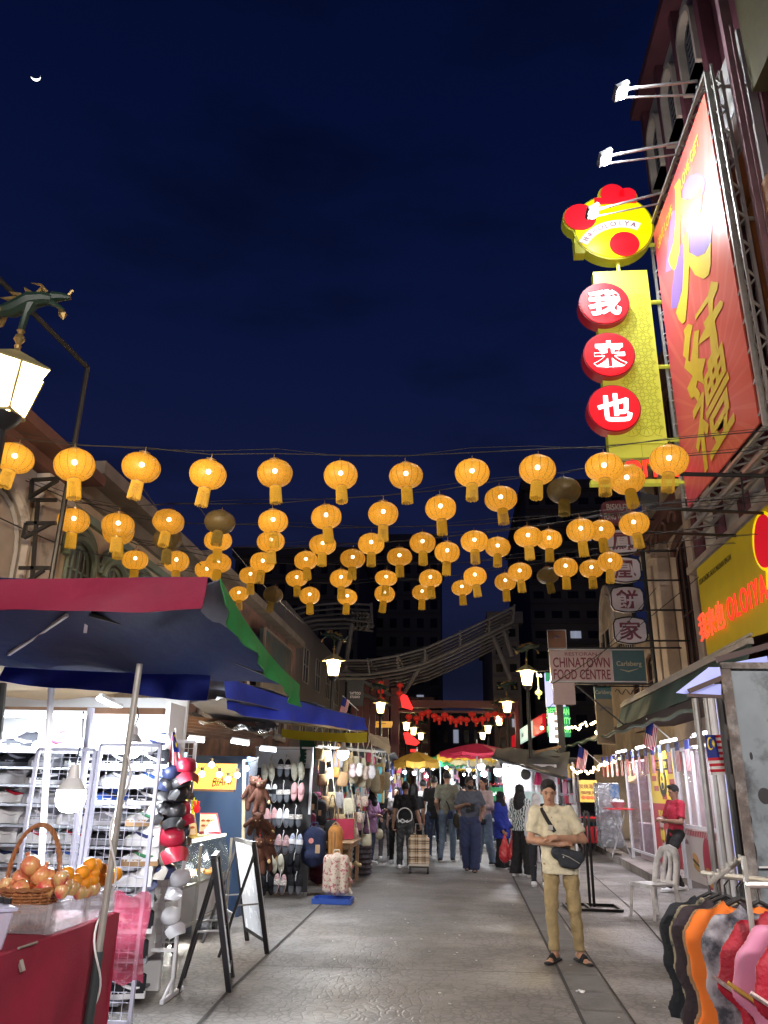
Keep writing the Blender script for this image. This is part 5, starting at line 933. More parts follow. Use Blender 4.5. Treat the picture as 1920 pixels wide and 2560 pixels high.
def bulb_lamp(label, p, s_=1.0, power=60, col=(.9, .95, 1), cord=.5, group=None, down=True):
    t = thing('hanging_bulb', label, 'lamp', p, 0, group); p = Vector(p)
    part(t, 'bulb', BULBW, lambda b: b.lathe([(.001, -.085*s_), (.045*s_, -.075*s_), (.072*s_, -.045*s_), (.08*s_, -.01*s_), (.078*s_, .035*s_)], 18, p)); part(t, 'holder', PLW, lambda b: b.lathe([(.078*s_, .036*s_), (.06*s_, .07*s_), (.032*s_, .10*s_), (.026*s_, .15*s_), (.02*s_, .17*s_)], 16, p))
    part(t, 'cord', CABLE, lambda b: b.tube([p+Vector((0, 0, .17*s_)), p+Vector((.02, .0, .17+cord*.5)), p+Vector((-.01, .02, .17+cord))], .005, 5))
    if power: lamp(t, p-Vector((0, 0, .13*s_)), power, col, .07, name='bulb_light')
    return t
# ------------------------------------------------------------ left canopies
NL, NR, FR, FLp = (-4.3, 4.0, 2.68), AT(524, 1443, 4.0), AT(738, 1712, 5.3), AT(-60, 1662, 5.3)
t = thing('market_canopy', 'navy canopy with crimson front valance and green side over the nearest left stall', 'canopy', (-2.8, 6, 0))
sheet(t, 'x', TP['navy'], (NL, NR, FR, FLp), .10); valance(t, TP['red'], NL, AT(520, 1443, 3.99), .215, .185, (0, -.05, 0), 60, .022)
valance(t, TP['green'], NR+Vector((.05, .02, 0)), FR+Vector((.03, 0, 0)), .15, .15, (.02, 0, 0), 30, .03, .06); sheet(t, 'x', TP['grey'], (AT(515, 1460, 4.02), NR+Vector((.05, .04, 0)), (NR+(FR-NR)*.45)+Vector((.0, 0, -.03)), AT(500, 1540, 4.4)), .02, 8, 6, .004, 'corner_flap')  # grey corner sheet put in for the lit, paler part of the underside
valance(t, TP['blue'], AT(12, 1668, 5.2), AT(527, 1684, 5.2), .10, .18, (0, -.03, 0), 30, .02, .012)
part(t, 'ridge_pole', IRON, lambda b: (b.tube([AT(225, 1535, 4.3), AT(430, 1590, 4.7), AT(735, 1712, 5.25)], .018, 6), b.tube([(-4.3, 4.02, 2.64), (-1.34, 4.02, 2.66)], .016, 6)))
pole(t, AT(-10, 1850, 6.0), 0, .045, IRON, 'post', AT(18, 1530, 6.0)); part(t, 'stay_bar', WHM, lambda b: (b.bar(AT(22, 1636, 4.9), AT(168, 1538, 4.3), .018), b.bar(AT(213, 1580, 4.5), AT(219, 1536, 4.4), .02)))
t = thing('tent_pole', 'white enamelled pole in front of the shoe shelves at the left', 'pole', AT(92, 2300, 5.3)); pole(t, AT(92, 2330, 5.3), 0, .022, WHM, 'pole', AT(140, 1528, 5.3))
t = thing('tent_pole', 'stainless pole with dark sleeve and white cord before the fruit table', 'pole', (-1.91, 4.55, 0)); a, c = AT(340, 1735, 4.55), AT(247, 2378, 4.55); d_ = (c-a).normalized(); foot = c+d_*(c.z/abs(d_.z))
pole(t, c, 0, .019, STEEL, 'upper_tube', a+Vector((.0, 0, .18))); pole(t, foot, 0, .026, mat('sleeve_grey', (.05, .065, .07), rough=.5), 'sleeve', c)
part(t, 'cord', PLW, lambda b: b.tube([a.lerp(foot, k/60)+Vector((.034*math.cos(k*.42+1), .034*math.sin(k*.42+1), 0)) for k in range(10, 56)], .006, 6))
t = thing('market_canopy', 'grey canopy with bright blue valance over the second left stall', 'canopy', (-2, 10, 0)); a, c = AT(560, 1692, 8.0), AT(912, 1796, 11.2); e = AT(480, 1752, 11.5)
sheet(t, 'x', TP['grey'], (a, c, c+Vector((-1.0, 2.3, .2)), e+Vector((-1.5, 2, .25))), .03, 14, 8); sheet(t, 'x', TP['grey'], (AT(478, 1755, 7.8), AT(565, 1745, 7.8), AT(870, 1812, 11), AT(540, 1800, 11)), .0, 8, 6, .01, 'inner_sheet'); valance(t, tarp('bright_blue', (.05, .09, .60)), a, c, .34, .16, (.05, -.06, 0), 40, .04, .03)
t = thing('market_canopy', 'yellow canopy over the bag stall', 'canopy', (-2, 13, 0)); a, c = AT(660, 1812, 12.0), AT(918, 1831, 12.6); sheet(t, 'x', TP['tan'], (AT(640, 1800, 12), c, c+Vector((-.7, 2.2, .28)), AT(600, 1790, 13.5)), .05, 12, 8); valance(t, TP['yellow'], AT(705, 1822, 12.0), c, .12, .15, (0, -.02, 0), 24, .015, .03)
t = thing('market_canopy', 'small beige awning flap at the end of the bag stall', 'canopy', (-1, 14, 0)); sheet(t, 'x', TP['beige'], (AT(924, 1850, 13.2), AT(975, 1868, 13.4), AT(972, 1845, 15), AT(925, 1834, 15)), .03, 8, 6); valance(t, TP['beige'], AT(926, 1836, 13.2), AT(976, 1866, 13.4), .14, .12, (0, 0, 0), 14, .02)
t = thing('plastic_roof', 'crumpled clear plastic and battens roof between the shoe and slipper stalls', 'stall roof', (-3, 10, 2)); sheet(t, 'x', TP['plastic'], (AT(500, 1800, 9.2), AT(672, 1830, 10.5), AT(700, 1812, 12), AT(470, 1785, 11)), .1, 16, 10, .05); part(t, 'batten', mat('wood_batten', (.22, .12, .07), rough=.7, var=.25), lambda b: [b.bar(AT(330, 1778+i*7, 7.6+i*.3), AT(640, 1812+i*9, 11+i*.3), .035) for i in range(6)]); part(t, 'chrome_curl', STEEL, lambda b: [b.tube([AT(672+i*24+12*math.cos(a_), 1846-9*math.sin(a_), 12.4) for a_ in (R(k*20) for k in range(10))], .018, 6) for i in range(3)])
# ------------------------------------------------------------ shoe stall
WALLW = mat('shop_white', (.85, .87, .90), rough=.5, var=.03)
t = thing('shoe_stall', 'white back wall and shelves of the shoe stall at the left', 'stall', (-3.7, 7, 0)); SHZ = [1.87, 1.74, 1.60, 1.45, 1.29, 1.14, .99, .84, .69, .50, .30, .06]
part(t, 'back_wall', WALLW, lambda b: (b.bb(-5.4, -2.45, 7.15, 7.2, 0, 2.38),)); part(t, 'side_wall', WALLW, lambda b: b.bb(-2.50, -2.46, 6.75, 7.149, .3, 2.3)); part(t, 'ceiling', TP['beige'], lambda b: b.grid(lambda u, v: (-5.4+3.0*u, 5.2+1.95*v, 2.40+.05*math.sin(u*9)), 10, 4))
for z in SHZ: part(t, 'shelf', mat('shelf_grey', (.22, .23, .26), rough=.7), lambda b: b.bb(-5.2, -2.52, 6.48, 7.14, z-.022, z-.004))
part(t, 'beam', mat('wood_batten', (.22, .12, .07)), lambda b: b.bb(-5.2, -2.4, 6.42, 6.47, 2.17, 2.22))
for i, (p, q) in enumerate(((AT(-60, 1786, 6.4), AT(215, 1790, 6.4)), (AT(226, 1797, 6.5), AT(318, 1800, 6.5)), (AT(246, 1746, 6.3), AT(300, 1772, 6.9)))):
    t2 = thing('tube_lamp', ['long', 'short', 'slanting'][i]+' white tube lamp over the shoe shelves', 'tube lamp', p); part(t2, 'tube', LEDW, lambda b: b.tube([p, q], .02, 8)); part(t2, 'fitting', PLW, lambda b: b.bar(p+Vector((0, .03, .03)), q+Vector((0, .03, .03)), .03))
    l_ = lamp(t2, (p+q)/2+Vector((0, -.03, -.05)), (60, 24, 20)[i], (.86, .93, 1), .05, 'AREA', shape='RECTANGLE', size=(q-p).length, size_y=.05); aim(l_, (0, .25, -1))
def make_shoe(up, acc, sole, low=False):
    t = thing('shoe', 'x', 'shoe'); L = .28
    prof = [(0, .040, .078), (.06, .046, .086), (.2, .045, .088), (.36, .043, .082 if not low else .066), (.5, .045, .062 if not low else .052), (.65, .050, .046), (.8, .051, .038), (.92, .042, .032), (1, .012, .018)]
    b = MB(); n = 12; v = []
    for u, w_, h_ in prof: v += [(-.14+u*L, w_*math.cos(a)*(1 if True else 1), .024+h_*max(0, math.sin(a))**.7) for a in (PI*j/n for j in range(n+1))]
    b.add(v, [(i*(n+1)+j, i*(n+1)+j+1, (i+1)*(n+1)+j+1, (i+1)*(n+1)+j) for i in range(len(prof)-1) for j in range(n)]+[tuple(range(n+1))]); b.build('upper', up, t, smooth=60)
    b = MB(); pl = [(-.145, -.03), (-.14, -.042), (-.03, -.042), (.05, -.050), (.11, -.046), (.142, -.02), (.146, 0), (.142, .02), (.11, .046), (.05, .050), (-.03, .042), (-.14, .042), (-.145, .03)]
    b.prism(pl, (0, 0, .034), X_, Y_, .034); b.build('sole', sole, t)
    b = MB(); b.tube([(-.10, s_*.0455, .05) for s_ in (-1,)]+[(-.04, -.050, .048), (.02, -.052, .062), (.05, -.046, .072)], [.004, .010, .008, .003], 5); b.tube([(-.10, .0455, .05), (-.04, .050, .048), (.02, .052, .062), (.05, .046, .072)], [.004, .010, .008, .003], 5)
    b.sph((-.085, 0, .108), (.034, .026, .006), 10, 6); b.build('accent', acc, t)
    b = MB()
    for i in range(4): b.tube([(-.02+i*.026, -.022, .100-i*.012), (-.018+i*.026, 0, .106-i*.012), (-.02+i*.026, .022, .100-i*.012)], .0035, 4)
    b.build('laces', sole, t); return t
def sm(n_, c): return mat('shoe_'+n_, c, rough=.7, var=.1, vs=20, spec=.15)
SC = dict(black=sm('black', (.015, .016, .02)), white=sm('white', (.78, .79, .82)), grey=sm('grey', (.28, .29, .33)), blue=sm('blue', (.03, .08, .38)), red=sm('red', (.5, .02, .04)), tan=sm('tan', (.40, .25, .13)), navy=sm('navy', (.03, .04, .12)), green=sm('green', (.05, .22, .10)), pale=sm('pale', (.55, .56, .62)))
KINDS = [('black', 'white', 'white'), ('white', 'navy', 'white'), ('grey', 'white', 'pale'), ('black', 'grey', 'grey'), ('white', 'white', 'white'), ('blue', 'black', 'white'), ('white', 'red', 'white'), ('pale', 'blue', 'white'), ('navy', 'white', 'white'), ('white', 'green', 'tan'), ('white', 'black', 'red')]
SHO = {}; random.seed(11)
ROWK = [[10, 0, 6, 4, 4, 1], [3, 3, 2, 0, 0, 0], [1, 4, 0, 0, 2, 7], [3, 6, 2, 7, 5, 0], [4, 4, 2, 1, 2, 9], [4, 4, 6, 6, 3, 1], [4, 1, 7, 7, 3, 9], [7, 4, 3, 0, 2, 4], [4, 4, 1, 3, 0, 2], [0, 3, 2, 0, 3, 0], [3, 0, 8, 0, 3, 3], [0, 6, 3, 0, 3, 0]]
CN = {0: 'black', 3: 'black', 1: 'white and navy', 2: 'grey', 4: 'white', 5: 'blue', 6: 'white and red', 7: 'pale grey', 8: 'navy', 9: 'white and green', 10: 'white and black'}
for r_, z in enumerate(SHZ):
    for c_ in range(6):
        k = ROWK[r_][c_]; x = -4.05+c_*.30+random.uniform(-.02, .02); lab = f'{CN[k]} sneaker, {ORDN[c_]} from the left on the {ORDN[r_]} shelf from the top'
        if k not in SHO: a_, b_, d_ = KINDS[k]; SHO[k] = o = make_shoe(SC[a_], SC[b_], SC[d_], k in (4, 6))
        else: o = copy_tree(SHO[k])
        o.location = (x, 6.66+random.uniform(-.03, .03), z); o.rotation_euler = (0, 0, R(180+random.uniform(-10, 10)+(24 if r_ < 5 else 14))); o['label'] = lab; o['group'] = 'sneakers on the shoe stall shelves'; o.scale = (1.02, 1.15, 1.5)
# grid panels
def grid_panel(label, A, B_, z0, z1, cell=.055, m=None, wr=.0018, fr=.016, legs=False):
    A, B_ = Vector(A), Vector(B_); t = thing('grid_panel', label, 'wire grid', (A+B_)/2); L = (B_-A).length; nx = int(L/cell); nz = int((z1-z0)/cell); up = lambda p, z: Vector((p.x, p.y, z))
    part(t, 'frame', m or WHM, lambda b: (b.bar(up(A, z0), up(A, z1), fr*1.6), b.bar(up(B_, z0), up(B_, z1), fr*1.6), b.bar(up(A, z1), up(B_, z1), fr*1.6), b.bar(up(A, z0), up(B_, z0), fr*1.6)))
    part(t, 'wire_mesh', m or WHM, lambda b: ([b.bar(up(A.lerp(B_, i/nx), z0), up(A.lerp(B_, i/nx), z1), wr*2) for i in range(1, nx)], [b.bar(up(A, z0+(z1-z0)*i/nz)+Vector((0, -.004, 0)), up(B_, z0+(z1-z0)*i/nz)+Vector((0, -.004, 0)), wr*2) for i in range(1, nz)]), smooth=0)
    if legs: part(t, 'foot', m or WHM, lambda b: (b.bar((B_.x, B_.y-.22, .02), (B_.x, B_.y+.25, .02), .03), b.bar((B_.x, B_.y, .02), (B_.x, B_.y, z0), .025), b.bar((B_.x, B_.y-.2, .03), (B_.x, B_.y, .14), .018))); part(t, 'foot', m or WHM, lambda b: (b.bar((A.x, A.y-.22, .02), (A.x, A.y+.25, .02), .03), b.bar((A.x, A.y, .02), (A.x, A.y, z0), .025)))
    return t
LAV = mat('grid_lavender', (.52, .53, .66), rough=.4, var=.08)
grid_panel('tall lavender wire grid in front of the sneakers, left half', (-3.20, 5.98, 0), (-2.74, 5.98, 0), .06, 1.86, .060, LAV)
grid_panel('tall lavender wire grid in front of the sneakers, right half', (-2.71, 6.0, 0), (-2.235, 6.0, 0), .06, 1.90, .060, LAV)
t = thing('tent_pole', 'pale lavender upright standing behind the wire grid', 'pole', (-2.9, 6.1, 0)); pole(t, AT(165, 2300, 6.1), 0, .028, LAV, 'pole', AT(228, 1770, 6.1))
grid_panel('white wire grid stand hung with caps beside the shoe stall', (-2.62, 6.9, 0), (-2.27, 6.95, 0), .34, 1.98, .058, WHM, legs=True)
# caps
def make_cap(m, name='cap'):
    t = thing(name, 'x', 'cap'); b = MB(); v = []
    b.lathe([(.088, 0), (.090, .025), (.086, .06), (.070, .090), (.04, .104), (.001, .108)], 26, sc=(1, 1.12)); b.build('crown', m, t, smooth=180)
    b = MB(); b.grid(lambda u, v: ((u-.5)*.185*(1-.22*v*v), -.086-.12*v*(1-(2*u-1)**2*.5), .006-.055*v-.16*(u-.5)**2), 10, 5, th=.004); b.build('brim', m, t, smooth=80); return t
def capm(n_, c, **k): return mat('cap_'+n_, c, rough=.45, var=.1, coat=.5, **k)
CPM = dict(black=capm('black', (.015, .015, .018)), red=capm('red', (.42, .01, .04)), white=capm('white', (.52, .53, .57)), cream=capm('cream', (.45, .43, .38)), navy=capm('navy', (.02, .03, .09)))
CPP = {}
for i, (x, y, c_, s_, lb) in enumerate([(464, 1926, 'red', 1.1, 'bright red cap at the top of the cap stand under the small flag'), (430, 1936, 'navy', 1, 'navy cap below the small flag'), (455, 1966, 'black', 1, 'black cap in clear wrap, second from the top on the right'), (415, 1972, 'black', 1, 'black cap on the left under the navy cap'), (442, 1994, 'black', 1.05, 'black cap with white label in the middle of the cap stand'), (408, 2030, 'black', 1, 'black cap on the left edge, above the dark red cap'), (438, 2038, 'black', 1.1, 'wrapped black cap with a round badge above the dark red cap'), (427, 2104, 'red', 1.35, 'large dark red cap hanging halfway down the cap stand'), (428, 2148, 'cream', 1.1, 'cream cap just below the dark red cap'), (412, 2190, 'navy', 1, 'navy cap beside the cream cap'), (452, 2205, 'white', 1.0, 'white wide sun hat low on the cap stand'), (366, 2266, 'black', 1.1, 'wrapped black cap low behind the wire grid'), (428, 2300, 'white', .95, 'lowest white cap hanging on the cap stand')]):
    if c_ not in CPP: CPP[c_] = o = make_cap(CPM[c_])
    else: o = copy_tree(CPP[c_])
    o.location = AT(x, y, 6.75-.01*(i % 4)); o.rotation_euler = (R(random.uniform(5, 30)), R(random.uniform(-18, 18)), R(random.uniform(-55, 55))); o.scale = (s_*.9,)*3; o['label'] = lb; o['group'] = 'caps on the wire stand'
bulb_lamp('large bright LED bulb hanging in front of the sneakers', AT(177, 1992, 4.9), 1.12, 55, cord=.35)
bulb_lamp('white LED bulb partly behind the stainless pole', AT(331, 1868, 6.3), 1.0, 45, cord=.15)
t = thing('small_flag', 'small pointed Malaysian flag above the caps', 'flag', AT(440, 1880, 6.7)); pA = AT(433, 1830, 6.7)
flag(t, lambda u, v: pA+Vector((.0, 0, 0))+Vector(((v-.5)*.17*(.12+u*.9)+.05*u, .02*math.sin(v*9), -.33*u)), 10); part(t, 'stick', PLW, lambda b: b.tube([pA+Vector((.01, .02, .03)), pA+Vector((.10, .03, -.5))], .005, 5))
# ------------------------------------------------------------ fruit table
TC = mat('cloth_crimson', (.36, .02, .055), rough=.75, var=.15, vs=5, bump=.2, bs=150)
t = thing('fruit_table', 'table draped in crimson cloth at the lower left', 'table', (-2.5, 4.2, 0)); part(t, 'tabletop', TC, lambda b: b.bb(-3.2, -2.0, 2.9, 4.93, .87, .895), bevel=.01)
def drape(u, v): y = 2.9+2.05*u; return Vector((-1.985+.028*math.sin(u*21+v*4)*v+.014*math.sin(u*9+v*6)*min(1, v*4)+.015*v, y, .896-.86*v))
part(t, 'tablecloth', TC, lambda b: (b.grid(drape, 50, 14, th=.004), b.grid(lambda u, v: Vector((-1.98-1.2*u, 4.945+.012*math.sin(u*20)*v+.02*v, .896-.8*v)), 20, 10, th=.004)), smooth=80)
part(t, 'cloth_clip', STEEL, lambda b: (b.bar(AT(38, 2384, 3.86)+Vector((.02, 0, -.01)), AT(38, 2384, 3.86)+Vector((.05, 0, -.07)), .03, .012), b.tube([(-1.975, 3.80, .905), (-1.965, 3.95, .905)], .006, 5)))
WK = mat('wicker', (.32, .13, .05), rough=.45, var=.3, vs=40, coat=.3); bc = ATZ(86, 2322, .9); bc.x -= .05
t = thing('wicker_basket', 'brown wicker basket with tall hoop handle on the crimson table', 'basket', bc)
def wick(b):
    for k in range(13):
        z = .012+k*.0145 if k > 5 else (.012+k*.006 if k < 3 else .08+k*.003); r_ = .108+.035*z/.19
        b.tube([bc+Vector(((r_+.005*(-1)**(j+k))*math.cos(j*PI/18), (r_+.005*(-1)**(j+k))*math.sin(j*PI/18), z)) for j in range(36)], .0062, 5, closed=True)
    for j in range(18): a_ = j*PI/9; b.tube([bc+Vector((.107*math.cos(a_), .107*math.sin(a_), .0)), bc+Vector((.143*math.cos(a_), .143*math.sin(a_), .195))], .005, 5)
    for s_ in (0, .5, 1): b.tube([bc+Vector(((.150+.004*math.sin(j+s_*6))*math.cos(j*PI/24), (.150+.004*math.sin(j+s_*6))*math.sin(j*PI/24), .195+.006*math.cos(j+s_*6))) for j in range(48)], .007, 5, closed=True)
part(t, 'basket_body', WK, wick); part(t, 'lining', mat('basket_inner', (.08, .04, .02), rough=.9), lambda b: b.lathe([(.10, .005), (.125, .16)], 20, bc))
def hoop(b):
    for s_ in (0, 1, 2):
        b.tube([bc+Vector((.143*math.cos(a_)+.006*math.cos(a_*14+s_*2.1), .02*math.sin(a_*14+s_*2.1)*.4, .19+.31*math.sin(a_)**.85+.006*math.sin(a_*14+s_*2.1))) for a_ in (PI*(k+.001)/40*.999 for k in range(41))], .008, 6)
part(t, 'handle', WK, hoop)
POM = mat('pomegranate_skin', (.74, .42, .16), rough=.32, var=.1, vs=12, coat=.4, col2=(.66, .05, .07), c2s=5.0, c2p=(.42, .58)); ORG = mat('orange_peel', (.90, .34, .01), rough=.38, var=.08, bump=.25, bs=220, coat=.2); APP = mat('apple_skin', (.72, .50, .2), rough=.3, var=.15, col2=(.66, .04, .08), c2s=7, coat=.4)
pp = MB(); pp.lathe([(.001, -.045), (.028, -.041), (.046, -.02), (.050, .004), (.044, .026), (.026, .043), (.011, .049), (.009, .055), (.014, .066), (.011, .067), (.004, .058)], 18); P0 = pp.build('pomegranate', POM); oo = MB(); oo.sph((0, 0, 0), .036, 16, 12); O0 = oo.build('orange', ORG); aa = MB(); aa.lathe([(.001, -.030), (.02, -.034), (.036, -.01), (.038, .008), (.026, .030), (.012, .034), (.004, .026), (.002, .045)], 16); A0 = aa.build('apple', APP)
def scat(src, lst, group, cat, first=True):
    for i, (p, rx, ry, rz, s_, lb) in enumerate(lst):
        o = src if i == 0 else src.copy()
        if i: C.objects.link(o)
        o.location = p; o.rotation_euler = (rx, ry, rz); o.scale = (s_,)*3; tag(o, lb, cat, group)
rnd = random.Random(5)
PW = [(82, 2185, -.02, 'the topmost pomegranate in the wicker basket'), (62, 2240, -.06, 'red pomegranate at the left front of the basket heap'), (100, 2242, -.06, 'cream pomegranate with its crown forward in the middle of the heap'), (136, 2232, .0, 'pale pomegranate at the right front of the heap'), (92, 2212, .0, 'rosy pomegranate just below the topmost one'), (118, 2212, .06, 'yellowish pomegranate behind the right side of the basket heap'), (52, 2215, .04, 'deep pink pomegranate at the back left of the basket'), (75, 2248, .08, 'pomegranate half hidden inside the basket')]
scat(P0, [(AT(x, y, bc.y+dy), rnd.uniform(-.7, .9), rnd.uniform(-.6, .6), rnd.uniform(0, 6), 1.02, lb) for x, y, dy, lb in PW], 'pomegranates in the basket', 'pomegranate')
cy0, cy1 = 4.18, 4.96
OW = [(222, 2180, 'topmost orange of the heap'), (238, 2183, 'orange touching the right of the topmost orange'), (203, 2200, 'orange at the left of the second layer'), (230, 2202, 'orange in the middle of the second layer'), (250, 2192, 'orange at the right of the second layer'), (165, 2205, 'orange alone between the pomegranates and the heap'), (184, 2222, 'orange low at the left of the heap'), (208, 2228, 'large orange low at the front of the heap'), (228, 2218, 'orange low in the middle of the heap'), (250, 2218, 'orange low beside the steel pole'), (288, 2203, 'orange at the far right end of the tray'), (273, 2212, 'orange partly behind the pole on the right')]
scat(O0, [(AT(x, y, cy0+.12+(x-165)/125*.62), 0, 0, rnd.uniform(0, 6), 1.06, lb) for x, y, lb in OW], 'oranges heaped on the tray', 'orange')
AW = [(150, 2212, 'pink apple at the left end of the tray beside the basket'), (162, 2230, 'red apple under the lone orange'), (178, 2238, 'bright pink apple beneath the low left orange'), (152, 2246, 'apple touching the basket rim'), (196, 2248, 'yellow apple at the tray front under the large orange'), (214, 2244, 'pale apple to the right of the yellow apple'), (232, 2238, 'pale apple under the pole side of the heap'), (12, 2230, 'russet apple at the far left behind the plastic tub'), (28, 2245, 'orange toned apple left of the basket handle')]
scat(A0, [(AT(x, y, cy0+.05+max(0, (x-150))/125*.6), 0, 0, rnd.uniform(0, 6), 1.0, lb) for x, y, lb in AW], 'apples around the tray', 'apple')
CLR = mat('clear_plastic', (.55, .52, .56), rough=.3, var=.05, alpha=.32, spec=.3)
t = thing('fruit_tray', 'clear plastic slatted tray holding the oranges and apples', 'tray', (-2.1, 4.5, .9))
part(t, 'slats', CLR, lambda b: ([b.bb(-2.03, -2.025, cy0+i*.026, cy0+i*.026+.012, .93, 1.02) for i in range(30)], b.bb(-2.04, -2.02, cy0, cy1, 1.02, 1.035), b.bb(-2.04, -2.02, cy0, cy1, .90, .94), b.bb(-2.042, -2.018, cy0-.02, cy0+.03, .9, 1.036), b.bb(-2.042, -2.018, (cy0+cy1)/2, (cy0+cy1)/2+.04, .9, 1.036), b.bb(-2.35, -2.02, cy0-.012, cy0, .9, 1.03), b.bb(-2.35, -2.02, cy1-.012, cy1, .9, 1.03), b.bb(-2.36, -2.35, cy0, cy1, .9, 1.03)), smooth=0); part(t, 'base', CLR, lambda b: b.bb(-2.35, -2.02, cy0, cy1, .896, .90))
t = thing('plastic_tub', 'milky lavender plastic tub with black clips at the left edge', 'tub', (-2.1, 3.7, .9)); q = ATZ(10, 2372, .9); part(t, 'tub_body', mat('milky_plastic', (.62, .58, .75), rough=.25, var=.1, alpha=.8), lambda b: b.lathe([(.15, 0), (.18, .16)], 4, q+Vector((-.13, -.05, 0))), bevel=.01); part(t, 'lid', mat('milky_lid', (.60, .62, .85), rough=.3), lambda b: b.lathe([(.19, .162), (.195, .175), (.18, .18)], 4, q+Vector((-.13, -.05, 0)))); part(t, 'clip', IRON, lambda b: (b.box(q+Vector((-.08, .05, .19)), (.03, .02, .03)), b.box(q+Vector((-.03, .02, .19)), (.03, .02, .03))))
b = MB(); b.grid(lambda u, v: Vector((-1.93-.25*u, 5.3+.03*math.sin(v*8), .95-.50*v+.02*math.sin(u*9))), 8, 12, th=.003); b.build('plastic_bag', mat('pink_film', (.55, .10, .18), rough=.2, alpha=.5), label='pink plastic bag hanging behind the right end of the fruit table', cat='bag')
# ------------------------------------------------------------ food counter, boards, blue booth
BLU = mat('booth_blue', (.035, .075, .16), rough=.5, var=.12, vs=3)
t = thing('food_booth', 'dark blue food booth with lit amber signboard', 'booth', (-3.3, 10.5, 0)); a = AT(641, 2282, 11.5)
part(t, 'wall_panel', BLU, lambda b: (b.bb(-4.3, -2.80, 11.42, 11.5, 0, 2.02), b.bb(-2.84, -2.80, 11.0, 11.41, 0, 2.0), b.bb(-4.4, -3.35, 9.9, 9.96, 0, 2.0)))
part(t, 'corner_strip', mat('strip_cream', (.62, .55, .36), rough=.5), lambda b: b.bar(AT(608, 2130, 10.9), AT(611, 1900, 10.9), .04)); p, q = AT(479, 1908, 9.7), AT(586, 1974, 9.7)
part(t, 'signboard', glow('amber_board', (1, .52, .10), 1.15), lambda b: b.bb(p.x, q.x, 9.7, 9.76, q.z, p.z)); part(t, 'lettering', mat('ink_brown', (.16, .07, .02), rough=.6), lambda b: (b.text('BIANI', AT(556, 1953, 9.69), (1, 0, .12), Z_, .10, .26, .005, shear=.3), b.tube([AT(530, 1952, 9.69), AT(575, 1958, 9.69)], .004, 4)), smooth=0)
part(t, 'sign_rim', mat('wood_batten', (.2, .1, .05)), lambda b: b.bar(AT(479, 1975, 9.69), AT(586, 1978, 9.69), .02))
for i, (x, y) in enumerate(((505, 1935), (529, 1912), (548, 1936), (570, 1948), (593, 1938), (615, 1921))):
    t2 = thing('globe_bulb', f'warm globe bulb, {ORDN[i]} from the left on the booth string', 'bulb', AT(x, y, 9.3), 0, 'warm globe bulbs on the food booth'); part(t2, 'glass', BULB, lambda b: b.sph(AT(x, y, 9.3), .034, 12, 8)); part(t2, 'socket', IRON, lambda b: b.lathe([(.02, .03), (.022, .075)], 8, AT(x, y, 9.3)))
    if i in (1, 4): lamp(t2, AT(x, y, 9.15), 9, (1, .72, .38), .04)
b = MB(); b.tube([AT(x, y-12, 9.3) for x, y in ((480, 1925), (505, 1935), (529, 1912), (548, 1936), (570, 1948), (593, 1938), (615, 1921), (640, 1912))], .004, 5); b.build('cable', CABLE, label='cable of the warm globe bulb string', cat='cable')
t = thing('food_counter', 'white food counter with slanted glass and bright edge beside the blue booth', 'counter', (-3.1, 9.2, 0)); cx = -2.72
part(t, 'counter_body', PLW, lambda b: b.bb(-3.5, cx-.06, 7.75, 10.2, .25, .60), bevel=.01); part(t, 'frame', STEEL, lambda b: [b.bar((cx-.03, y, .05), (cx-.03, y, 1.0), .03) for y in (7.75, 8.95, 10.2)]+[b.bar((cx-.03, 7.75, z), (cx-.03, 10.2, z), .025) for z in (.62, .24)])
part(t, 'glass', mat('counter_glass', (.25, .30, .22), rough=.08, var=0, alpha=.45), lambda b: b.add([(cx, 7.75, .63), (cx, 10.2, .63), (cx-.12, 10.2, 1.02), (cx-.12, 7.75, 1.02)], [(0, 1, 2, 3)])); part(t, 'lit_edge', glow('edge_light', (1, .97, .85), 2.5), lambda b: b.bar((cx-.12, 7.75, 1.035), (cx-.12, 10.2, 1.035), .03)); l_ = lamp(t, (cx-.05, 9.0, 1.0), 55, (1, .97, .9), .05, 'AREA', shape='RECTANGLE', size=.05, size_y=2.2); aim(l_, (1, 0, -.25)); part(t, 'top', mat('counter_top', (.30, .28, .12), rough=.3), lambda b: b.bb(-3.5, cx-.14, 7.75, 10.2, 1.015, 1.04))
part(t, 'castor', IRON, lambda b: [b.lathe([(.06, -.02), (.06, .02)], 14, (cx-.1, y, .062), axis=(1, 0, 0)) for y in (7.9, 8.6, 10.0)])
for i, (x, y) in enumerate(((470, 2178), (484, 2182), (500, 2176), (520, 2180), (535, 2174))): b = MB(); b.sph(AT(x, y, 8.9+i*.12), (.06, .06, .03), 12, 8); b.build('pastry', mat('pastry', (.65, .30, .08), rough=.5, var=.2), label=f'golden pastry behind the counter glass, {ORDN[i]} from the left', cat='pastry', group='pastries in the counter')
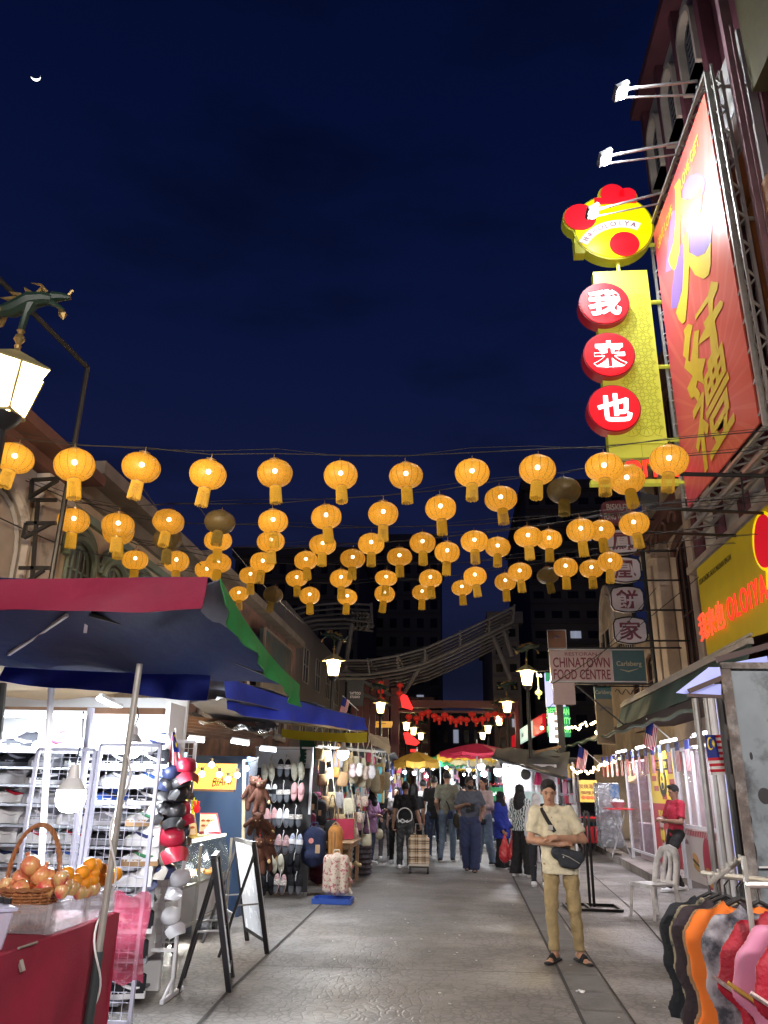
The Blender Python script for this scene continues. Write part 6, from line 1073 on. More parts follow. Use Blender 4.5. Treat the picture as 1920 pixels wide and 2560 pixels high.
for i, (x0, y0, x1, y1, lb) in enumerate(((497, 2032, 552, 2086, 'menu board with a maroon rim standing on the food counter'), (462, 2028, 494, 2094, 'yellow printed menu sheet at the left on the food counter'))):
    t2 = thing('menu_board', lb, 'menu', AT(x0, y1, 9.0)); A_, B_, C_, D_ = AT(x0, y1-(0 if i else 4), 9.0), AT(x1, y1-4, 9.0), AT(x1-8, y0, 9.25), AT(x0+3, y0, 9.25)
    part(t2, 'board', mat('menu_red', (.30, .02, .04)) if i == 0 else mat('menu_yellow', (.75, .55, .15)), lambda b: b.grid(lambda u, v: A_.lerp(B_, u).lerp(D_.lerp(C_, u), v), 1, 1, th=.02)); part(t2, 'sheet', mat('menu_cream', (.75, .62, .48), rough=.5), lambda b: b.grid(lambda u, v: A_.lerp(B_, .06+.88*u).lerp(D_.lerp(C_, .06+.88*u), .07+.84*v)+Vector((0, -.03, .002)), 1, 1))
    part(t2, 'picture', mat('food_print', (.60, .16, .05), rough=.5, var=.3, vs=30), lambda b: [b.sph(A_.lerp(B_, .25+.25*(k % 3)).lerp(D_.lerp(C_, .25+.25*(k % 3)), .35+.25*(k//3))+Vector((0, -.04, 0)), (.025, .004, .016), 8, 5) for k in range(6)])
t = thing('price_tag', 'yellow starburst price tag reading FIVE 20', 'price tag', AT(475, 2010, 9)); part(t, 'burst', mat('tag_yellow', (.85, .80, .02), rough=.5, emit=.3), lambda b: b.prism([((.10 if k % 2 else .075)*math.cos(k*PI/14), (.10 if k % 2 else .075)*math.sin(k*PI/14)) for k in range(28)], AT(475, 2014, 9), X_, Z_, .01)); part(t, 'lettering', mat('ink_olive', (.15, .25, .02)), lambda b: (b.text('FIVE', AT(475, 2006, 8.98), X_, Z_, .035, .11, .003), b.text('20', AT(475, 2019, 8.98), X_, Z_, .05, .09, .003)), smooth=0); part(t, 'red_hand', RED2, lambda b: (b.sph(AT(492, 2022, 9), (.04, .015, .045), 10, 8), b.tube([AT(489, 2016, 9), AT(486, 2003, 9)], .015, 6), b.tube([AT(494, 2016, 9), AT(497, 2003, 9)], .015, 6)))
BKW = mat('board_black', (.012, .012, .015), rough=.4, var=.1); WB = mat('whiteboard', (.70, .76, .88), rough=.25, var=.05)
def aframe(label, A, B_, H, lean, back):
    """A, B: front feet; lean: how far the top leans back along normal; back: rear foot offset"""
    A, B_ = Vector(A), Vector(B_); n_ = (B_-A).normalized().cross(Z_); T = -n_*lean+Z_*H; t = thing('a_frame_board', label, 'a-frame board', (A+B_)/2); L = lambda u, v: A.lerp(B_, u)+T*v
    part(t, 'frame', BKW, lambda b: (b.bar(L(0, 0), L(0, 1), .035, .045), b.bar(L(1, 0), L(1, 1), .035, .045), b.bar(L(0, 1), L(1, 1), .045, .04), b.bar(L(0, .12), L(1, .12), .035), b.bar(L(0, .42), L(1, .42), .02))); part(t, 'panel', WB, lambda b: b.grid(lambda u, v: L(.04+.92*u, .14+.84*v), 1, 1, th=.012)); part(t, 'front_trim', WHM, lambda b: b.bar(L(0, .14)+n_*.024, L(0, .97)+n_*.024, .010))
    for u in (0, 1): part(t, 'rear_leg', BKW, lambda b: b.bar(L(u, .92), A.lerp(B_, u)-n_*(lean+back), .026))
    part(t, 'stay', GALV, lambda b: [b.bar(L(u, .45), L(u, .92).lerp(A.lerp(B_, u)-n_*(lean+back), .52), .014) for u in (0, 1)]+[b.bar(L(0, .92).lerp(A-n_*(lean+back), .6), L(1, .92).lerp(B_-n_*(lean+back), .6), .012)])
aframe('black A-frame board seen edge-on, nearest on the left pavement', (-1.86, 7.20, 0), (-1.98, 7.72, 0), 1.02, .22, .20)
aframe('black A-frame board with white panel facing the street, behind the edge-on board', (-1.90, 8.77, 0), (-2.28, 9.45, 0), 1.04, .22, .28)
# ------------------------------------------------------------ slipper rack and teddy bears
t = thing('slipper_rack', 'tall display board hung with pairs of slippers', 'display rack', (-2.7, 13, 0)); p, q = AT(640, 1866, 13.05), AT(766, 2232, 13.05)
part(t, 'backing', mat('rack_dark', (.035, .035, .04), rough=.6), lambda b: b.bb(p.x, q.x, 13.1, 13.14, q.z, p.z-.22)); part(t, 'frame', WHM, lambda b: (b.bb(p.x, q.x, 13.02, 13.1, p.z-.03, p.z), b.bb(q.x-.03, q.x, 13.03, 13.1, 1.2, p.z-.032), [b.bb(p.x, q.x-.032, 13.06, 13.075, p.z-.08-i*.06, p.z-.07-i*.06) for i in range(4)], b.bb(p.x, q.x-.033, 13.08, 13.1, p.z-.33, p.z-.04))); part(t, 'post', GALV, lambda b: (b.bb(p.x, p.x+.04, 13.15, 13.2, 0, 2), b.bb(q.x-.06, q.x-.02, 13.15, 13.2, 0, 2)))
part(t, 'hook', STEEL, lambda b: [b.tube([AT(400+x*.2411, 1885+k, 12.9)+Vector((0, .1*(k < 5), 0)) for k in (0, 4, 10, 16)], .01, 5) for x in (1020, 1150, 1300, 1440)])
def slipper_pair(m, st, kind):
    t = thing('slipper_pair', 'x', 'slippers')
    for g in (-1, 1):
        b = MB(); b.sph((g*.053, 0, 0), (.050, .022, .135), 14, 10); o = b.build('slipper', m, t, smooth=180)
        if kind == 'clog': b = MB(); b.sph((g*.053, -.022, .045), (.047, .028, .085), 12, 8); b.build('toe_cover', m, o); b = MB(); b.sph((g*.053, -.018, -.055), (.036, .008, .062), 12, 8); b.build('footbed', st, o)
        else: b = MB(); b.lathe([(.054, -.03), (.056, .0), (.052, .035)], 14, (g*.053, -.006, .02), sc=(1, .65)); b.build('strap', st, o); b = MB(); b.sph((g*.053, -.016, -.04), (.040, .009, .085), 12, 8); b.build('footbed', mat('footbed_grey', (.10, .11, .13), rough=.6), o)
    b = MB(); b.tube([(0, -.01, .05), (0, -.015, .13), (.01, -.01, .17), (0, .02, .19)], .006, 5); b.build('hanger', PLW, t); return t
SL = dict(cream=sm('cream', (.62, .60, .48)), pink=sm('pink', (.72, .42, .43)), black=SC['black'], white=SC['white'], stripe=mat('shoe_stripe', (.55, .35, .36), rough=.6, var=.5, vs=60), bstripe=mat('shoe_bluestripe', (.40, .45, .60), rough=.6, var=.6, vs=60), dots=mat('shoe_dots', (.7, .66, .62), rough=.5, var=.8, vs=70), inner=sm('inner', (.45, .43, .34)))
SP = {}
SG = [(1120, 540, 'cream', 'inner', 'clog', 'cream clogs at the top left of the rack'), (1285, 500, 'black', 'dots', 'slide', 'black slides with white print, top middle'), (1430, 530, 'cream', 'inner', 'clog', 'cream clogs at the top right'), (1150, 760, 'white', 'black', 'slide', 'white slippers at the left of the second row'), (1278, 765, 'black', 'dots', 'slide', 'black slippers with beads in the second row'), (1428, 745, 'pink', 'pink', 'clog', 'pink clogs at the right of the second row'), (1150, 1010, 'pink', 'pink', 'slide', 'pink slippers at the left of the third row'), (1275, 1015, 'white', 'white', 'slide', 'white slippers in the middle of the third row'), (1400, 1020, 'black', 'dots', 'slide', 'black bow slippers at the right of the third row'), (1135, 1275, 'bstripe', 'navy', 'slide', 'blue striped slides at the left of the fourth row'), (1265, 1290, 'stripe', 'stripe', 'slide', 'pink striped slides in the fourth row'), (1405, 1280, 'bstripe', 'white', 'slide', 'pale blue slippers at the right of the fourth row'), (1105, 1480, 'black', 'black', 'slide', 'plain black slippers beside the lowest teddy bear'), (1220, 1490, 'cream', 'inner', 'clog', 'cream clogs in the fifth row'), (1385, 1495, 'black', 'black', 'clog', 'black clogs at the right of the fifth row'), (1110, 1715, 'black', 'black', 'clog', 'black slippers at the bottom left'), (1240, 1700, 'stripe', 'dots', 'slide', 'pink and white striped slides in the bottom row'), (1400, 1710, 'black', 'black', 'slide', 'pile of black sandals at the bottom right')]
SL['navy'] = SC['navy']
for x, y, m_, s_, k_, lb in SG:
    kk = (m_, s_, k_)
    if kk not in SP: SP[kk] = o = slipper_pair(SL[m_], SL[s_], k_)
    else: o = copy_tree(SP[kk])
    o.location = AT(400+x*.2411, 1800+y*.2411, 12.85+random.uniform(-.04, .04)); o.rotation_euler = (R(random.uniform(-8, 8)), R(random.uniform(-6, 6)), R(random.uniform(-15, 15))); o['label'] = lb; o['group'] = 'slippers on the display board'; o.scale = (1.08,)*3
TB = mat('teddy_plush', (.085, .030, .018), rough=.95, var=.25, vs=30, bump=.6, bs=120); TBP = mat('teddy_paw', (.60, .48, .25), rough=.9)
def teddy():
    t = SDF(); t.ell((0, 0, 0), (.085, .065, .12), .03).ell((0, -.01, .165), (.075, .068, .068), .02).ell((0, -.07, .15), (.03, .03, .025), .015)
    for g in (-1, 1): t.ell((g*.062, 0, .225), (.026, .014, .026), .008); t.cap((g*.07, 0, .08), (g*.15, -.02, -.06), .034, .030, .02); t.cap((g*.05, 0, -.08), (g*.065, -.05, -.21), .045, .04, .02)
    o = t.build('teddy_bear', TB, .012, cat='teddy bear'); b = MB()
    for g in (-1, 1): b.sph((g*.028, -.066, .185), .011, 8, 6)
    b.build('eyes', TBP, o); b = MB(); b.sph((.15, -.048, -.07), (.024, .012, .03), 8, 6); b.build('paw_pad', TBP, o); return o
T0 = teddy()
for i, (x, y, Y, rx, rz, lb) in enumerate(((652, 1992, 10.8, 0, -8, 'front teddy bear of the topmost cluster'), (632, 1982, 10.95, 8, 30, 'teddy bear peeping from behind in the topmost cluster'), (640, 2056, 10.8, 60, 20, 'curled teddy bear at the left of the middle cluster'), (662, 2062, 10.85, 50, -30, 'curled teddy bear at the right of the middle cluster'), (648, 2138, 10.75, 5, 5, 'front teddy bear of the lowest cluster'), (668, 2132, 10.9, 10, 50, 'teddy bear at the right of the lowest cluster'))):
    o = T0 if i == 0 else copy_tree(T0); o.location = AT(x, y, Y); o.rotation_euler = (R(rx), 0, R(rz)); tag(o, lb, 'teddy bear', 'teddy bears on the red chain'); o.scale = (.92,)*3
b = MB()
for i in range(34): a_ = AT(650, 1948, 10.9).lerp(AT(650, 2160, 10.9), i/33); b.lathe([(.012, -.006), (.016, 0), (.012, .006)], 6, a_, axis=((1, 0, 0) if i % 2 else (0, 1, 0)))
b.build('chain', mat('chain_red', (.6, .06, .03), rough=.4), label='red plastic chain holding the teddy bears', cat='chain')
# ------------------------------------------------------------ bags
def backpack(m, s_, label, p, rz=0, logo=True):
    t = SDF(); t.cap((-.07, 0, -.10), (-.07, 0, .12), .065, k=.05, fl=(1, 1.1)); t.cap((.07, 0, -.10), (.07, 0, .12), .065, k=.05, fl=(1, 1.1)); t.cap((0, 0, -.12), (0, 0, .13), .085, k=.04); t.cap((-.05, -.06, -.08), (.05, -.06, -.08), .05, k=.02)
    o = t.build('backpack', m, .016, None, label, 'backpack', None, p, rz); o.scale = (s_,)*3; b = MB(); b.tube([(-.05, 0, .19), (-.03, 0, .25), (.03, 0, .25), (.05, 0, .19)], .010, 6); b.build('handle', m, o)
    if logo: b = MB(); b.lathe([(.028, 0), (.028, .004)], 14, (-.02, -.088, .07), axis=(0, -1, 0)); b.lathe([(.016, .004), (.016, .007)], 10, (-.02, -.088, .07), axis=(0, -1, 0)); b.build('round_badge', mat('badge_rose', (.65, .25, .22), rough=.5), o); b = MB(); b.box((.055, -.10, -.01), (.05, .003, .085), rz=.1); b.build('card_tag', mat('card_tan', (.50, .33, .19), rough=.8), o)
    return o
backpack(CL['black'], 1.1, 'black backpack hanging beside the white slipper board', AT(772, 2015, 13.5), .2); backpack(CL['dark'], 1.0, 'dark grey backpack behind the black one', AT(797, 2030, 13.8), -.2); backpack(cl('plum', (.12, .012, .05)), .95, 'plum backpack with a card tag', AT(770, 2062, 13.3), .1); backpack(CL['navy'], 1.45, 'large navy backpack with round badge and card tag', AT(784, 2118, 13.1), .05)
backpack(cl('wine', (.08, .01, .03)), 1.2, 'dark wine bag standing under the navy backpack', AT(798, 2170, 13.6), .0, False)
def tote(m, strap, w=.30, h=.32, th=.06, L=.42):
    t = thing('shoulder_bag', 'x', 'bag'); b = MB(); b.grid(lambda u, v: (0, 0, 0), 1, 1); b = MB(); n = 16
    prof = [(.32, -h), (.46, -h*.9), (.5, -h*.55), (.46, -.12*h), (.40, 0)]
    b.lathe([(w*q, z) for q, z in prof], 18, sc=(1, th/w*1.6)); b.build('bag_body', m, t, smooth=80); b = MB(); b.tube([(-w*.38, 0, -.01), (-w*.25, 0, L*.6), (-.02, .02, L), (.02, .02, L), (w*.25, 0, L*.6), (w*.38, 0, -.01)], .009, 5); b.build('strap', strap, t); return t
BG = dict(straw=mat('straw', (.42, .31, .16), rough=.85, var=.4, vs=50, bump=.6, bs=90), cream=mat('canvas_cream', (.55, .50, .36), rough=.85, var=.15, vs=14), tan=mat('canvas_tan', (.36, .22, .11), rough=.8, var=.2), floral=mat('floral_print', (.62, .52, .42), rough=.8, col2=(.40, .10, .12), c2s=22, c2p=(.52, .58)), wine=cl('wine2', (.16, .02, .06)), grey=cl('greybag', (.25, .24, .25)), white=CL['white'], orange=cl('orangebag', (.55, .24, .06)), black=CL['black'])
BP_ = {}
BGL = [(792, 1880, 'straw', .30, .2), (806, 1945, 'tan', .26, .2), (790, 1990, 'wine', .2, .25), (815, 1885, 'tan', .22, .2), (822, 1930, 'white', .17, .18), (840, 1928, 'orange', .17, .18), (806, 2035, 'black', .2, .25), (826, 1990, 'straw', .2, .28), (812, 2000, 'tan', .2, .25), (846, 1990, 'grey', .2, .3), (850, 2045, 'straw', .22, .3), (868, 2005, 'cream', .28, .3), (858, 1940, 'tan', .24, .26), (874, 2055, 'straw', .26, .3), (884, 1900, 'cream', .30, .5), (902, 1905, 'cream', .26, .55), (920, 1915, 'cream', .26, .5), (936, 1935, 'cream', .24, .42), (948, 1945, 'straw', .26, .38), (965, 1940, 'cream', .26, .36), (880, 2080, 'floral', .24, .2), (905, 2000, 'floral', .24, .2), (893, 2040, 'floral', .22, .2), (915, 2095, 'cream', .24, .22), (862, 2100, 'straw', .22, .45), (846, 1888, 'grey', .24, .3), (828, 2060, 'black', .24, .3), (870, 1890, 'straw', .24, .4), (820, 2090, 'black', .2, .3), (842, 2085, 'tan', .2, .3)]
for i, (x, y, m_, w_, h_) in enumerate(BGL):
    if (m_, w_, h_) not in BP_: BP_[(m_, w_, h_)] = o = tote(BG[m_], BG['cream' if m_ in ('straw', 'cream') else m_], w_, h_)
    else: o = copy_tree(BP_[(m_, w_, h_)])
    Y = 14.0+(x-790)/180*3.0+random.uniform(-.15, .15); o.location = AT(x, y-10, Y); o.rotation_euler = (0, R(random.uniform(-6, 6)), R(random.uniform(-40, 40))); row = 'upper' if y < 1960 else ('middle' if y < 2050 else 'lower'); o['group'] = 'bags hanging at the bag stall'
    o['label'] = f"{dict(straw='woven straw', cream='long cream canvas', tan='tan', floral='floral', wine='wine red', grey='grey', white='small white', orange='orange', black='black')[m_]} shoulder bag, {ORDN[sum(1 for q in BGL if (('upper' if q[1] < 1960 else ('middle' if q[1] < 2050 else 'lower')) == row) and q[0] < x)]} from the left among the {row} hanging bags"
def plush(label, p, c_, rz):
    t = SDF(); t.ell((0, 0, 0), (.07, .06, .09), .02).ell((0, -.02, .11), (.06, .055, .055), .02); [t.cap((g*.03, 0, .15), (g*.06, .02, .0), .022, .026, .01) for g in (-1, 1)]; o = t.build('plush_rabbit', c_, .014, None, label, 'plush toy', 'plush rabbits at the bag stall', p, rz); b = MB(); b.sph((.022, -.072, .12), .008, 6, 5); b.sph((-.022, -.072, .12), .008, 6, 5); b.build('eyes', DARKEYE, o)
for i, (x, y, c_) in enumerate(((882, 1932, 'pink'), (899, 1930, 'white'), (915, 1938, 'tan'), (930, 1936, 'grey'))): plush(f"{dict(pink='pinkish', white='white', tan='beige', grey='grey')[c_]} plush rabbit among the hanging cream bags", AT(x, y, 15.2), {'pink': mat('plush_pink', (.5, .38, .38), rough=.95), 'white': mat('plush_white', (.62, .58, .56), rough=.95), 'tan': mat('plush_tan', (.30, .23, .19), rough=.95), 'grey': mat('plush_grey', (.38, .35, .36), rough=.95)}[c_], i)
t = thing('bag_stall', 'rail frame and dark back cloth of the bag stall', 'stall', (-2.6, 15.5, 0)); part(t, 'back_cloth', mat('cloth_dusk', (.05, .045, .045), rough=.9, var=.3), lambda b: b.grid(lambda u, v: Vector((-2.75-.3*math.sin(u*7)*.2+.35*u, 13.9+3.6*u, 2.25*v)), 16, 4, th=.01)); part(t, 'rail', STEEL, lambda b: (b.bar((-2.5, 13.8, 2.28), (-1.6, 17.4, 2.35), .03), b.bar((-2.3, 13.6, 2.28), (-1.35, 17.2, 2.35), .03), b.bar((-2.42, 13.75, 0), (-2.42, 13.75, 2.3), .03)))
bulb_lamp('bright white bulb among the cream bags', AT(858, 1884, 14.2), 1.25, 90, cord=.2)
b = MB(); p = AT(772, 1850, 13.0); b.grid(lambda u, v: p+Vector((-.16+.22*u+.04*math.sin(v*5)-.05*v, .2*u, -.95*v)), 6, 14, th=.004); b.build('tarpaulin', TP['teal'], label='folded dark green tarpaulin hanging beside the slipper board', cat='tarpaulin')
t = SDF(); t.cap((0, 0, -.18), (0, 0, .18), .12, k=.05, fl=(1, 1.2)); o = t.build('duffel_bag', BG['orange'], .02, None, 'upright orange tan duffel bag at the front of the bag stall', 'bag', None, AT(838, 2112, 13.2)); b = MB(); b.tube([(-.06, 0, .29), (0, 0, .34), (.06, 0, .29)], .012, 6); [b.tube([(x, -.11, -.2), (x, -.12, .2)], .006, 4) for x in (-.05, 0, .05)]; b.build('handle', BG['tan'], o)
p = ATZ(838, 2246, .06); t = SDF(); [t.cap((g*.13, 0, .12), (g*.13, 0, .53), .07, k=.03, fl=(1, .8)) for g in (-1, 1)]; t.cap((0, 0, .12), (0, 0, .54), .09, k=.05, fl=(1, .8)); o = t.build('suitcase', BG['floral'], .018, None, 'cream suitcase with butterfly print standing on a blue tray', 'suitcase', None, p); b = MB(); b.tube([(-.05, 0, .62), (-.04, 0, .66), (.04, 0, .66), (.05, 0, .62)], .012, 6); b.build('handle', BG['cream'], o); b = MB(); [b.tube([(.2, -.02, z), (.25, -.02, z-.08)], .02, 5) for z in (.5, .3, .15)]; b.build('side_tag', BG['floral'], o)
b = MB(); q = p+Vector((-.03, 0, -.055)); b.box(q+Vector((0, 0, .01)), (.58, .42, .02)); [b.box(q+Vector(v), s_) for v, s_ in (((.28, 0, .045), (.015, .42, .05)), ((-.28, 0, .045), (.015, .42, .05)), ((0, -.2, .045), (.545, .015, .05)), ((0, .2, .045), (.545, .015, .05)))]; b.build('tray', mat('tray_blue', (.03, .09, .42), rough=.4), label='bright blue tray under the butterfly suitcase', cat='tray')
WD = mat('wood_tan', (.36, .22, .12), rough=.6, var=.25, vs=8); t = thing('wooden_table', 'small wooden table with a red cloth at the end of the bag stall', 'table', (-1.95, 15, 0)); part(t, 'tabletop', WD, lambda b: b.bb(-2.35, -1.72, 14.4, 15.7, .68, .72), bevel=.01); part(t, 'apron', WD, lambda b: b.bb(-2.28, -1.78, 14.45, 15.65, .60, .679))
for x, y in ((-1.78, 14.5), (-2.28, 14.5), (-1.78, 15.6), (-2.28, 15.6)): part(t, 'leg', WD, lambda b: b.bb(x-.03, x+.03, y-.03, y+.03, 0, .599))
b = MB(); b.grid(lambda u, v: Vector((-2.32+.55*u, 14.9+.02*math.sin(u*9), 1.08-.34*v)), 10, 6, th=.01); b.build('red_cloth', TC, label='crimson cloth hanging behind the small wooden table', cat='cloth')
for i, (x, y, Y) in enumerate(((868, 2160, 14.6), (880, 2162, 14.6), (890, 2158, 14.6), (898, 2162, 14.6))): b = MB(); b.sph(AT(x, y, Y)+Vector((0, 0, 0)), (.05, .05, .035), 10, 8); b.build('bracelet_roll', BG['straw'], label=f'small straw trinket, {ORDN[i]} from the left on the wooden table', cat='trinket', group='trinkets on the wooden table')
b = MB(); p = AT(915, 2185, 16.2); [b.lathe([(.16, z), (.20, z+.04), (.17, z+.09)], 14, (p.x-.1, 16.4, 0)) for z in (.02, .11, .20, .29, .38, .47)]; b.build('sack_pile', mat('knit_grey', (.07, .06, .07), rough=.9, var=.6, vs=20), label='stack of dark striped cloths on the ground beside the lavender-clad woman', cat='cloth stack')

for i, (a_, c_, Y, pw) in enumerate((((470, 1848), (510, 1852), 10.2, 45), ((578, 1853), (622, 1860), 11.0, 45), ((540, 1752), (600, 1768), 9.6, 0), ((650, 1872), (690, 1876), 12.2, 40))):
    p, q = AT(*a_, Y), AT(*c_, Y); t = thing('tube_lamp', ['white tube lamp above the amber signboard', 'white tube lamp at the corner of the blue booth', 'thin tube lamp under the blue valance', 'white tube lamp in front of the slipper board'][i], 'tube lamp', p); part(t, 'tube', LEDW, lambda b: b.tube([p, q], .025, 8)); part(t, 'fitting', PLW, lambda b: b.bar(p+Vector((0, .03, .04)), q+Vector((0, .03, .04)), .035))
    if pw: l_ = lamp(t, (p+q)/2+Vector((.1, -.25, -.08)), pw, (.9, .95, 1), .05, 'AREA', shape='RECTANGLE', size=.7, size_y=.1); aim(l_, (.25, -.15, -1))
for i in range(16):
    c_ = ['black', 'black', 'navy', 'black', 'red'][i % 5]; o = copy_tree(CPP[c_]); o.location = AT(400+(i*37) % 56, 1948+i*9, 6.84+.05*(i % 3)); o.rotation_euler = (R(random.uniform(10, 40)), R(random.uniform(-20, 20)), R(random.uniform(-80, 80))); o.scale = (.85,)*3; o['group'] = 'caps on the wire stand'
    o['label'] = f"{c_} cap at the back of the stand, {(ORDN+['sixteenth'])[i]} from the top"
# ------------------------------------------------------------ right side: booths, awnings, rack, chair
KX = 4.3
t = thing('burger_kiosk', 'white framed glazed kiosk wall with burger poster below the windows', 'kiosk', (KX, 15, 0)); K0, K1 = 13.75, 15.78
part(t, 'frame', WHM, lambda b: ([b.bb(KX-.03, KX+.03, y-.03, y+.03, .0, 2.42) for y in (K0, K1)], [b.bb(KX-.025, KX+.025, y-.022, y+.022, 1.06, 2.40) for y in (K0+.51, K0+1.02, K0+1.52)], [b.bb(KX-.028, KX+.028, K0+.031, K1-.031, z-.03, z+.03) for z in (2.39, 1.06)]))
part(t, 'window_pane', mat('kiosk_glass', (.35, .33, .38), rough=.06, var=0, alpha=.22), lambda b: b.bb(KX-.004, KX+.004, K0, K1, 1.1, 2.36)); part(t, 'lower_panel', mat('kiosk_cream', (.58, .52, .50), rough=.4, var=.05), lambda b: b.bb(KX-.015, KX+.01, K0+.031, K1-.031, .16, 1.0))
part(t, 'striped_edge', mat('kiosk_red', (.40, .04, .07), rough=.5), lambda b: [b.bb(KX-.020, KX-.016, K0+.05+i*.1, K0+.10+i*.1, .91, 1.0) for i in range(19)])
part(t, 'poster_oval', mat('kiosk_red', (.4, .04, .07)), lambda b: (b.prism([(.36*math.cos(a)*.75, .40*math.sin(a)) for a in (PI*i/16 for i in range(32))], (KX-.019, 14.45, .52), -Y_, Z_, .003),)); part(t, 'small_lettering', MARR, lambda b: b.text('ala', (KX-.02, 15.6, .80), -Y_, Z_, .09, .2, .003), smooth=0)
def burger(b, y, z, s_): pass
BUN, PAT, LET = mat('bun', (.55, .28, .09), rough=.5, var=.2), mat('patty', (.12, .05, .025), rough=.6), mat('lettuce', (.55, .45, .08), rough=.6, var=.4, vs=30)
for nm, m_, dz, hh, rr1 in (('bun_print', BUN, .07, .07, .17), ('patty_print', PAT, .0, .028, .19), ('lettuce_print', LET, -.035, .022, .20), ('bun_print', BUN, -.085, .04, .17)):
    part(t, nm, m_, lambda b: [b.prism([(rr1*math.cos(a), hh*math.sin(a)) for a in (PI*i/8 for i in range(16))], (KX-.0235, y, z+dz), (0, -.97, -.25), (0, -.25, .97), .003) for y, z in ((15.15, .48), (14.45, .30))], smooth=0)
part(t, 'side_wall', mat('kiosk_pink', (.50, .38, .40), rough=.5, var=.1), lambda b: (b.bb(KX+1.5, KX+1.55, K0-1, 20.4, .2, 2.5), b.bb(KX+.04, KX+1.49, K0-.06, K0-.02, 1.0, 1.1), b.bb(KX-.05, KX+.25, 13.1, 13.2, 0, 2.9)))
part(t, 'door_leaf', WHM, lambda b: (b.bb(KX-.06, KX-.02, 13.35, 13.7, .1, 2.3),)); part(t, 'maroon_post', mat('kiosk_plum', (.16, .02, .07), rough=.5), lambda b: b.bb(KX-.04, KX+.02, 13.22, 13.32, 0, 2.6))
t = thing('glazed_stall', 'glazed food stall on the step with pinkish goods inside', 'stall', (KX, 19, .16))
part(t, 'frame', WHM, lambda b: ([b.bb(KX-.03, KX+.03, y-.03, y+.03, .17, 2.35) for y in (18.05, 20.3)], [b.bb(KX-.02, KX+.02, 18.09, 20.26, z-.025, z+.025) for z in (.35, 2.3)], b.bb(KX-.015, KX+.015, 19.1, 19.14, .38, 2.27))); part(t, 'glass', mat('stall_glass', (.34, .22, .30), rough=.06, var=0, alpha=.35), lambda b: b.bb(KX-.004, KX+.004, 18.1, 20.25, .38, 2.27)); part(t, 'counter', mat('kiosk_pink', (.5, .38, .4)), lambda b: b.bb(KX+.15, KX+.8, 18.1, 20.2, .17, .95), bevel=.01)
part(t, 'goods', mat('goods_print', (.55, .30, .16), rough=.6, var=.5, vs=18), lambda b: [b.sph((KX+.25+random.random()*.4, 18.2+i*.16, 1.0+random.random()*.3), (.08, .09, .08), 8, 6) for i in range(12)])
t = thing('poster', 'tall yellow and red recruiting poster reading RM4,000', 'poster', (KX+.02, 16.9, .2)); P0_, P1_ = 15.98, 17.95
part(t, 'yellow_half', mat('poster_yellow', (.85, .62, .015), rough=.4, var=.04), lambda b: b.bb(KX, KX+.02, P0_, P1_, 1.42, 2.42)); part(t, 'red_half', mat('poster_red', (.48, .02, .035), rough=.4, var=.04), lambda b: b.bb(KX, KX+.02, P0_, P1_, .28, 1.417)); LT = lambda b, s_, y, z, h, w, e=.004, bo=.01: b.text(s_, (KX-.004, y, z), -Y_, Z_, h, w, e, bold=bo)
part(t, 'black_mark', INK, lambda b: (b.bb(KX-.006, KX-.001, 16.42, 17.5, 2.06, 2.27), b.lathe([(.30, 0), (.30, .005)], 26, (KX-.001, 16.95, 1.84), axis=(-1, 0, 0)), b.bb(KX-.006, KX-.001, 16.98, 17.18, 1.98, 2.08))); part(t, 'yellow_lettering', YEL, lambda b: (b.text('招聘!!', (KX-.008, 16.96, 2.165), -Y_, Z_, .16, .92, .003, bold=.03), LT(b, 'RM4,000+', 16.95, 1.22, .14, 1.1, .004, .03), b.lathe([(.17, 0), (.17, .003)], 22, (KX-.007, 16.95, 1.85), axis=(-1, 0, 0)), [b.lathe([(.16, 0), (.16, .004)], 16, (KX-.002, y, z), axis=(-1, 0, 0)) for y, z in ((16.7, 1.02), (17.35, .82), (16.35, .84), (16.75, .60))], [b.bb(KX-.004, KX-.001, 16.5, 17.2, z, z+.055) for z in (.44, .35)]), smooth=0)
part(t, 'figure_mark', INK, lambda b: (b.sph((KX-.011, 16.95, 1.90), (.004, .06, .05), 10, 8), b.sph((KX-.011, 16.95, 1.76), (.004, .10, .07), 10, 8))); part(t, 'red_label', mat('poster_red', (.48, .02, .035)), lambda b: [b.bb(KX-.006, KX-.001, y-.17, y+.17, z, z+.10) for y, z in ((17.62, 1.86), (17.5, 1.66), (16.3, 1.98), (16.25, 1.78), (16.9, 1.50))]); part(t, 'pale_disc', PK, lambda b: [b.lathe([(.15, 0), (.15, .004)], 16, (KX-.002, y, z), axis=(-1, 0, 0)) for y, z in ((17.35, 1.04), (16.95, .80), (17.3, .58))]); part(t, 'side_trim', WHM, lambda b: (b.bb(KX-.03, KX+.03, P1_+.005, P1_+.07, .2, 2.45), b.bb(KX-.03, KX+.03, P0_-.09, P0_-.02, .02, 2.45)))
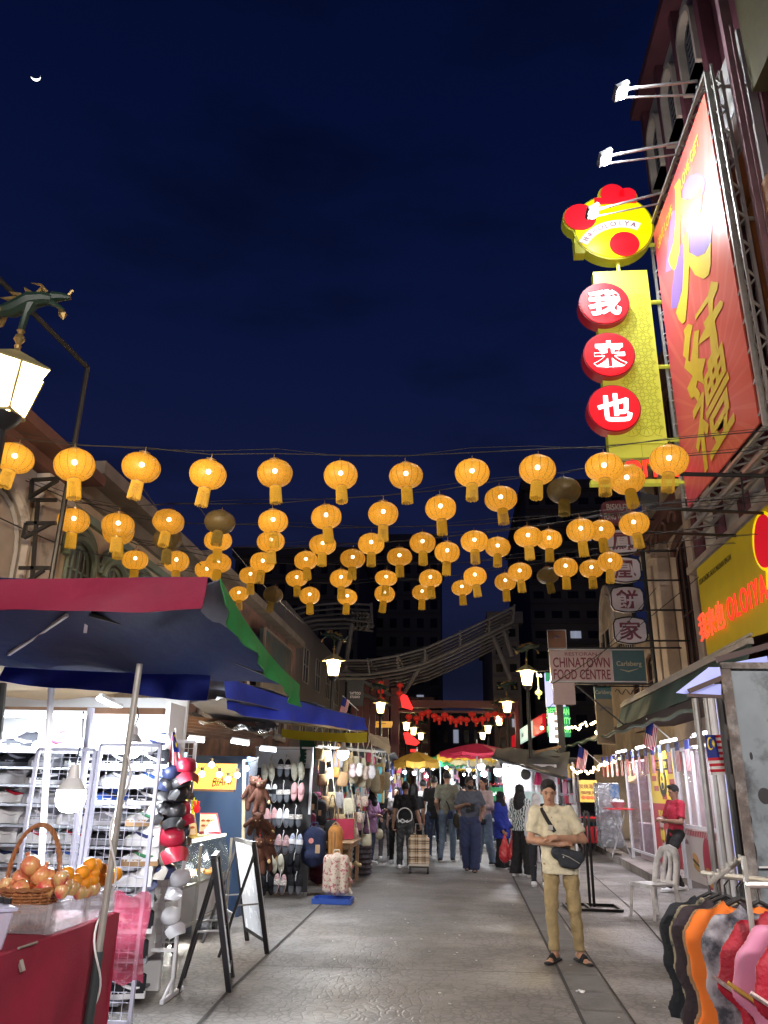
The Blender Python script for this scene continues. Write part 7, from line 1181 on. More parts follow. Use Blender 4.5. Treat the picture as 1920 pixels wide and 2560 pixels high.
# awnings
GRA = mat('awning_green', (.035, .075, .06), rough=.6, var=.2, vs=2, bump=.2, bs=12); DKA = mat('awning_dark', (.04, .026, .026), rough=.7, var=.2)
t = thing('awning', 'dark green shop awning with pale gutter above the kiosk', 'awning', (4.5, 17, 3)); gA, gB = AT(1541, 1768, 21.5), Vector((4.55, 12.0, 3.82))
gA = Vector((4.55, 21.35, 3.78)); part(t, 'gutter', mat('gutter_pale', (.42, .38, .34), rough=.6, var=.15), lambda b: (b.bar(gA, gB, .10, .09), b.bar(gA+Vector((.03, 0, .1)), gB+Vector((.03, 0, .1)), .04)))
part(t, 'fabric', GRA, lambda b: b.grid(lambda u, v: gA.lerp(gB, u)+Vector((-.18*v+.02*math.sin(u*40), 0, -.06-.50*v)), 40, 4, th=.01), smooth=80); part(t, 'top', PL['gutter'], lambda b: b.add([gA+Vector((.05, 0, .06)), gB+Vector((.05, 0, .06)), gB+Vector((1.3, 0, .42)), gA+Vector((1.3, 0, .42))], [(0, 1, 2, 3)])); part(t, 'soffit', DKA, lambda b: b.add([gA+Vector((-.16, 0, -.57)), gB+Vector((-.16, 0, -.57)), gB+Vector((1.3, 0, -.5)), gA+Vector((1.3, 0, -.5))], [(3, 2, 1, 0)]))
t = thing('awning', 'brown canvas lean-to roof sloping behind the green awning', 'awning', (4.3, 23, 2.9)); A_, B_, C_, D_ = AT(1382, 1878, 30), Vector((3.95, 13.2, 2.90)), Vector((4.35, 13.2, 3.28)), AT(1556, 1812, 23)
part(t, 'canvas', DKA, lambda b: b.grid(lambda u, v: A_.lerp(B_, u).lerp(D_.lerp(C_, u), v)+Vector((0, 0, .03*math.sin(u*13)*v)), 20, 6, th=.01)); part(t, 'sheet_edge', mat('corrugated_green', (.09, .14, .12), rough=.5, var=.4, vs=6), lambda b: (b.tube([A_.lerp(B_, u)+Vector((-.03, 0, .03*math.sin(u*60))) for u in (k/60 for k in range(61))], .035, 6),))
part(t, 'post', IRON, lambda b: (b.tube([AT(1422, 2115, 26), AT(1418, 1900, 26)], .10, 10),))
b = MB(); p0, p1, p2, p3 = AT(1232, 1893, 21), AT(1415, 1945, 19), AT(1425, 1880, 24), AT(1240, 1868, 24); b.grid(lambda u, v: p0.lerp(p1, u).lerp(p3.lerp(p2, u), v)+Vector((0, 0, .045*math.sin(u*19+v*7)*math.sin(v*11+u*4)+.012*math.sin(u*43))), 24, 8, th=.01); t = b.build('tarp_roof', mat('tarp_grey_dark', (.065, .063, .065), rough=.7, var=.3, bump=.4, bs=8), label='dark crumpled tarpaulin roof over the white stall right of the crowd', cat='stall roof', smooth=80); part(t, 'edge_pole', IRON, lambda b: b.tube([p0, p0.lerp(p1, .5)+Vector((0, 0, -.03)), p1], .04, 8)); part(t, 'plank', WD, lambda b: b.bar(AT(1338, 1880, 22.5), AT(1402, 1866, 22.5), .06))
# long canopy strips near the grey cabinet (blue lit polycarbonate)
t = thing('skylight_canopy', 'blue-lit translucent canopy panels above the grey cabinet', 'canopy', (3.6, 10, 3.6)); LB = mat('poly_blue', (.45, .5, .9), rough=.3, var=.1, emit=.55, ecol=(.38, .42, .95))
for i, (q) in enumerate((((1690, 1732), (1718, 1735), (1803, 1690), (1803, 1668), (1772, 1668)), ((1720, 1736), (1803, 1737), (1803, 1710), (1765, 1712)), ((1840, 1655), (1918, 1640), (1920, 1655), (1845, 1662)))): b = MB(); P = [AT(x, y, 8.6+.0*i) for x, y in q]; o = P[0]; b.prism([((k-o).x, (k-o).z) for k in P], o, X_, Z_, .012); b.build('panel', LB, t, W=True, smooth=0)
part(t, 'rib', mat('rib_brown', (.12, .08, .08), rough=.6), lambda b: (b.bar(AT(1722, 1728, 8.5), AT(1803, 1695, 8.5), .05), b.bar(AT(1790, 1650, 8.5), AT(1920, 1615, 8.5), .06), b.bar(AT(1718, 1738, 8.5), AT(1805, 1742, 8.5), .035)))
# grey cabinet
GP = mat('cabinet_grey', (.25, .29, .32), rough=.5, metal=.15, var=.22, vs=3, col2=(.07, .07, .08), c2s=2.2, c2p=(.52, .66)); t = thing('metal_cabinet', 'tall grey-blue metal cabinet with rust spots at the right edge', 'cabinet', (2.9, 6.9, 0)); c_ = AT(1805, 1664, 6.5); part(t, 'cabinet_body', GP, lambda b: b.bb(c_.x, c_.x+1.6, 6.5, 6.56, .0, c_.z), bevel=.02)
part(t, 'edge_trim', mat('trim_rusty', (.16, .13, .12), rough=.7, var=.5, vs=9, col2=(.34, .32, .31), c2s=6), lambda b: (b.bb(c_.x-.02, c_.x+.05, 6.46, 6.497, 0, c_.z), b.bb(c_.x-.02, c_.x+1.6, 6.45, 6.49, c_.z-.03, c_.z+.02))); part(t, 'handle', PLW, lambda b: b.bar(AT(1898, 2168, 6.45), AT(1935, 2168, 6.45), .012)); part(t, 'rust_stain', mat('rust_dark', (.055, .05, .055), rough=.8), lambda b: [b.sph(AT(x, y, 6.5), (w_, .004, h_), 10, 8) for x, y, w_, h_ in ((1822, 1830, .035, .07), (1812, 1745, .02, .05), (1882, 2130, .03, .09), (1912, 1990, .05, .06), (1878, 1890, .012, .03), (1835, 1955, .03, .06), (1872, 2050, .025, .05))])
t = thing('stall_posts', 'bundle of pale and blue-lit uprights between the kiosk and the grey cabinet', 'posts', (3.2, 11, 0)); [pole(t, (AT(x, 2190, Y).x, Y, 0), 3.0, r_, m_) for x, Y, r_, m_ in ((1818, 11.5, .035, GALV), (1833, 11, .045, WHM), (1848, 10.4, .02, LB), (1858, 9.8, .05, IRON), (1790, 12.4, .05, GALV))]
# big flag
t = thing('large_flag', 'large Malaysian flag hanging beside the grey cabinet', 'flag', AT(1762, 1840, 10)); fA, fB, fC = AT(1762, 1838, 10), AT(1815, 1836, 10), AT(1778, 1938, 10)
flag(t, lambda u, v: fA+(fB-fA)*u*1.0+(fC-fA)*(1-v)+Vector((0, .03*math.sin(u*8+v*3), 0)))
for i, (x, y, Y, lb, s_) in enumerate(((1618, 1800, 17, 'small Malaysian flag on an angled white stick above the kiosk', 1), (1448, 1865, 21, 'small Malaysian flag on an angled stick left of the brown roof', 1), (858, 1742, 20, 'small Malaysian flag furled behind the blue canopy', .8))):
    t = thing('small_flag', lb, 'flag', AT(x, y, Y)); a_ = AT(x, y, Y); flag(t, lambda u, v: a_+Vector((.24*s_*(1-v)*.9-.12*u*s_, .02*math.sin(v*7), -.52*u*s_-.12*(1-v)*s_)), 14, detail=False); part(t, 'stick', PLW, lambda b: b.tube([a_+Vector((-.02, 0, .03)), a_+Vector((.50*s_, .05, -.42*s_))], .012, 6))
for i in range(14):
    y_ = 14.6+i*.62; p = Vector((KX-.12, y_, 2.52)); t = thing('pennant', f'hanging Malaysian flag pennant, {ORDN[i]} from the near end of the kiosk string', 'pennant', p, 0, 'flag pennants on the kiosk string')
    b = MB(); [b.bb(p.x-.003, p.x+.003, y_-.14+k*.04, y_-.105+k*.04, p.z-.52, p.z-.16, k % 2) for k in range(7)]; b.bb(p.x-.003, p.x+.003, y_-.14, y_+.14, p.z-.155, p.z, 2); b.build('cloth', [MATS['flag_red'], MATS['flag_white'], MATS['flag_blue']], t, W=True, smooth=0)
b = MB(); b.tube([(KX-.12, 14+i*.5, 2.53+.02*math.sin(i*2)) for i in range(20)], .006, 5); b.build('cable', CABLE, label='string carrying the flag pennants along the kiosk', cat='string')
for i, (y, lb) in enumerate(((14.3, 'white tube lamp above the kiosk windows'), (16.6, 'white tube lamp above the yellow poster'), (18.9, 'white tube lamp above the glazed stall'), (21.2, 'white tube lamp at the far end of the brown roof'))):
    t = thing('tube_lamp', lb, 'tube lamp', (KX+.1, y, 2.6)); part(t, 'tube', LEDW, lambda b: b.tube([(KX+.1, y-.55, 2.62), (KX+.1, y+.55, 2.62)], .03, 8)); l_ = lamp(t, (KX-.05, y, 2.55), 75, (.95, .9, 1), .05, 'AREA', shape='RECTANGLE', size=1.1, size_y=.06)
lamp(None, (0, 0, -5), 0.0001) if 0 else None
# warm string lights
FB = glow('fairy_bulb', (1, .80, .45), 10, 'NONE')
def strings(label, pts, n, Y, r_=.028, pw=10):
    t = thing('string_lights', label, 'string lights', AT(*pts[0], Y)); P = [AT(x, y, Y) for x, y in pts]; b = MB(); L = [];
    for i in range(n): u = i/(n-1)*(len(P)-1); k = min(int(u), len(P)-2); L.append(P[k].lerp(P[k+1], u-k)+Vector((random.uniform(-.03, .03), random.uniform(-.2, .2), random.uniform(-.05, .05))))
    b.tube(L, .005, 4); b.build('cable', CABLE, t, W=True)
    for p in L: b = MB(); b.sph(p, r_, 8, 6); b.build('bulb', FB, t, W=True)
    lamp(t, P[len(P)//2]+Vector((0, -.2, -.1)), pw, (1, .72, .40), .3)
strings('warm fairy lights heaped on the low roof under the food centre sign', [(1408, 1820), (1425, 1817), (1445, 1822), (1460, 1808), (1480, 1812), (1490, 1805)], 22, 24, .035, 25)
strings('warm fairy lights looping under the brown lean-to roof', [(1430, 1922), (1450, 1932), (1480, 1928), (1500, 1915), (1520, 1905), (1550, 1900)], 26, 22, .035, 30)
for i, (x, y, Y) in enumerate(((1492, 1832, 22), (1355, 1820, 25), (1298, 1950, 22))): t = thing('globe_bulb', ['warm globe bulb alone under the ochre beer sign', 'warm globe bulb at the corner of the red shop sign', 'cold globe bulb at the end of the tarpaulin roof'][i], 'bulb', AT(x, y, Y)); part(t, 'glass', FB, lambda b: b.sph(AT(x, y, Y), .055, 12, 8)); part(t, 'socket', IRON, lambda b: b.lathe([(.03, .05), (.03, .12)], 8, AT(x, y, Y)))
# back side of the right stalls: lit warm walls, yellow food stall, counter and bucket
t = thing('food_stall', 'beige food stall wall with yellow seafood banner and red table at the back right', 'stall', (5, 23, 0)); part(t, 'back_wall', mat('stall_beige', (.50, .42, .30), rough=.8, var=.12), lambda b: b.bb(4.4, 7.0, 25.2, 25.3, .33, 2.7))
p, q = AT(1447, 1950, 22.6), AT(1496, 2006, 22.6); part(t, 'banner', mat('banner_yellow', (.62, .50, .10), rough=.5, var=.05), lambda b: b.bb(p.x, q.x, 22.6, 22.62, q.z, p.z)); part(t, 'lettering', MARR, lambda b: (b.text('炭烧海鲜', ((p.x+q.x)/2, 22.59, p.z-.16), X_, Z_, .12, .5, .004), b.text('咖哩面', ((p.x+q.x)/2, 22.59, p.z-.32), X_, Z_, .08, .42, .004)), smooth=0); part(t, 'food_print', mat('food_print', (.6, .16, .05)), lambda b: [b.sph((p.x+.1+i*.12, 22.6, q.z+.12), (.07, .006, .05), 8, 6) for i in range(4)])
part(t, 'red_table', mat('plastic_red', (.55, .02, .03), rough=.4), lambda b: (b.bb(p.x, q.x+.1, 22.2, 22.8, .95, .99), b.bb(p.x+.1, p.x+.4, 22.3, 22.7, .35, .75))); part(t, 'leg', IRON, lambda b: [b.bb(x, x+.03, 22.2, 22.23, .16, .95) for x in (p.x, (p.x+q.x)/2, q.x)])
t = thing('foil_cabinet', 'foil-wrapped cabinet with a blue picture beside the glazed stall', 'cabinet', (4.8, 21.5, .3)); p, q = AT(1493, 1957, 21), AT(1557, 2080, 21); part(t, 'cabinet_body', mat('foil', (.40, .43, .46), rough=.25, metal=.7, var=.2, bump=.6, bs=10), lambda b: b.bb(p.x, q.x, 21, 21.6, .33, p.z), bevel=.01); part(t, 'picture', mat('picture_blue', (.06, .22, .55), rough=.4, col2=(.5, .55, .6), c2s=6), lambda b: b.bb(p.x+.3, q.x-.02, 20.98, 20.997, p.z-.35, p.z-.02))
t = thing('folding_table', 'small folding table with red rim holding a pink bowl', 'table', AT(1545, 2020, 20)); p = AT(1546, 2022, 20); part(t, 'tabletop', mat('plastic_red', (.55, .02, .03)), lambda b: b.box(p, (.62, .5, .03))); part(t, 'leg', GALV, lambda b: (b.bar(p+Vector((-.2, 0, 0)), Vector((p.x+.22, p.y, .16)), .03), b.bar(p+Vector((.2, .1, 0)), Vector((p.x-.22, p.y+.1, .16)), .03)))
b = MB(); b.lathe([(.11, .02), (.18, .14), (.19, .15)], 18, p); t = b.build('bowl', mat('bowl_pink', (.65, .30, .36), rough=.4), label='pink bowl filled with white crockery on the folding table', cat='bowl'); part(t, 'crockery', PLW, lambda b: [b.sph(p+Vector((.1*math.cos(i), .08*math.sin(i*2), .16)), .05, 8, 6) for i in range(6)])
p = ATZ(1483, 2074, .16); b = MB(); b.lathe([(.14, 0), (.17, .38), (.175, .40)], 18, p); t = b.build('bucket', PLW, label='white paint bucket with blue label standing by the step', cat='bucket'); part(t, 'label_patch', mat('picture_blue2', (.10, .25, .42), rough=.5, var=.5), lambda b: b.lathe([(.158, .14), (.171, .30)], 18, p+Vector((0, -.004, 0)))); part(t, 'bag_liner', CL['white'], lambda b: b.lathe([(.15, .40), (.10, .48), (.03, .55)], 9, p))
# white stall with beer poster behind the crowd
t = thing('white_stall', 'white-walled stall with green beer poster and red dotted trim behind the women', 'stall', (2.4, 20.5, 0)); p, q = AT(1225, 1955, 20.6), AT(1398, 2100, 20.6)
part(t, 'wall', mat('stall_lilac', (.62, .58, .60), rough=.6, var=.06), lambda b: b.bb(p.x+.35, q.x, 20.6, 20.65, .0, 2.25)); part(t, 'post', WHM, lambda b: [b.bar((x, 20.55, 0), (x, 20.55, 2.25), .05) for x in (p.x+.35, p.x+1.0, q.x-.5, q.x)]); part(t, 'counter', WHM, lambda b: b.bb(p.x, q.x-.3, 20.2, 20.5, .9, .95)); g0, g1 = AT(1226, 1968, 20.4), AT(1260, 2003, 20.4); part(t, 'poster', mat('beer_green', (.02, .22, .08), rough=.4, emit=.5, ecol=(.02, .3, .1)), lambda b: b.bb(g0.x, g1.x, 20.4, 20.42, g1.z, g0.z)); part(t, 'lettering', WGL, lambda b: b.text('Carlsberg', ((g0.x+g1.x)/2, 20.39, (g0.z+g1.z)/2), X_, Z_, .12, .33, .004, bold=.01), smooth=0)
part(t, 'dotted_trim', mat('plastic_red', (.55, .02, .03)), lambda b: [b.sph(AT(1224+i*4.2, 1962-(i % 2)*2, 20.4), .018, 6, 5) for i in range(10)]+[b.sph(AT(1268+i*4.2, 1964-(i % 2)*2, 20.4), .018, 6, 5) for i in range(9)])
part(t, 'display_glass', mat('display_pale', (.40, .52, .50), rough=.2, emit=.25, ecol=(.6, .8, .8)), lambda b: b.bb(AT(1272, 0, 20.4).x+.0, AT(1308, 2000, 20.4).x, 20.4, 20.42, .9, 1.6))
b = MB(); c_ = AT(1314, 1936, 20.3); b.lathe([(.12, -.03), (.13, 0), (.12, .03)], 20, c_, axis=(0, -1, 0)); b.tube([c_+Vector((-.06, 0, .11)), c_+Vector((-.05, 0, .17)), c_+Vector((.05, 0, .17)), c_+Vector((.06, 0, .11))], .012, 6); b.build('pan', IRON, label='round black pan hanging on the white stall wall', cat='pan')
b = MB(); c_ = AT(1345, 1945, 20.2); b.grid(lambda u, v: c_+Vector(((u-.5)*(.10+.12*v), .02*math.sin(u*12), .14-.30*v)), 8, 6, th=.004); b.build('pink_bag', mat('film_pink', (.75, .05, .22), rough=.3), label='bright pink plastic bag hanging on the white stall wall', cat='bag')
t = thing('tray_stand', 'small white stand with red cup behind the man in the beige shirt', 'stand', AT(1447, 2060, 15)); p = AT(1438, 2060, 15); part(t, 'tray_top', WHM, lambda b: (b.box(p, (.32, .3, .03)), b.box(p+Vector((0, 0, .17)), (.03, .3, .3)))); part(t, 'leg', WHM, lambda b: b.bar(p, (p.x, p.y, 0), .03)); part(t, 'cup', RED2, lambda b: b.lathe([(.035, .02), (.045, .14)], 12, p+Vector((-.06, -.05, 0))))
# black umbrella-stand post
t = thing('sign_post', 'black twin post on a flat cross base behind the man in beige', 'post', (2.1, 12.6, 0)); pb = ATZ(1481, 2272); pt = AT(1437, 2030, pb.y); part(t, 'upright', BKW, lambda b: (b.bar((pb.x-.03, pb.y, .03), (pb.x-.03, pb.y, pt.z), .035), b.bar((pb.x+.03, pb.y, .03), (pb.x+.03, pb.y, pt.z), .035), b.bar((pb.x-.03, pb.y, pt.z), (pb.x+.03, pb.y, pt.z), .04)))
part(t, 'cross_base', BKW, lambda b: (b.bar((pb.x-.38, pb.y-.28, .02), (pb.x+.38, pb.y-.28, .02), .035), b.bar((pb.x-.38, pb.y+.30, .02), (pb.x+.38, pb.y+.30, .02), .035), b.bar((pb.x-.06, pb.y-.28, .02), (pb.x-.06, pb.y+.30, .02), .035), b.bar((pb.x+.38, pb.y-.28, .02), (pb.x+.38, pb.y+.30, .02), .035), b.bar((pb.x-.38, pb.y-.28, .02), (pb.x-.38, pb.y+.30, .02), .035)))
# monobloc chair
PW_ = mat('chair_plastic', (.80, .79, .80), rough=.45, var=.1, vs=7, col2=(.55, .54, .55), c2s=5); t = thing('plastic_chair', 'white plastic monobloc chair facing left on the right side', 'chair', (2.75, 12.0, 0), R(-105))
t.location = (2.80, 12.1, 0); t.rotation_euler = (0, 0, R(-62))
part_ = lambda nm, fn: (lambda b: (fn(b), b.build(nm, PW_, t, smooth=60)))(MB())
part_('seat', lambda b: b.grid(lambda u, v: ((u-.5)*(.46-.05*v), (v-.5)*.44, .435-.02*math.sin(PI*u)*math.sin(PI*v)-.03*(1-v)**6), 12, 12, th=.022)); part_('apron', lambda b: b.tube([(-.22, -.21, .42), (.22, -.21, .42), (.205, .21, .42), (-.205, .21, .42)], .018, 6, closed=True))
for sx, sy in ((-1, -1), (1, -1), (1, 1), (-1, 1)): part_('leg', lambda b: (b.tube([(sx*.205, sy*.20, .42), (sx*.235, sy*.235, .0)], [.036, .024], 4)))
def bk(b):
    for s_ in (-1, 1): b.tube([(s_*.20, .21, .40), (s_*.205, .25, .58), (s_*.19, .29, .74), (s_*.12, .325, .85), (0, .335, .875)], [.045, .046, .046, .054, .058], 8); b.tube([(s_*.05, .22, .43), (s_*.06, .27, .60), (s_*.05, .31, .76), (s_*.02, .33, .84)], [.045, .030, .032, .05], 8)
    b.tube([(-.2, .215, .44), (.2, .215, .44)], .03, 6)
part_('backrest', bk)
# clothes rack
t = thing('clothes_rack', 'chrome clothes rail with waterfall arm at the lower right', 'clothes rack', (1.2, 3.3, 0)); rz_ = 1.36; r0, r1 = Vector((1.17, 4.05, 1.27)), Vector((1.17, 2.6, 1.36))
part(t, 'rail', STEEL, lambda b: b.tube([r0, r1], .013, 8)); part(t, 'upright', STEEL, lambda b: (b.tube([(1.04, 3.12, 0), AT(1858, 2140, 3.12)], .010, 8), b.tube([AT(1862, 2212, 3.12), AT(1935, 2212, 3.12)], .012, 8)))
aA, aB = AT(1850, 2152, 3.3), AT(1773, 2206, 3.0); part(t, 'waterfall_arm', STEEL, lambda b: (b.tube([aA, aB], .009, 8), [b.tube([aA.lerp(aB, k/7), aA.lerp(aB, k/7)+Vector((0, 0, .022))], .005, 6) for k in range(8)], b.tube([AT(1858, 2150, 3.12), aA], .01, 6)))
def garment(label, m, p, w, L, rz, sl=.16, m2=None, trim=None, print_=None):
    t = thing('garment', label, 'garment', p, rz, 'clothes on the chrome rail'); s = SDF()
    for x in (-.30, -.1, .1, .30): s.cap((x*w, 0, -.18), (x*w*1.05, .01*math.sin(x*9), -L-.1), w*.20, w*.20, .03, (1, 6))
    s.cap((-w*.34, 0, -.115), (0, 0, -.06), .045, .05, .03, (1, 3)); s.cap((w*.34, 0, -.115), (0, 0, -.06), .045, .05, .03, (1, 3))
    for g in (-1, 1): s.cap((g*w*.38, 0, -.13), (g*(w*.41+(.05 if trim else 0)), 0, -.13-sl), .042, .05, .03, (1, 3))
    s.sub((0, -.02, .0), (.075, .09, .06)); s.cut((0, 0, -L), (0, 0, -1)); s.wr = (.005, 30); s.build('cloth', m, .010, t)
    if trim:
        b = MB(); Q = lambda P, r_: b.tube(P, r_, 6, sy=.5)
        for g in (-1, 1): Q([(g*.07, -.045, -.06), (g*.10, -.055, -.16), (g*.05, -.055, -.30), (g*.03, -.055, -.52), (g*.06, -.055, -L*.95)], .013); Q([(g*(w*.38-.01), -.045, -.19-sl), (g*(w*.46+.03), -.05, -.15-sl), (g*(w*.5+.08), -.02, -.11-sl)], .016); Q([(g*w*.42, -.05, -.22), (g*w*.38, -.055, -.42), (g*w*.46, -.055, -.7)], .014)
        Q([(-w*.52, -.05, -L+.02), (0, -.065, -L+.01), (w*.52, -.05, -L+.02)], .014); b.build('trim', trim, t, smooth=80)
    b = MB(); b.tube([(-w*.36, 0, -.09), (-w*.1, 0, -.03), (0, 0, -.01), (0, 0, .03), (.022, 0, .055), (.0, 0, .075), (-.02, 0, .06)], [.008, .009, .009, .004, .004, .004, .003], 6); b.tube([(w*.36, 0, -.09), (w*.1, 0, -.03), (0, 0, -.01)], .009, 6); b.build('hanger', IRON, t); return t
TD = mat('tiedye_grey', (.42, .41, .46), rough=.85, var=.1, col2=(.055, .06, .08), c2s=4.2, c2p=(.50, .62)); RDs = mat('satin_red', (.40, .008, .03), rough=.5, var=.12, vs=10, bump=.2, bs=60); PKs = mat('satin_pink', (.68, .25, .42), rough=.45, var=.1); LACE = mat('lace_trim', (.72, .58, .56), rough=.6, var=.4, vs=70); GTR = mat('gold_trim', (.80, .50, .10), rough=.4, var=.1)
KH = mat('khaki_print', (.34, .30, .20), rough=.85, var=.15, col2=(.03, .04, .05), c2s=3.0, c2p=(.54, .60)); ORc = mat('cloth_orange', (.90, .20, .02), rough=.7, var=.06); BRc = cl('camel', (.34, .21, .11)); CH = cl('charcoal', (.022, .026, .034))
for a_ in [('dark charcoal shirt at the far end of the rail, above the khaki shirt', CH, .0, .43, .52, .16, None, None), ('khaki shirt with a dark patch reaching below the charcoal shirts', KH, .10, .40, .92, .16, None, None), ('charcoal and plum shirt, second from the far end', cl('plumgrey', (.045, .032, .042)), .2, .43, .55, .18, None, None), ('camel brown shirt beside the orange one', BRc, .34, .42, .86, .15, None, None), ('bright orange shirt showing as a thin strip', ORc, .37, .41, .62, .14, None, None), ('grey and black tie-dye shirt in the middle of the rail', TD, .55, .42, .80, .17, None, None), ('crimson tunic with a pale lace trim behind the pink one', RDs, .80, .40, .84, .13, RDs, LACE), ('pink and red child dress with gold cord, nearest on the rail', PKs, .95, .42, .9, .12, PKs, GTR), ('red satin dress with lace at the right edge of the picture', RDs, 1.08, .40, .9, .12, PKs, LACE)]:
    lb, m_, d_, w_, L_, sl_, m2_, tr_ = a_; u = d_/1.3; p = r0.lerp(r1, u)+Vector((.02, 0, -.07)); garment(lb, m_, p, w_, L_, R(random.uniform(-14, 4)), sl_, m2_, tr_)
# roadside lamps arms and brackets on the right facade
t = thing('bracket_frame', 'black pipe frames carrying the lantern cables on the right facade', 'bracket', (5.5, 12, 5.5))
part(t, 'pipe', IRON, lambda b: [b.tube([AT(x0, y0, Y), Vector((5.9, Y+.4, AT(x1, y1, Y).z))], .03, 8) for x0, y0, x1, y1, Y in ((1700, 1185, 1920, 1172, 9.6), (1625, 1270, 1855, 1268, 12.5), (1612, 1330, 1800, 1326, 14.0))]+[b.tube([AT(1852, 1180, 11), AT(1862, 1275, 11)], .015, 6), b.tube([AT(1620, 1262, 12.5), AT(1850, 1245, 12.5)], .012, 6), b.tube([AT(1640, 1335, 14), AT(1800, 1312, 14)], .012, 6)])
t = thing('floodlight', 'dark unlit floodlight on the lower bracket beside the lanterns', 'floodlight', AT(1620, 1248, 12.4)); part(t, 'housing', IRON, lambda b: b.box(AT(1620, 1250, 12.4), (.30, .2, .16), rot=Euler((0, R(15), 0)).to_matrix()), bevel=.015); part(t, 'yoke', IRON, lambda b: b.bar(AT(1628, 1262, 12.4), AT(1625, 1272, 12.4), .04))
for i, (a_, c_, Y0, Y1) in enumerate((((1350, 1790), (1640, 1470), 22, 16.9), ((0, 1295), (330, 1398), 9, 13), ((640, 1375), (1570, 1280), 14, 14), ((330, 1180), (560, 1470), 9, 15), ((1380, 1710), (1750, 1440), 20, 16.7), ((490, 1260), (760, 1560), 12, 20), ((1240, 1560), (1410, 1220), 40, 30))):
    b = MB(); p, q = AT(*a_, Y0), AT(*c_, Y1); b.tube([p.lerp(q, k/10)+Vector((0, 0, -.12*math.sin(PI*k/10))) for k in range(11)], .010, 4); b.build('cable', CABLE, label='loose black cable ' + ['running up to the white shophouse', 'slung along the cream shophouse wall', 'crossing the street above the last lantern row', 'sloping down past the left lanterns', 'from the food centre sign to the mustard fascia', 'running from the left lanterns to the far lamp', 'crossing the dark office block'][i], cat='cable')
# left pipe frame and wall brackets
t = thing('pipe_frame', 'tall black pipe frame carrying the lanterns at the left', 'pipe frame', (-4.5, 9, 0)); q = AT(127, 1453, 8.9); q2 = AT(219, 919, 8.9); part(t, 'pipe', IRON, lambda b: (b.tube([(q.x, 8.9, 0), (q.x, 8.9, q.z), q2], .035, 8), b.tube([q2, AT(-10, 690, 7.4)], .035, 8)))
t = thing('wall_bracket', 'rusty black angle-iron ladder bracket on the peeling corner pilaster', 'bracket', (-5.6, 9.6, 4)); part(t, 'angle_iron', IRON, lambda b: [b.bar(AT(x0, y0, 9.4), AT(x1, y1, 9.4), .045) for x0, y0, x1, y1 in ((80, 1200, 150, 1196), (80, 1200, 76, 1250), (76, 1250, 142, 1250), (80, 1240, 145, 1200), (66, 1308, 140, 1308), (60, 1345, 128, 1308), (66, 1308, 58, 1345), (48, 1420, 125, 1420), (60, 1460, 110, 1425), (95, 1250, 80, 1455))])
# ------------------------------------------------------------ far market: umbrellas, stalls, crowd
def umbrella(label, p, r_, h, m1, m2=None, n=8, val=.16, zr=.42):
    t = thing('market_umbrella', label, 'umbrella', (p[0], p[1], 0)); b = MB(); z = p[2]; x, y = p[0], p[1]; c = [(x+r_*math.cos(2*PI*(i+.5)/n), y+r_*math.sin(2*PI*(i+.5)/n)) for i in range(n)]
    for i in range(n): (a, d), (e, f) = c[i], c[(i+1) % n]; T = Vector((x, y, z)); P, Q = Vector((a, d, z-zr)), Vector((e, f, z-zr)); b.grid(lambda u, v: T.lerp(P.lerp(Q, u), v)+Vector((0, 0, .10*zr*math.sin(PI*v)-.05*math.sin(PI*u)*v)), 4, 4, (i % 2) if m2 else 0)
    b.build('cover', [m1, m2] if m2 else m1, t, W=True, smooth=30); b = MB()
    for i in range(n): (a, d), (e, f) = c[i], c[(i+1) % n]; b.grid(lambda u, v: Vector((a+(e-a)*u, d+(f-d)*u, z-zr-.05*math.sin(PI*u)-val*v*(1-.3*math.sin(PI*u*3)**2))), 6, 2)
    b.build('valance', m2 or m1, t, W=True, smooth=0); part(t, 'pole', GALV, lambda b: b.tube([(x, y, 0), (x, y, z+.12)], .025, 8)); return t
AM, RU, YU, GU, CU_ = tarp('amber', (.55, .32, .05)), tarp('rose', (.50, .03, .07)), tarp('gold', (.70, .42, .05)), tarp('leaf', (.04, .30, .12)), tarp('cream', (.60, .50, .28))
umbrella('amber round umbrella left of the street centre', AT(1042, 1879, 24), .72, 0, AM, val=.18, zr=.28); umbrella('red umbrella, widest of those over the far stalls', AT(1192, 1858, 25), 1.25, 0, RU, RU, val=.10, zr=.30)
umbrella('golden umbrella tucked under the red one', AT(1170, 1872, 27.5), 1.15, 0, YU, YU, val=.18, zr=.22); umbrella('cream umbrella below the golden one', AT(1190, 1892, 29), 1.0, 0, CU_, val=.18, zr=.10); umbrella('green umbrella behind the amber one', AT(1100, 1890, 31), 1.1, 0, GU, val=.2, zr=.2); umbrella('small green and gold umbrella under the cream one', AT(1178, 1900, 33), .7, 0, GU, YU, val=.2, zr=.22)
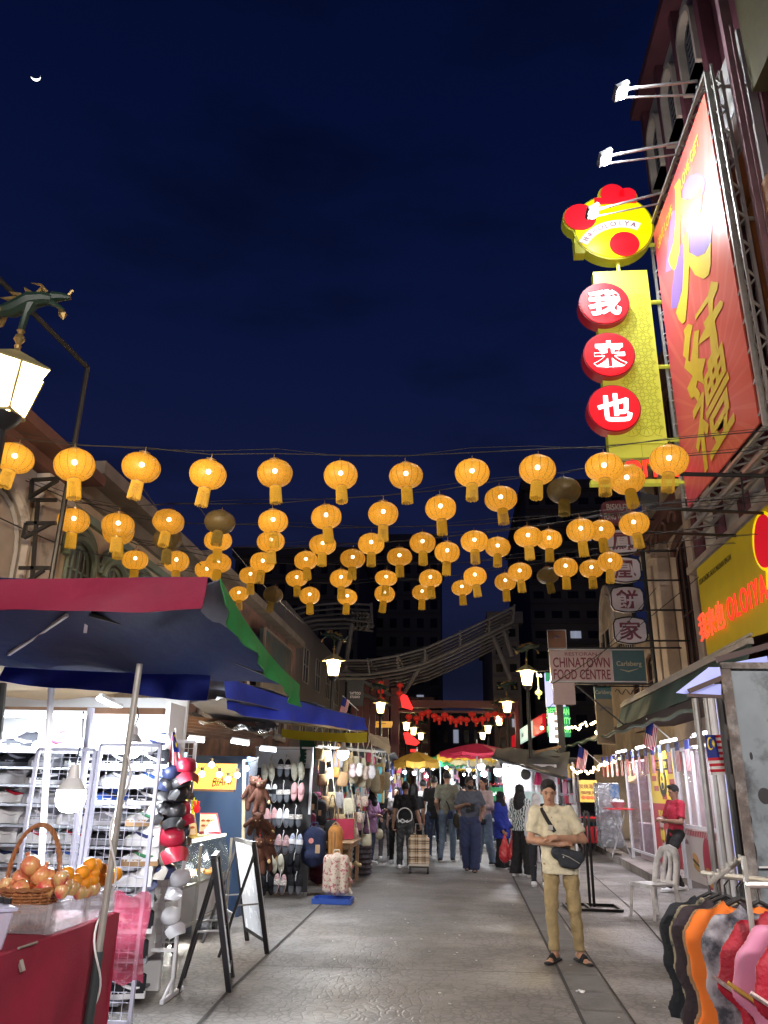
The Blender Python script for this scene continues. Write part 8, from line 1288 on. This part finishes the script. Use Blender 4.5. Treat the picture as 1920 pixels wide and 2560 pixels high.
def far_stalls(label, x0, x1, ys, seed):
    t = thing('market_stall', label, 'stall', ((x0+x1)/2, ys[0], 0)); rnd = random.Random(seed); cols = [(.5, .06, .1), (.75, .74, .72), (.08, .1, .3), (.5, .35, .12), (.03, .03, .04), (.1, .35, .4), (.55, .25, .35), (.3, .3, .32)]; ms = [mat(f'goods_{i}', c, rough=.8) for i, c in enumerate(cols)]
    part(t, 'back_wall', mat('stall_shade', (.22, .20, .21), rough=.8), lambda b: b.bb(*((x0-.05, x0, ys[0], ys[-1]) if x0 < 0 else (x1, x1+.05, ys[0], ys[-1])), 0, 2.4)); part(t, 'frame', GALV, lambda b: [b.bar((x, y, 0), (x, y, 2.4), .05) for y in ys for x in (x0+.1, x1-.1)]+[b.bar((x, ys[0], 2.35), (x, ys[-1], 2.35), .04) for x in (x0+.1, x1-.1)]); part(t, 'roof', mat('tarp_grey_dark', (.075, .072, .072)), lambda b: b.grid(lambda u, v: Vector((x0-.2+(x1-x0+.4)*u, ys[0]-.2+(ys[-1]-ys[0]+.4)*v, 2.48+.07*math.sin(v*23+u*3))), 6, 30, th=.02))
    b = MB()
    for k in range(420):
        y = rnd.uniform(ys[0], ys[-1]); x = rnd.choice((x0+.25, x1-.12, (x0+x1)/2)) + rnd.uniform(-.15, .15); z = rnd.uniform(.5, 2.35); w_, h_ = rnd.uniform(.10, .24), rnd.uniform(.18, .42); b.box((x, y, z), (w_, .05, h_), rz=rnd.uniform(-.8, .8), mi=rnd.randrange(len(ms)))
    o = b.build('hanging_goods', ms, None, smooth=0, bevel=.015); tag(o, 'mass of small goods hung in the '+label.split(' stalls')[0]+' stalls', 'goods', None, 'stuff')
far_stalls('long row of far left stalls under awnings beyond the bag stall', -3.4, -1.75, [18.8, 21.5, 24.5, 28, 32, 35.5], 1); far_stalls('long row of far right stalls under awnings beyond the white stall', 1.8, 3.5, [23, 25.5, 29, 32, 35.5], 2); far_stalls('farthest middle stalls closing the view beneath the umbrellas', -1.3, 1.5, [31, 33, 36, 40], 3)
for i, (x, y, Y, s_) in enumerate(((1012, 1930, 21, .7), (1036, 1932, 23, .9), (1056, 1924, 26, .9), (1082, 1920, 28, .9), (1096, 1906, 30, .6), (1116, 1918, 30, .8), (1128, 1930, 31, .7), (1160, 1936, 32, .8), (1172, 1924, 27, 1.0), (1203, 1916, 22, 1.5), (1210, 1934, 23, 1.3), (1246, 1928, 21, 1.8), (1270, 1924, 20.4, 1.0), (976, 1945, 19, .6), (1066, 1940, 27, .8), (1186, 1942, 34, .8))):
    bulb_lamp(f'white bulb over the far stalls, {ORDN[i] if i < 15 else "sixteenth"} listed from the left group' if 0 else f'white stall bulb {["left of the amber umbrella", "under the left side of the amber umbrella", "under the right side of the amber umbrella", "under the left green umbrella", "high between the amber and red umbrellas", "just right of the green umbrella", "low between the umbrellas", "far in the centre of the crowd", "left of the red umbrella pole", "behind the red umbrella pole, upper of two", "behind the red umbrella pole, lower of two", "largest glow beside the white stall", "at the left end of the tarpaulin roof", "at the end of the bag stall", "low under the amber umbrella", "smallest, low under the red umbrella"][i]}', AT(x, y, Y), s_*.8, (60 if s_ > .85 else 35), cord=.12)
# ------------------------------------------------------------ people
PG = 'people walking through the market'
def PP(label, x, fy, ty, face, Y=None, z0=0.0, **k):
    p = ATZ(x, fy, z0) if Y is None else AT(x, fy, Y); p.z = z0; h = AT(x, ty, p.y).z - z0; return person(label, p, R(face), h, group=PG, **k)+(p, h/1.70)
TE = lambda n_, c: cl(n_, c)
o, J, p, q = PP('woman in lavender blouse and black headscarf bending toward the bags', 922, 2160, 1972, 60, pose=dict(wL=(.10, -.30, 1.20), eL=(.20, -.12, 1.10), wR=(-.12, -.26, 1.10), eR=(-.2, -.08, 1.08)), lean=(0, -.10), top=dict(m=TE('lavender', (.30, .16, .30)), sl='long', hem=.70, w=1.12, flare=.05), bottom=dict(m=TE('inkjeans', (.05, .065, .11))), scarf=CL['black'], fem=True)
b = MB(); b.sph((.25, -.1, .62), (.14, .06, .12), 10, 8); b.build('bag', BG['cream'], o); b = MB(); b.tube([(.15, -.05, 1.2), (.22, -.1, .72)], .01, 5); b.build('bag_strap', BG['tan'], o)
PP('man in black T-shirt and grey trousers facing the camera at the left', 962, 2148, 1970, 5, hair=HAIR, pose=dict(wR=(-.14, -.22, .98), eR=(-.23, -.02, 1.1)), top=dict(m=CL['black'], hem=.88), bottom=dict(m=TE('ashgrey', (.10, .09, .10))), skin=SKIN[1], headrot=.2)
PP('woman in a grey top and black trousers facing the camera, white shoes', 990, 2145, 1969, -5, hair=HAIR, long_hair=True, fem=True, pose=dict(aL=(.14, -.12, .085), kL=(.12, -.12, .48)), top=dict(m=TE('dovegrey', (.22, .20, .19)), hem=.86), bottom=dict(m=CL['black']), skin=SKIN[1], Y=19.2)
o, J, p, q = PP('man seen from behind in black T-shirt with a white ring, camouflage trousers', 1012, 2172, 1957, 180, hair=HAIR, pose=dict(wL=(.26, -.05, .84), eR=(-.27, .06, 1.08), wR=(-.34, .14, .86), dR=(-.05, .0, -1), fist=.9, aL=(.12, -.10, .085), aR=(-.12, .12, .10)), top=dict(m=CL['black'], hem=.90, w=1.08), bottom=dict(m=mat('camo', (.04, .042, .045), rough=.9, col2=(.11, .11, .115), c2s=9, c2p=(.48, .56)), w=1.12), skin=SKIN[0], facecam=False)
ringm = mat('reflective_white', (.8, .8, .8), rough=.5); b = MB(); b.tube([(.16*math.cos(a_), .165+.01*math.sin(a_), 1.05+.17*math.sin(a_)) for a_ in (PI*i/12-.3 for i in range(16))], .014, 6); b.tube([(-.15, .15, .98), (-.05, .165, .93), (.05, .16, .99), (.15, .15, .93)], .014, 6); b.tube([(.15, .15, .98), (.05, .165, .92), (-.07, .16, .97)], .014, 6); b.build('ring_print', ringm, o)
# plaid suitcase
def plaid():
    m = mat('plaid', (.42, .29, .17), rough=.75, var=0); n, l, b = nodes_of(m); tc = [x for x in n if x.type == 'TEX_COORD'][0]; s = n.new('ShaderNodeSeparateXYZ'); l.new(tc.outputs['Object'], s.inputs[0]); prev = None
    for ax in ('X', 'Z'):
        for (per, off, wd, colr) in ((.155, .0, .018, (.03, .022, .02)), (.155, .035, .012, (.03, .022, .02)), (.155, .085, .010, (.70, .62, .50)), (.155, .11, .010, (.70, .62, .50))):
            a = n.new('ShaderNodeMath'); a.operation = 'ADD'; a.inputs[1].default_value = off+5; l.new(s.outputs[ax], a.inputs[0]); f = n.new('ShaderNodeMath'); f.operation = 'MODULO'; f.inputs[1].default_value = per; l.new(a.outputs[0], f.inputs[0]); g = n.new('ShaderNodeMath'); g.operation = 'LESS_THAN'; g.inputs[1].default_value = wd; l.new(f.outputs[0], g.inputs[0]); k = n.new('ShaderNodeMath'); k.operation = 'MULTIPLY'; k.inputs[1].default_value = .85; l.new(g.outputs[0], k.inputs[0])
            mx_ = n.new('ShaderNodeMix'); mx_.data_type = 'RGBA'; mx_.inputs[7].default_value = (*colr, 1); l.new(k.outputs[0], mx_.inputs[0])
            if prev is None: mx_.inputs[6].default_value = (.42, .29, .17, 1)
            else: l.new(prev, mx_.inputs[6])
            prev = mx_.outputs[2]
    l.new(prev, b.inputs['Base Color']); return m
p = ATZ(1048, 2183); p.y -= .1; b = MB(); b.box((p.x, p.y, .43), (.42, .24, .50)); b.box((p.x, p.y-.0, .705), (.36, .22, .05)); t = b.build('suitcase', plaid(), label='tan plaid trolley suitcase pulled by the man with the white ring', cat='suitcase', bevel=.04)
part(t, 'wheel', IRON, lambda b: [b.lathe([(.055, -.02), (.055, .02)], 14, (p.x+sx*.18, p.y+sy*.08, .056), axis=(1, 0, 0)) for sx in (-1, 1) for sy in (-1, 1)]); part(t, 'frame', IRON, lambda b: (b.bar((p.x-.19, p.y, .13), (p.x+.19, p.y, .13), .04), b.bar((p.x-.19, p.y-.09, .08), (p.x-.19, p.y-.09, .2), .02), b.bar((p.x+.19, p.y-.09, .08), (p.x+.19, p.y-.09, .2), .02))); part(t, 'pull_handle', STEEL, lambda b: (b.tube([(p.x-.075, p.y+.1, .70), (p.x-.075, p.y+.1, .93), (p.x+.075, p.y+.1, .93), (p.x+.075, p.y+.1, .70)], .011, 6))); part(t, 'cream_band', mat('band_cream', (.55, .50, .42), rough=.6), lambda b: b.box((p.x, p.y, .165), (.40, .23, .035)))
PP('long-haired woman in black seen from behind, between two men', 1036, 2150, 1962, 175, hair=HAIR, long_hair=True, fem=True, Y=19.6, top=dict(m=CL['dark'], hem=.88), bottom=dict(m=CL['black']), facecam=False)
PP('man in a white T-shirt seen from behind, farther back', 1058, 2140, 1952, 180, hair=HAIR, Y=21.5, top=dict(m=CL['white'], hem=.90), bottom=dict(m=CL['dark']), facecam=False)
PP('man in black shirt and dark jeans walking away near the centre', 1086, 2147, 1942, 176, hair=HAIR, pose=dict(aR=(-.12, .16, .12), kR=(-.12, .02, .49)), top=dict(m=CL['black'], hem=.82, w=1.1), bottom=dict(m=TE('dkjeans', (.045, .065, .12))), facecam=False)
o, J, p, q = PP('tall man in olive T-shirt and light jeans walking away with a sling pouch', 1120, 2155, 1930, 182, hair=HAIR, pose=dict(aL=(.16, .05, .085), aR=(-.10, -.10, .085), wL=(.2, -.15, .95)), top=dict(m=TE('olive', (.17, .17, .13)), hem=.88, w=1.08), bottom=dict(m=TE('ltjeans', (.14, .19, .26))), shoes=CL['dark'], facecam=False)
b = MB(); b.tube([(.14, .05, 1.50), (.0, .15, 1.30), (-.06, .17, 1.12)], .016, 6); b.build('bag_strap', CL['black'], o); b = MB(); b.box((-.06, .17, 1.04), (.12, .05, .17)); b.build('pouch', CL['navy'], o, bevel=.02); b = MB(); b.sph((-.22, .08, .92), (.10, .08, .17), 10, 8); b.build('shoulder_bag', TE('oliveb', (.06, .055, .04)), o)
PP('person in grey trousers half hidden behind the olive T-shirt man', 1144, 2142, 1962, 180, hair=HAIR, Y=20.8, top=dict(m=CL['dark'], hem=.88), bottom=dict(m=TE('taupe', (.15, .13, .12))), facecam=False)
o, J, p, q = PP('bearded man in slate T-shirt and navy trousers holding a camera at his chest', 1178, 2180, 1944, -4, hair=HAIR, beard=True, feet='sandal', skin=SKIN[1], headrot=.55, fat=1.10, pose=dict(eL=(.27, .04, 1.13), wL=(.22, -.2, 1.00), eR=(-.27, .0, 1.13), wR=(-.09, -.25, 1.20), dR=(.9, -.3, .25), aL=(.07, -.06, .085), kL=(.10, -.06, .48), aR=(-.07, .12, .10)), top=dict(m=TE('slate', (.075, .085, .115)), hem=.86, w=1.12), bottom=dict(m=TE('indigo', (.025, .035, .09)), w=1.15, wide=.02))
b = MB(); b.box((.03, -.27, 1.24), (.15, .09, .11), rz=.2); b.lathe([(.045, 0), (.05, .10)], 14, (.0, -.31, 1.22), axis=(-.3, -1, -.2)); b.box((.06, -.25, 1.32), (.10, .07, .05), rz=.3); b.build('camera', CL['black'], o, bevel=.01); b = MB(); b.tube([(-.10, -.02, 1.47), (-.11, -.14, 1.35), (-.02, -.25, 1.28)], .009, 5); b.tube([(.10, -.02, 1.47), (.12, -.14, 1.35), (.08, -.25, 1.28)], .009, 5); b.build('neck_strap', CL['black'], o)
o, J, p, q = PP('long-haired woman in a pale pink shirt and jeans beside the bearded man', 1214, 2163, 1945, -38, hair=HAIR, long_hair=True, fem=True, skin=SKIN[0], headrot=-.25, pose=dict(wR=(-.06, -.22, 1.12), eR=(-.2, -.05, 1.12), wL=(.0, -.24, 1.15), eL=(.22, -.04, 1.12), aL=(.13, .10, .09), aR=(-.13, -.12, .085)), top=dict(m=TE('blush', (.50, .38, .37)), sl='long', hem=.80, w=1.12), bottom=dict(m=TE('ltjeans', (.14, .19, .26)), wide=.03), shoes=CL['black'])
b = MB(); b.box((.05, -.20, .93), (.22, .07, .12)); b.build('waist_bag', CL['black'], o, bevel=.02)
o, J, p, q = PP('woman in royal blue top and black headscarf carrying red plastic bags', 1258, 2171, 1980, 55, scarf=CL['black'], fem=True, headrot=.3, pose=dict(wR=(-.14, -.12, .82), eR=(-.2, .0, 1.08), wL=(.16, -.16, .84)), top=dict(m=TE('royal', (.012, .03, .30)), sl='long', hem=.66, w=1.28, flare=.04, long=1), bottom=dict(m=CL['black'], wide=.05), shoes=CL['dark'], fat=1.1)
RB = mat('bag_red_film', (.62, .05, .06), rough=.25, var=.15, alpha=.88, bump=.6, bs=14)
for i, (x, y) in enumerate(((1262, 2128), (1283, 2125))):
    c_ = AT(x, y, 17.3-i*.15); s_ = SDF(); s_.ell((0, 0, -.04), (.125, .09, .18), .03).cap((-.03, 0, .08), (-.01, 0, .30), .05, .012, .04).cap((.04, 0, .08), (.01, 0, .30), .05, .012, .04); s_.wr = (.006, 50); s_.build('plastic_bag', RB, .014, None, ['left red plastic bag carried by the woman in blue', 'right red plastic bag carried by the woman in blue'][i], 'bag', 'red plastic bags', c_, i*.8)
ZB = mat('zebra_print', (.50, .62, .66), rough=.8, var=0); n, l, bs_ = nodes_of(ZB); wv = n.new('ShaderNodeTexWave'); wv.inputs['Scale'].default_value = 7; wv.inputs['Distortion'].default_value = 9; wv.inputs['Detail Scale'].default_value = 1.6; cr_ = n.new('ShaderNodeValToRGB'); cr_.color_ramp.interpolation = 'CONSTANT'; cr_.color_ramp.elements[0].color = (.025, .045, .06, 1); cr_.color_ramp.elements[1].position = .30; cr_.color_ramp.elements[1].color = (.18, .38, .45, 1); e = cr_.color_ramp.elements.new(.48); e.color = (.62, .64, .64, 1)
tcz = [x for x in n if x.type == 'TEX_COORD'][0]; l.new(tcz.outputs['Object'], wv.inputs[0]); l.new(wv.outputs[0], cr_.inputs[0]); l.new(cr_.outputs[0], bs_.inputs['Base Color'])
PP('woman in black headscarf and teal white striped blouse seen from behind', 1308, 2192, 1963, 150, scarf=CL['black'], fem=True, pose=dict(wR=(-.20, -.14, 1.02), eR=(-.24, .02, 1.12), wL=(.12, -.25, 1.15), aL=(.16, .0, .085), aR=(-.16, .0, .085)), top=dict(m=ZB, sl='long', hem=.84, w=1.18, flare=.03, long=1), bottom=dict(m=CL['black'], wide=.065, w=1.05), facecam=False)
PP('person in a pale jacket half hidden behind the man in beige', 1350, 2215, 1985, 170, scarf=mat('cloth_pearl', (.55, .55, .58), rough=.6), fem=True, Y=15.4, top=dict(m=TE('pearl', (.55, .55, .58)), sl='long', hem=.75, w=1.15), bottom=dict(m=CL['dark']), facecam=False)
# man in the front
BE = TE('beige_shirt', (.62, .57, .42)); KP = TE('khaki', (.33, .25, .125))
p0 = ATZ(1419, 2405); o, J = person('man in a short-sleeved beige shirt and khaki trousers standing with crossed arms', p0, R(-8), AT(1400, 1953, p0.y).z, hair=HAIR, skin=mat('skin_front', (.43, .235, .15), rough=.48, var=.08, vs=14), res=.0095, feet='sandal', headrot=.10, headdown=.30, lean=(-.10, -.03), fat=1.0,
    pose=dict(eL=(.27, -.05, 1.13), eR=(-.27, -.06, 1.12), wL=(.00, -.255, 1.155), dL=(-1, .12, -.05), wR=(.02, -.20, 1.09), dR=(1, .05, .15), fist=.3, aL=(.13, .03, .085), kL=(.10, -.03, .48), aR=(-.12, -.02, .085), kR=(-.13, -.03, .48), hL=(.07, 0, .90), hR=(-.11, 0, .90), fL=(.45, -1, 0), fR=(-.35, -1, 0)),
    top=dict(m=BE, hem=.80, w=1.04, flare=.035, name='shirt'), bottom=dict(m=KP, w=.96, cuff=.10))
b = MB(); g = lambda x, y, z: (x-.10*min(1, max(0, (z-.85)/.7)), y, z)
b.tube([g(-.085, .03, 1.485), g(-.10, -.07, 1.44), g(-.055, -.140, 1.33), g(.0, -.158, 1.22)], .017, 6, sx=1.2, sy=.5); b.tube([g(.22, -.13, 1.01), g(.235, .0, 1.05), g(.19, .12, 1.2), g(.0, .15, 1.4), g(-.08, .07, 1.48)], .017, 6, sy=.5); b.build('bag_strap', CL['black'], o)
b = MB(); b.box(g(-.035, -.160, 1.26), (.045, .02, .05), rz=0); b.build('buckle', STEEL, o); s_ = SDF(); s_.cap(g(-.02, -.165, 1.02), g(.20, -.175, .985), .062, .055, .03, (1, 1.6)).cap(g(.03, -.165, .93), g(.14, -.175, .92), .05, .05, .04, (1, 1.5)); s_.build('sling_bag', TE('bagnavy', (.022, .026, .036)), .009, o); b = MB(); b.tube([g(.03, -.213, 1.01), g(.10, -.218, .985), g(.19, -.215, .93)], .004, 5); b.lathe([(.008, 0), (.008, .004)], 8, g(.04, -.214, .985), axis=(0, -1, 0)); b.build('zip', STEEL, o)
b = MB()
for g_ in (-1, 1): b.grid(lambda u, v: Vector(g(g_*(.015+.055*u+.01*v), -.095-.030*v+.05*u*u, 1.455-.055*v+.025*u)), 6, 4, th=.004)
b.build('collar', BE, o, smooth=80); b = MB(); [b.lathe([(.006, 0), (.006, .003)], 8, g(-.005, -.152-.004*i, 1.36-.085*i), axis=(0, -1, 0)) for i in range(2)]; b.build('button', mat('button_brown', (.2, .12, .08)), o); b = MB(); b.box(g(.095, -.133, 1.29), (.105, .005, .10), rz=.22); b.build('pocket', BE, o, bevel=.004)
# leaning man in red and man in the far stall
PP('man in a red polo and black trousers leaning on the kiosk with his phone', 1702, 2206, 1964, -70, hair=HAIR, skin=SKIN[1], pose=dict(wL=(.05, -.28, 1.12), eL=(.24, -.05, 1.10), wR=(-.08, -.26, 1.14), eR=(-.24, -.05, 1.1), aL=(.1, -.30, .085), kL=(.1, -.28, .50), aR=(-.1, .10, .09), kR=(-.1, -.14, .50)), lean=(0, .05), top=dict(m=TE('redpolo', (.35, .015, .04)), hem=.86, w=1.05), bottom=dict(m=CL['black']), headdown=.3, Y=15.3)
PP('man in a dark grey T-shirt by the yellow food banner', 1436, 2105, 1943, -75, hair=HAIR, z0=.33, Y=27, top=dict(m=TE('charc', (.05, .05, .052)), hem=.86), bottom=dict(m=CL['black']))
# far shoppers: four figures copied, far down the street
FS = []; tops = ['white', 'black', 'blush', 'slate', 'royal', 'dovegrey']; rnd = random.Random(9)
far = [(1102, 1962, 26), (1152, 1958, 27), (1160, 1966, 24), (1148, 1970, 30), (1136, 1966, 33), (1092, 1960, 29), (1170, 1968, 31), (1188, 1970, 28), (1120, 1968, 36), (1228, 1972, 27), (1240, 1968, 30), (1078, 1966, 32), (1200, 1968, 34), (1060, 1968, 35), (1145, 1972, 38), (1180, 1972, 37), (1110, 1972, 40), (1216, 1970, 25)]
WH_ = ['just left of the tall olive shirt man', 'in a gap right of the tall olive shirt man', 'glimpsed over the shoulder of the bearded man', 'deep in the middle of the crowd', 'behind the head of the tall man', 'behind the black shirt man', 'left of the bearded man, far back', 'right behind the bearded man', 'far off beyond the tall man', 'between the pink shirt woman and the woman in blue', 'in front of the beer poster', 'far back between the men in black', 'far off under the red umbrella pole', 'far off beyond the long-haired woman', 'small and dim in the deepest part of the crowd', 'small figure far off under the golden umbrella', 'tiny figure at the end of the left stalls', 'next to the long-haired woman in pink']
for i, (x, y, Y) in enumerate(far):
    k = i % 6; p = AT(x, y, Y); p.z = 0; nm = tops[k]
    lb = f"shopper in {dict(white='white', black='black', blush='pale pink', slate='slate', royal='blue', dovegrey='grey')[nm]}, {WH_[i]}"
    if i < 6: o, J = person(lb, p, R(180 if k % 2 else rnd.uniform(-30, 30)), 1.68, hair=HAIR, fem=k % 2 == 0, long_hair=k % 2 == 0, res=.024, top=dict(m=CL.get(nm) or MATS['cloth_'+nm], hem=.85, sl='long' if k == 2 else 'short'), bottom=dict(m=[CL['jeans'], CL['black'], CL['dark']][k % 3]), group='shoppers far down the street', facecam=False); FS.append(o)
    else: o = copy_tree(FS[k], loc=p, label=lb); o.rotation_euler = (0, 0, rnd.uniform(0, 6.2)); o.scale = (rnd.uniform(.93, 1.04),)*3
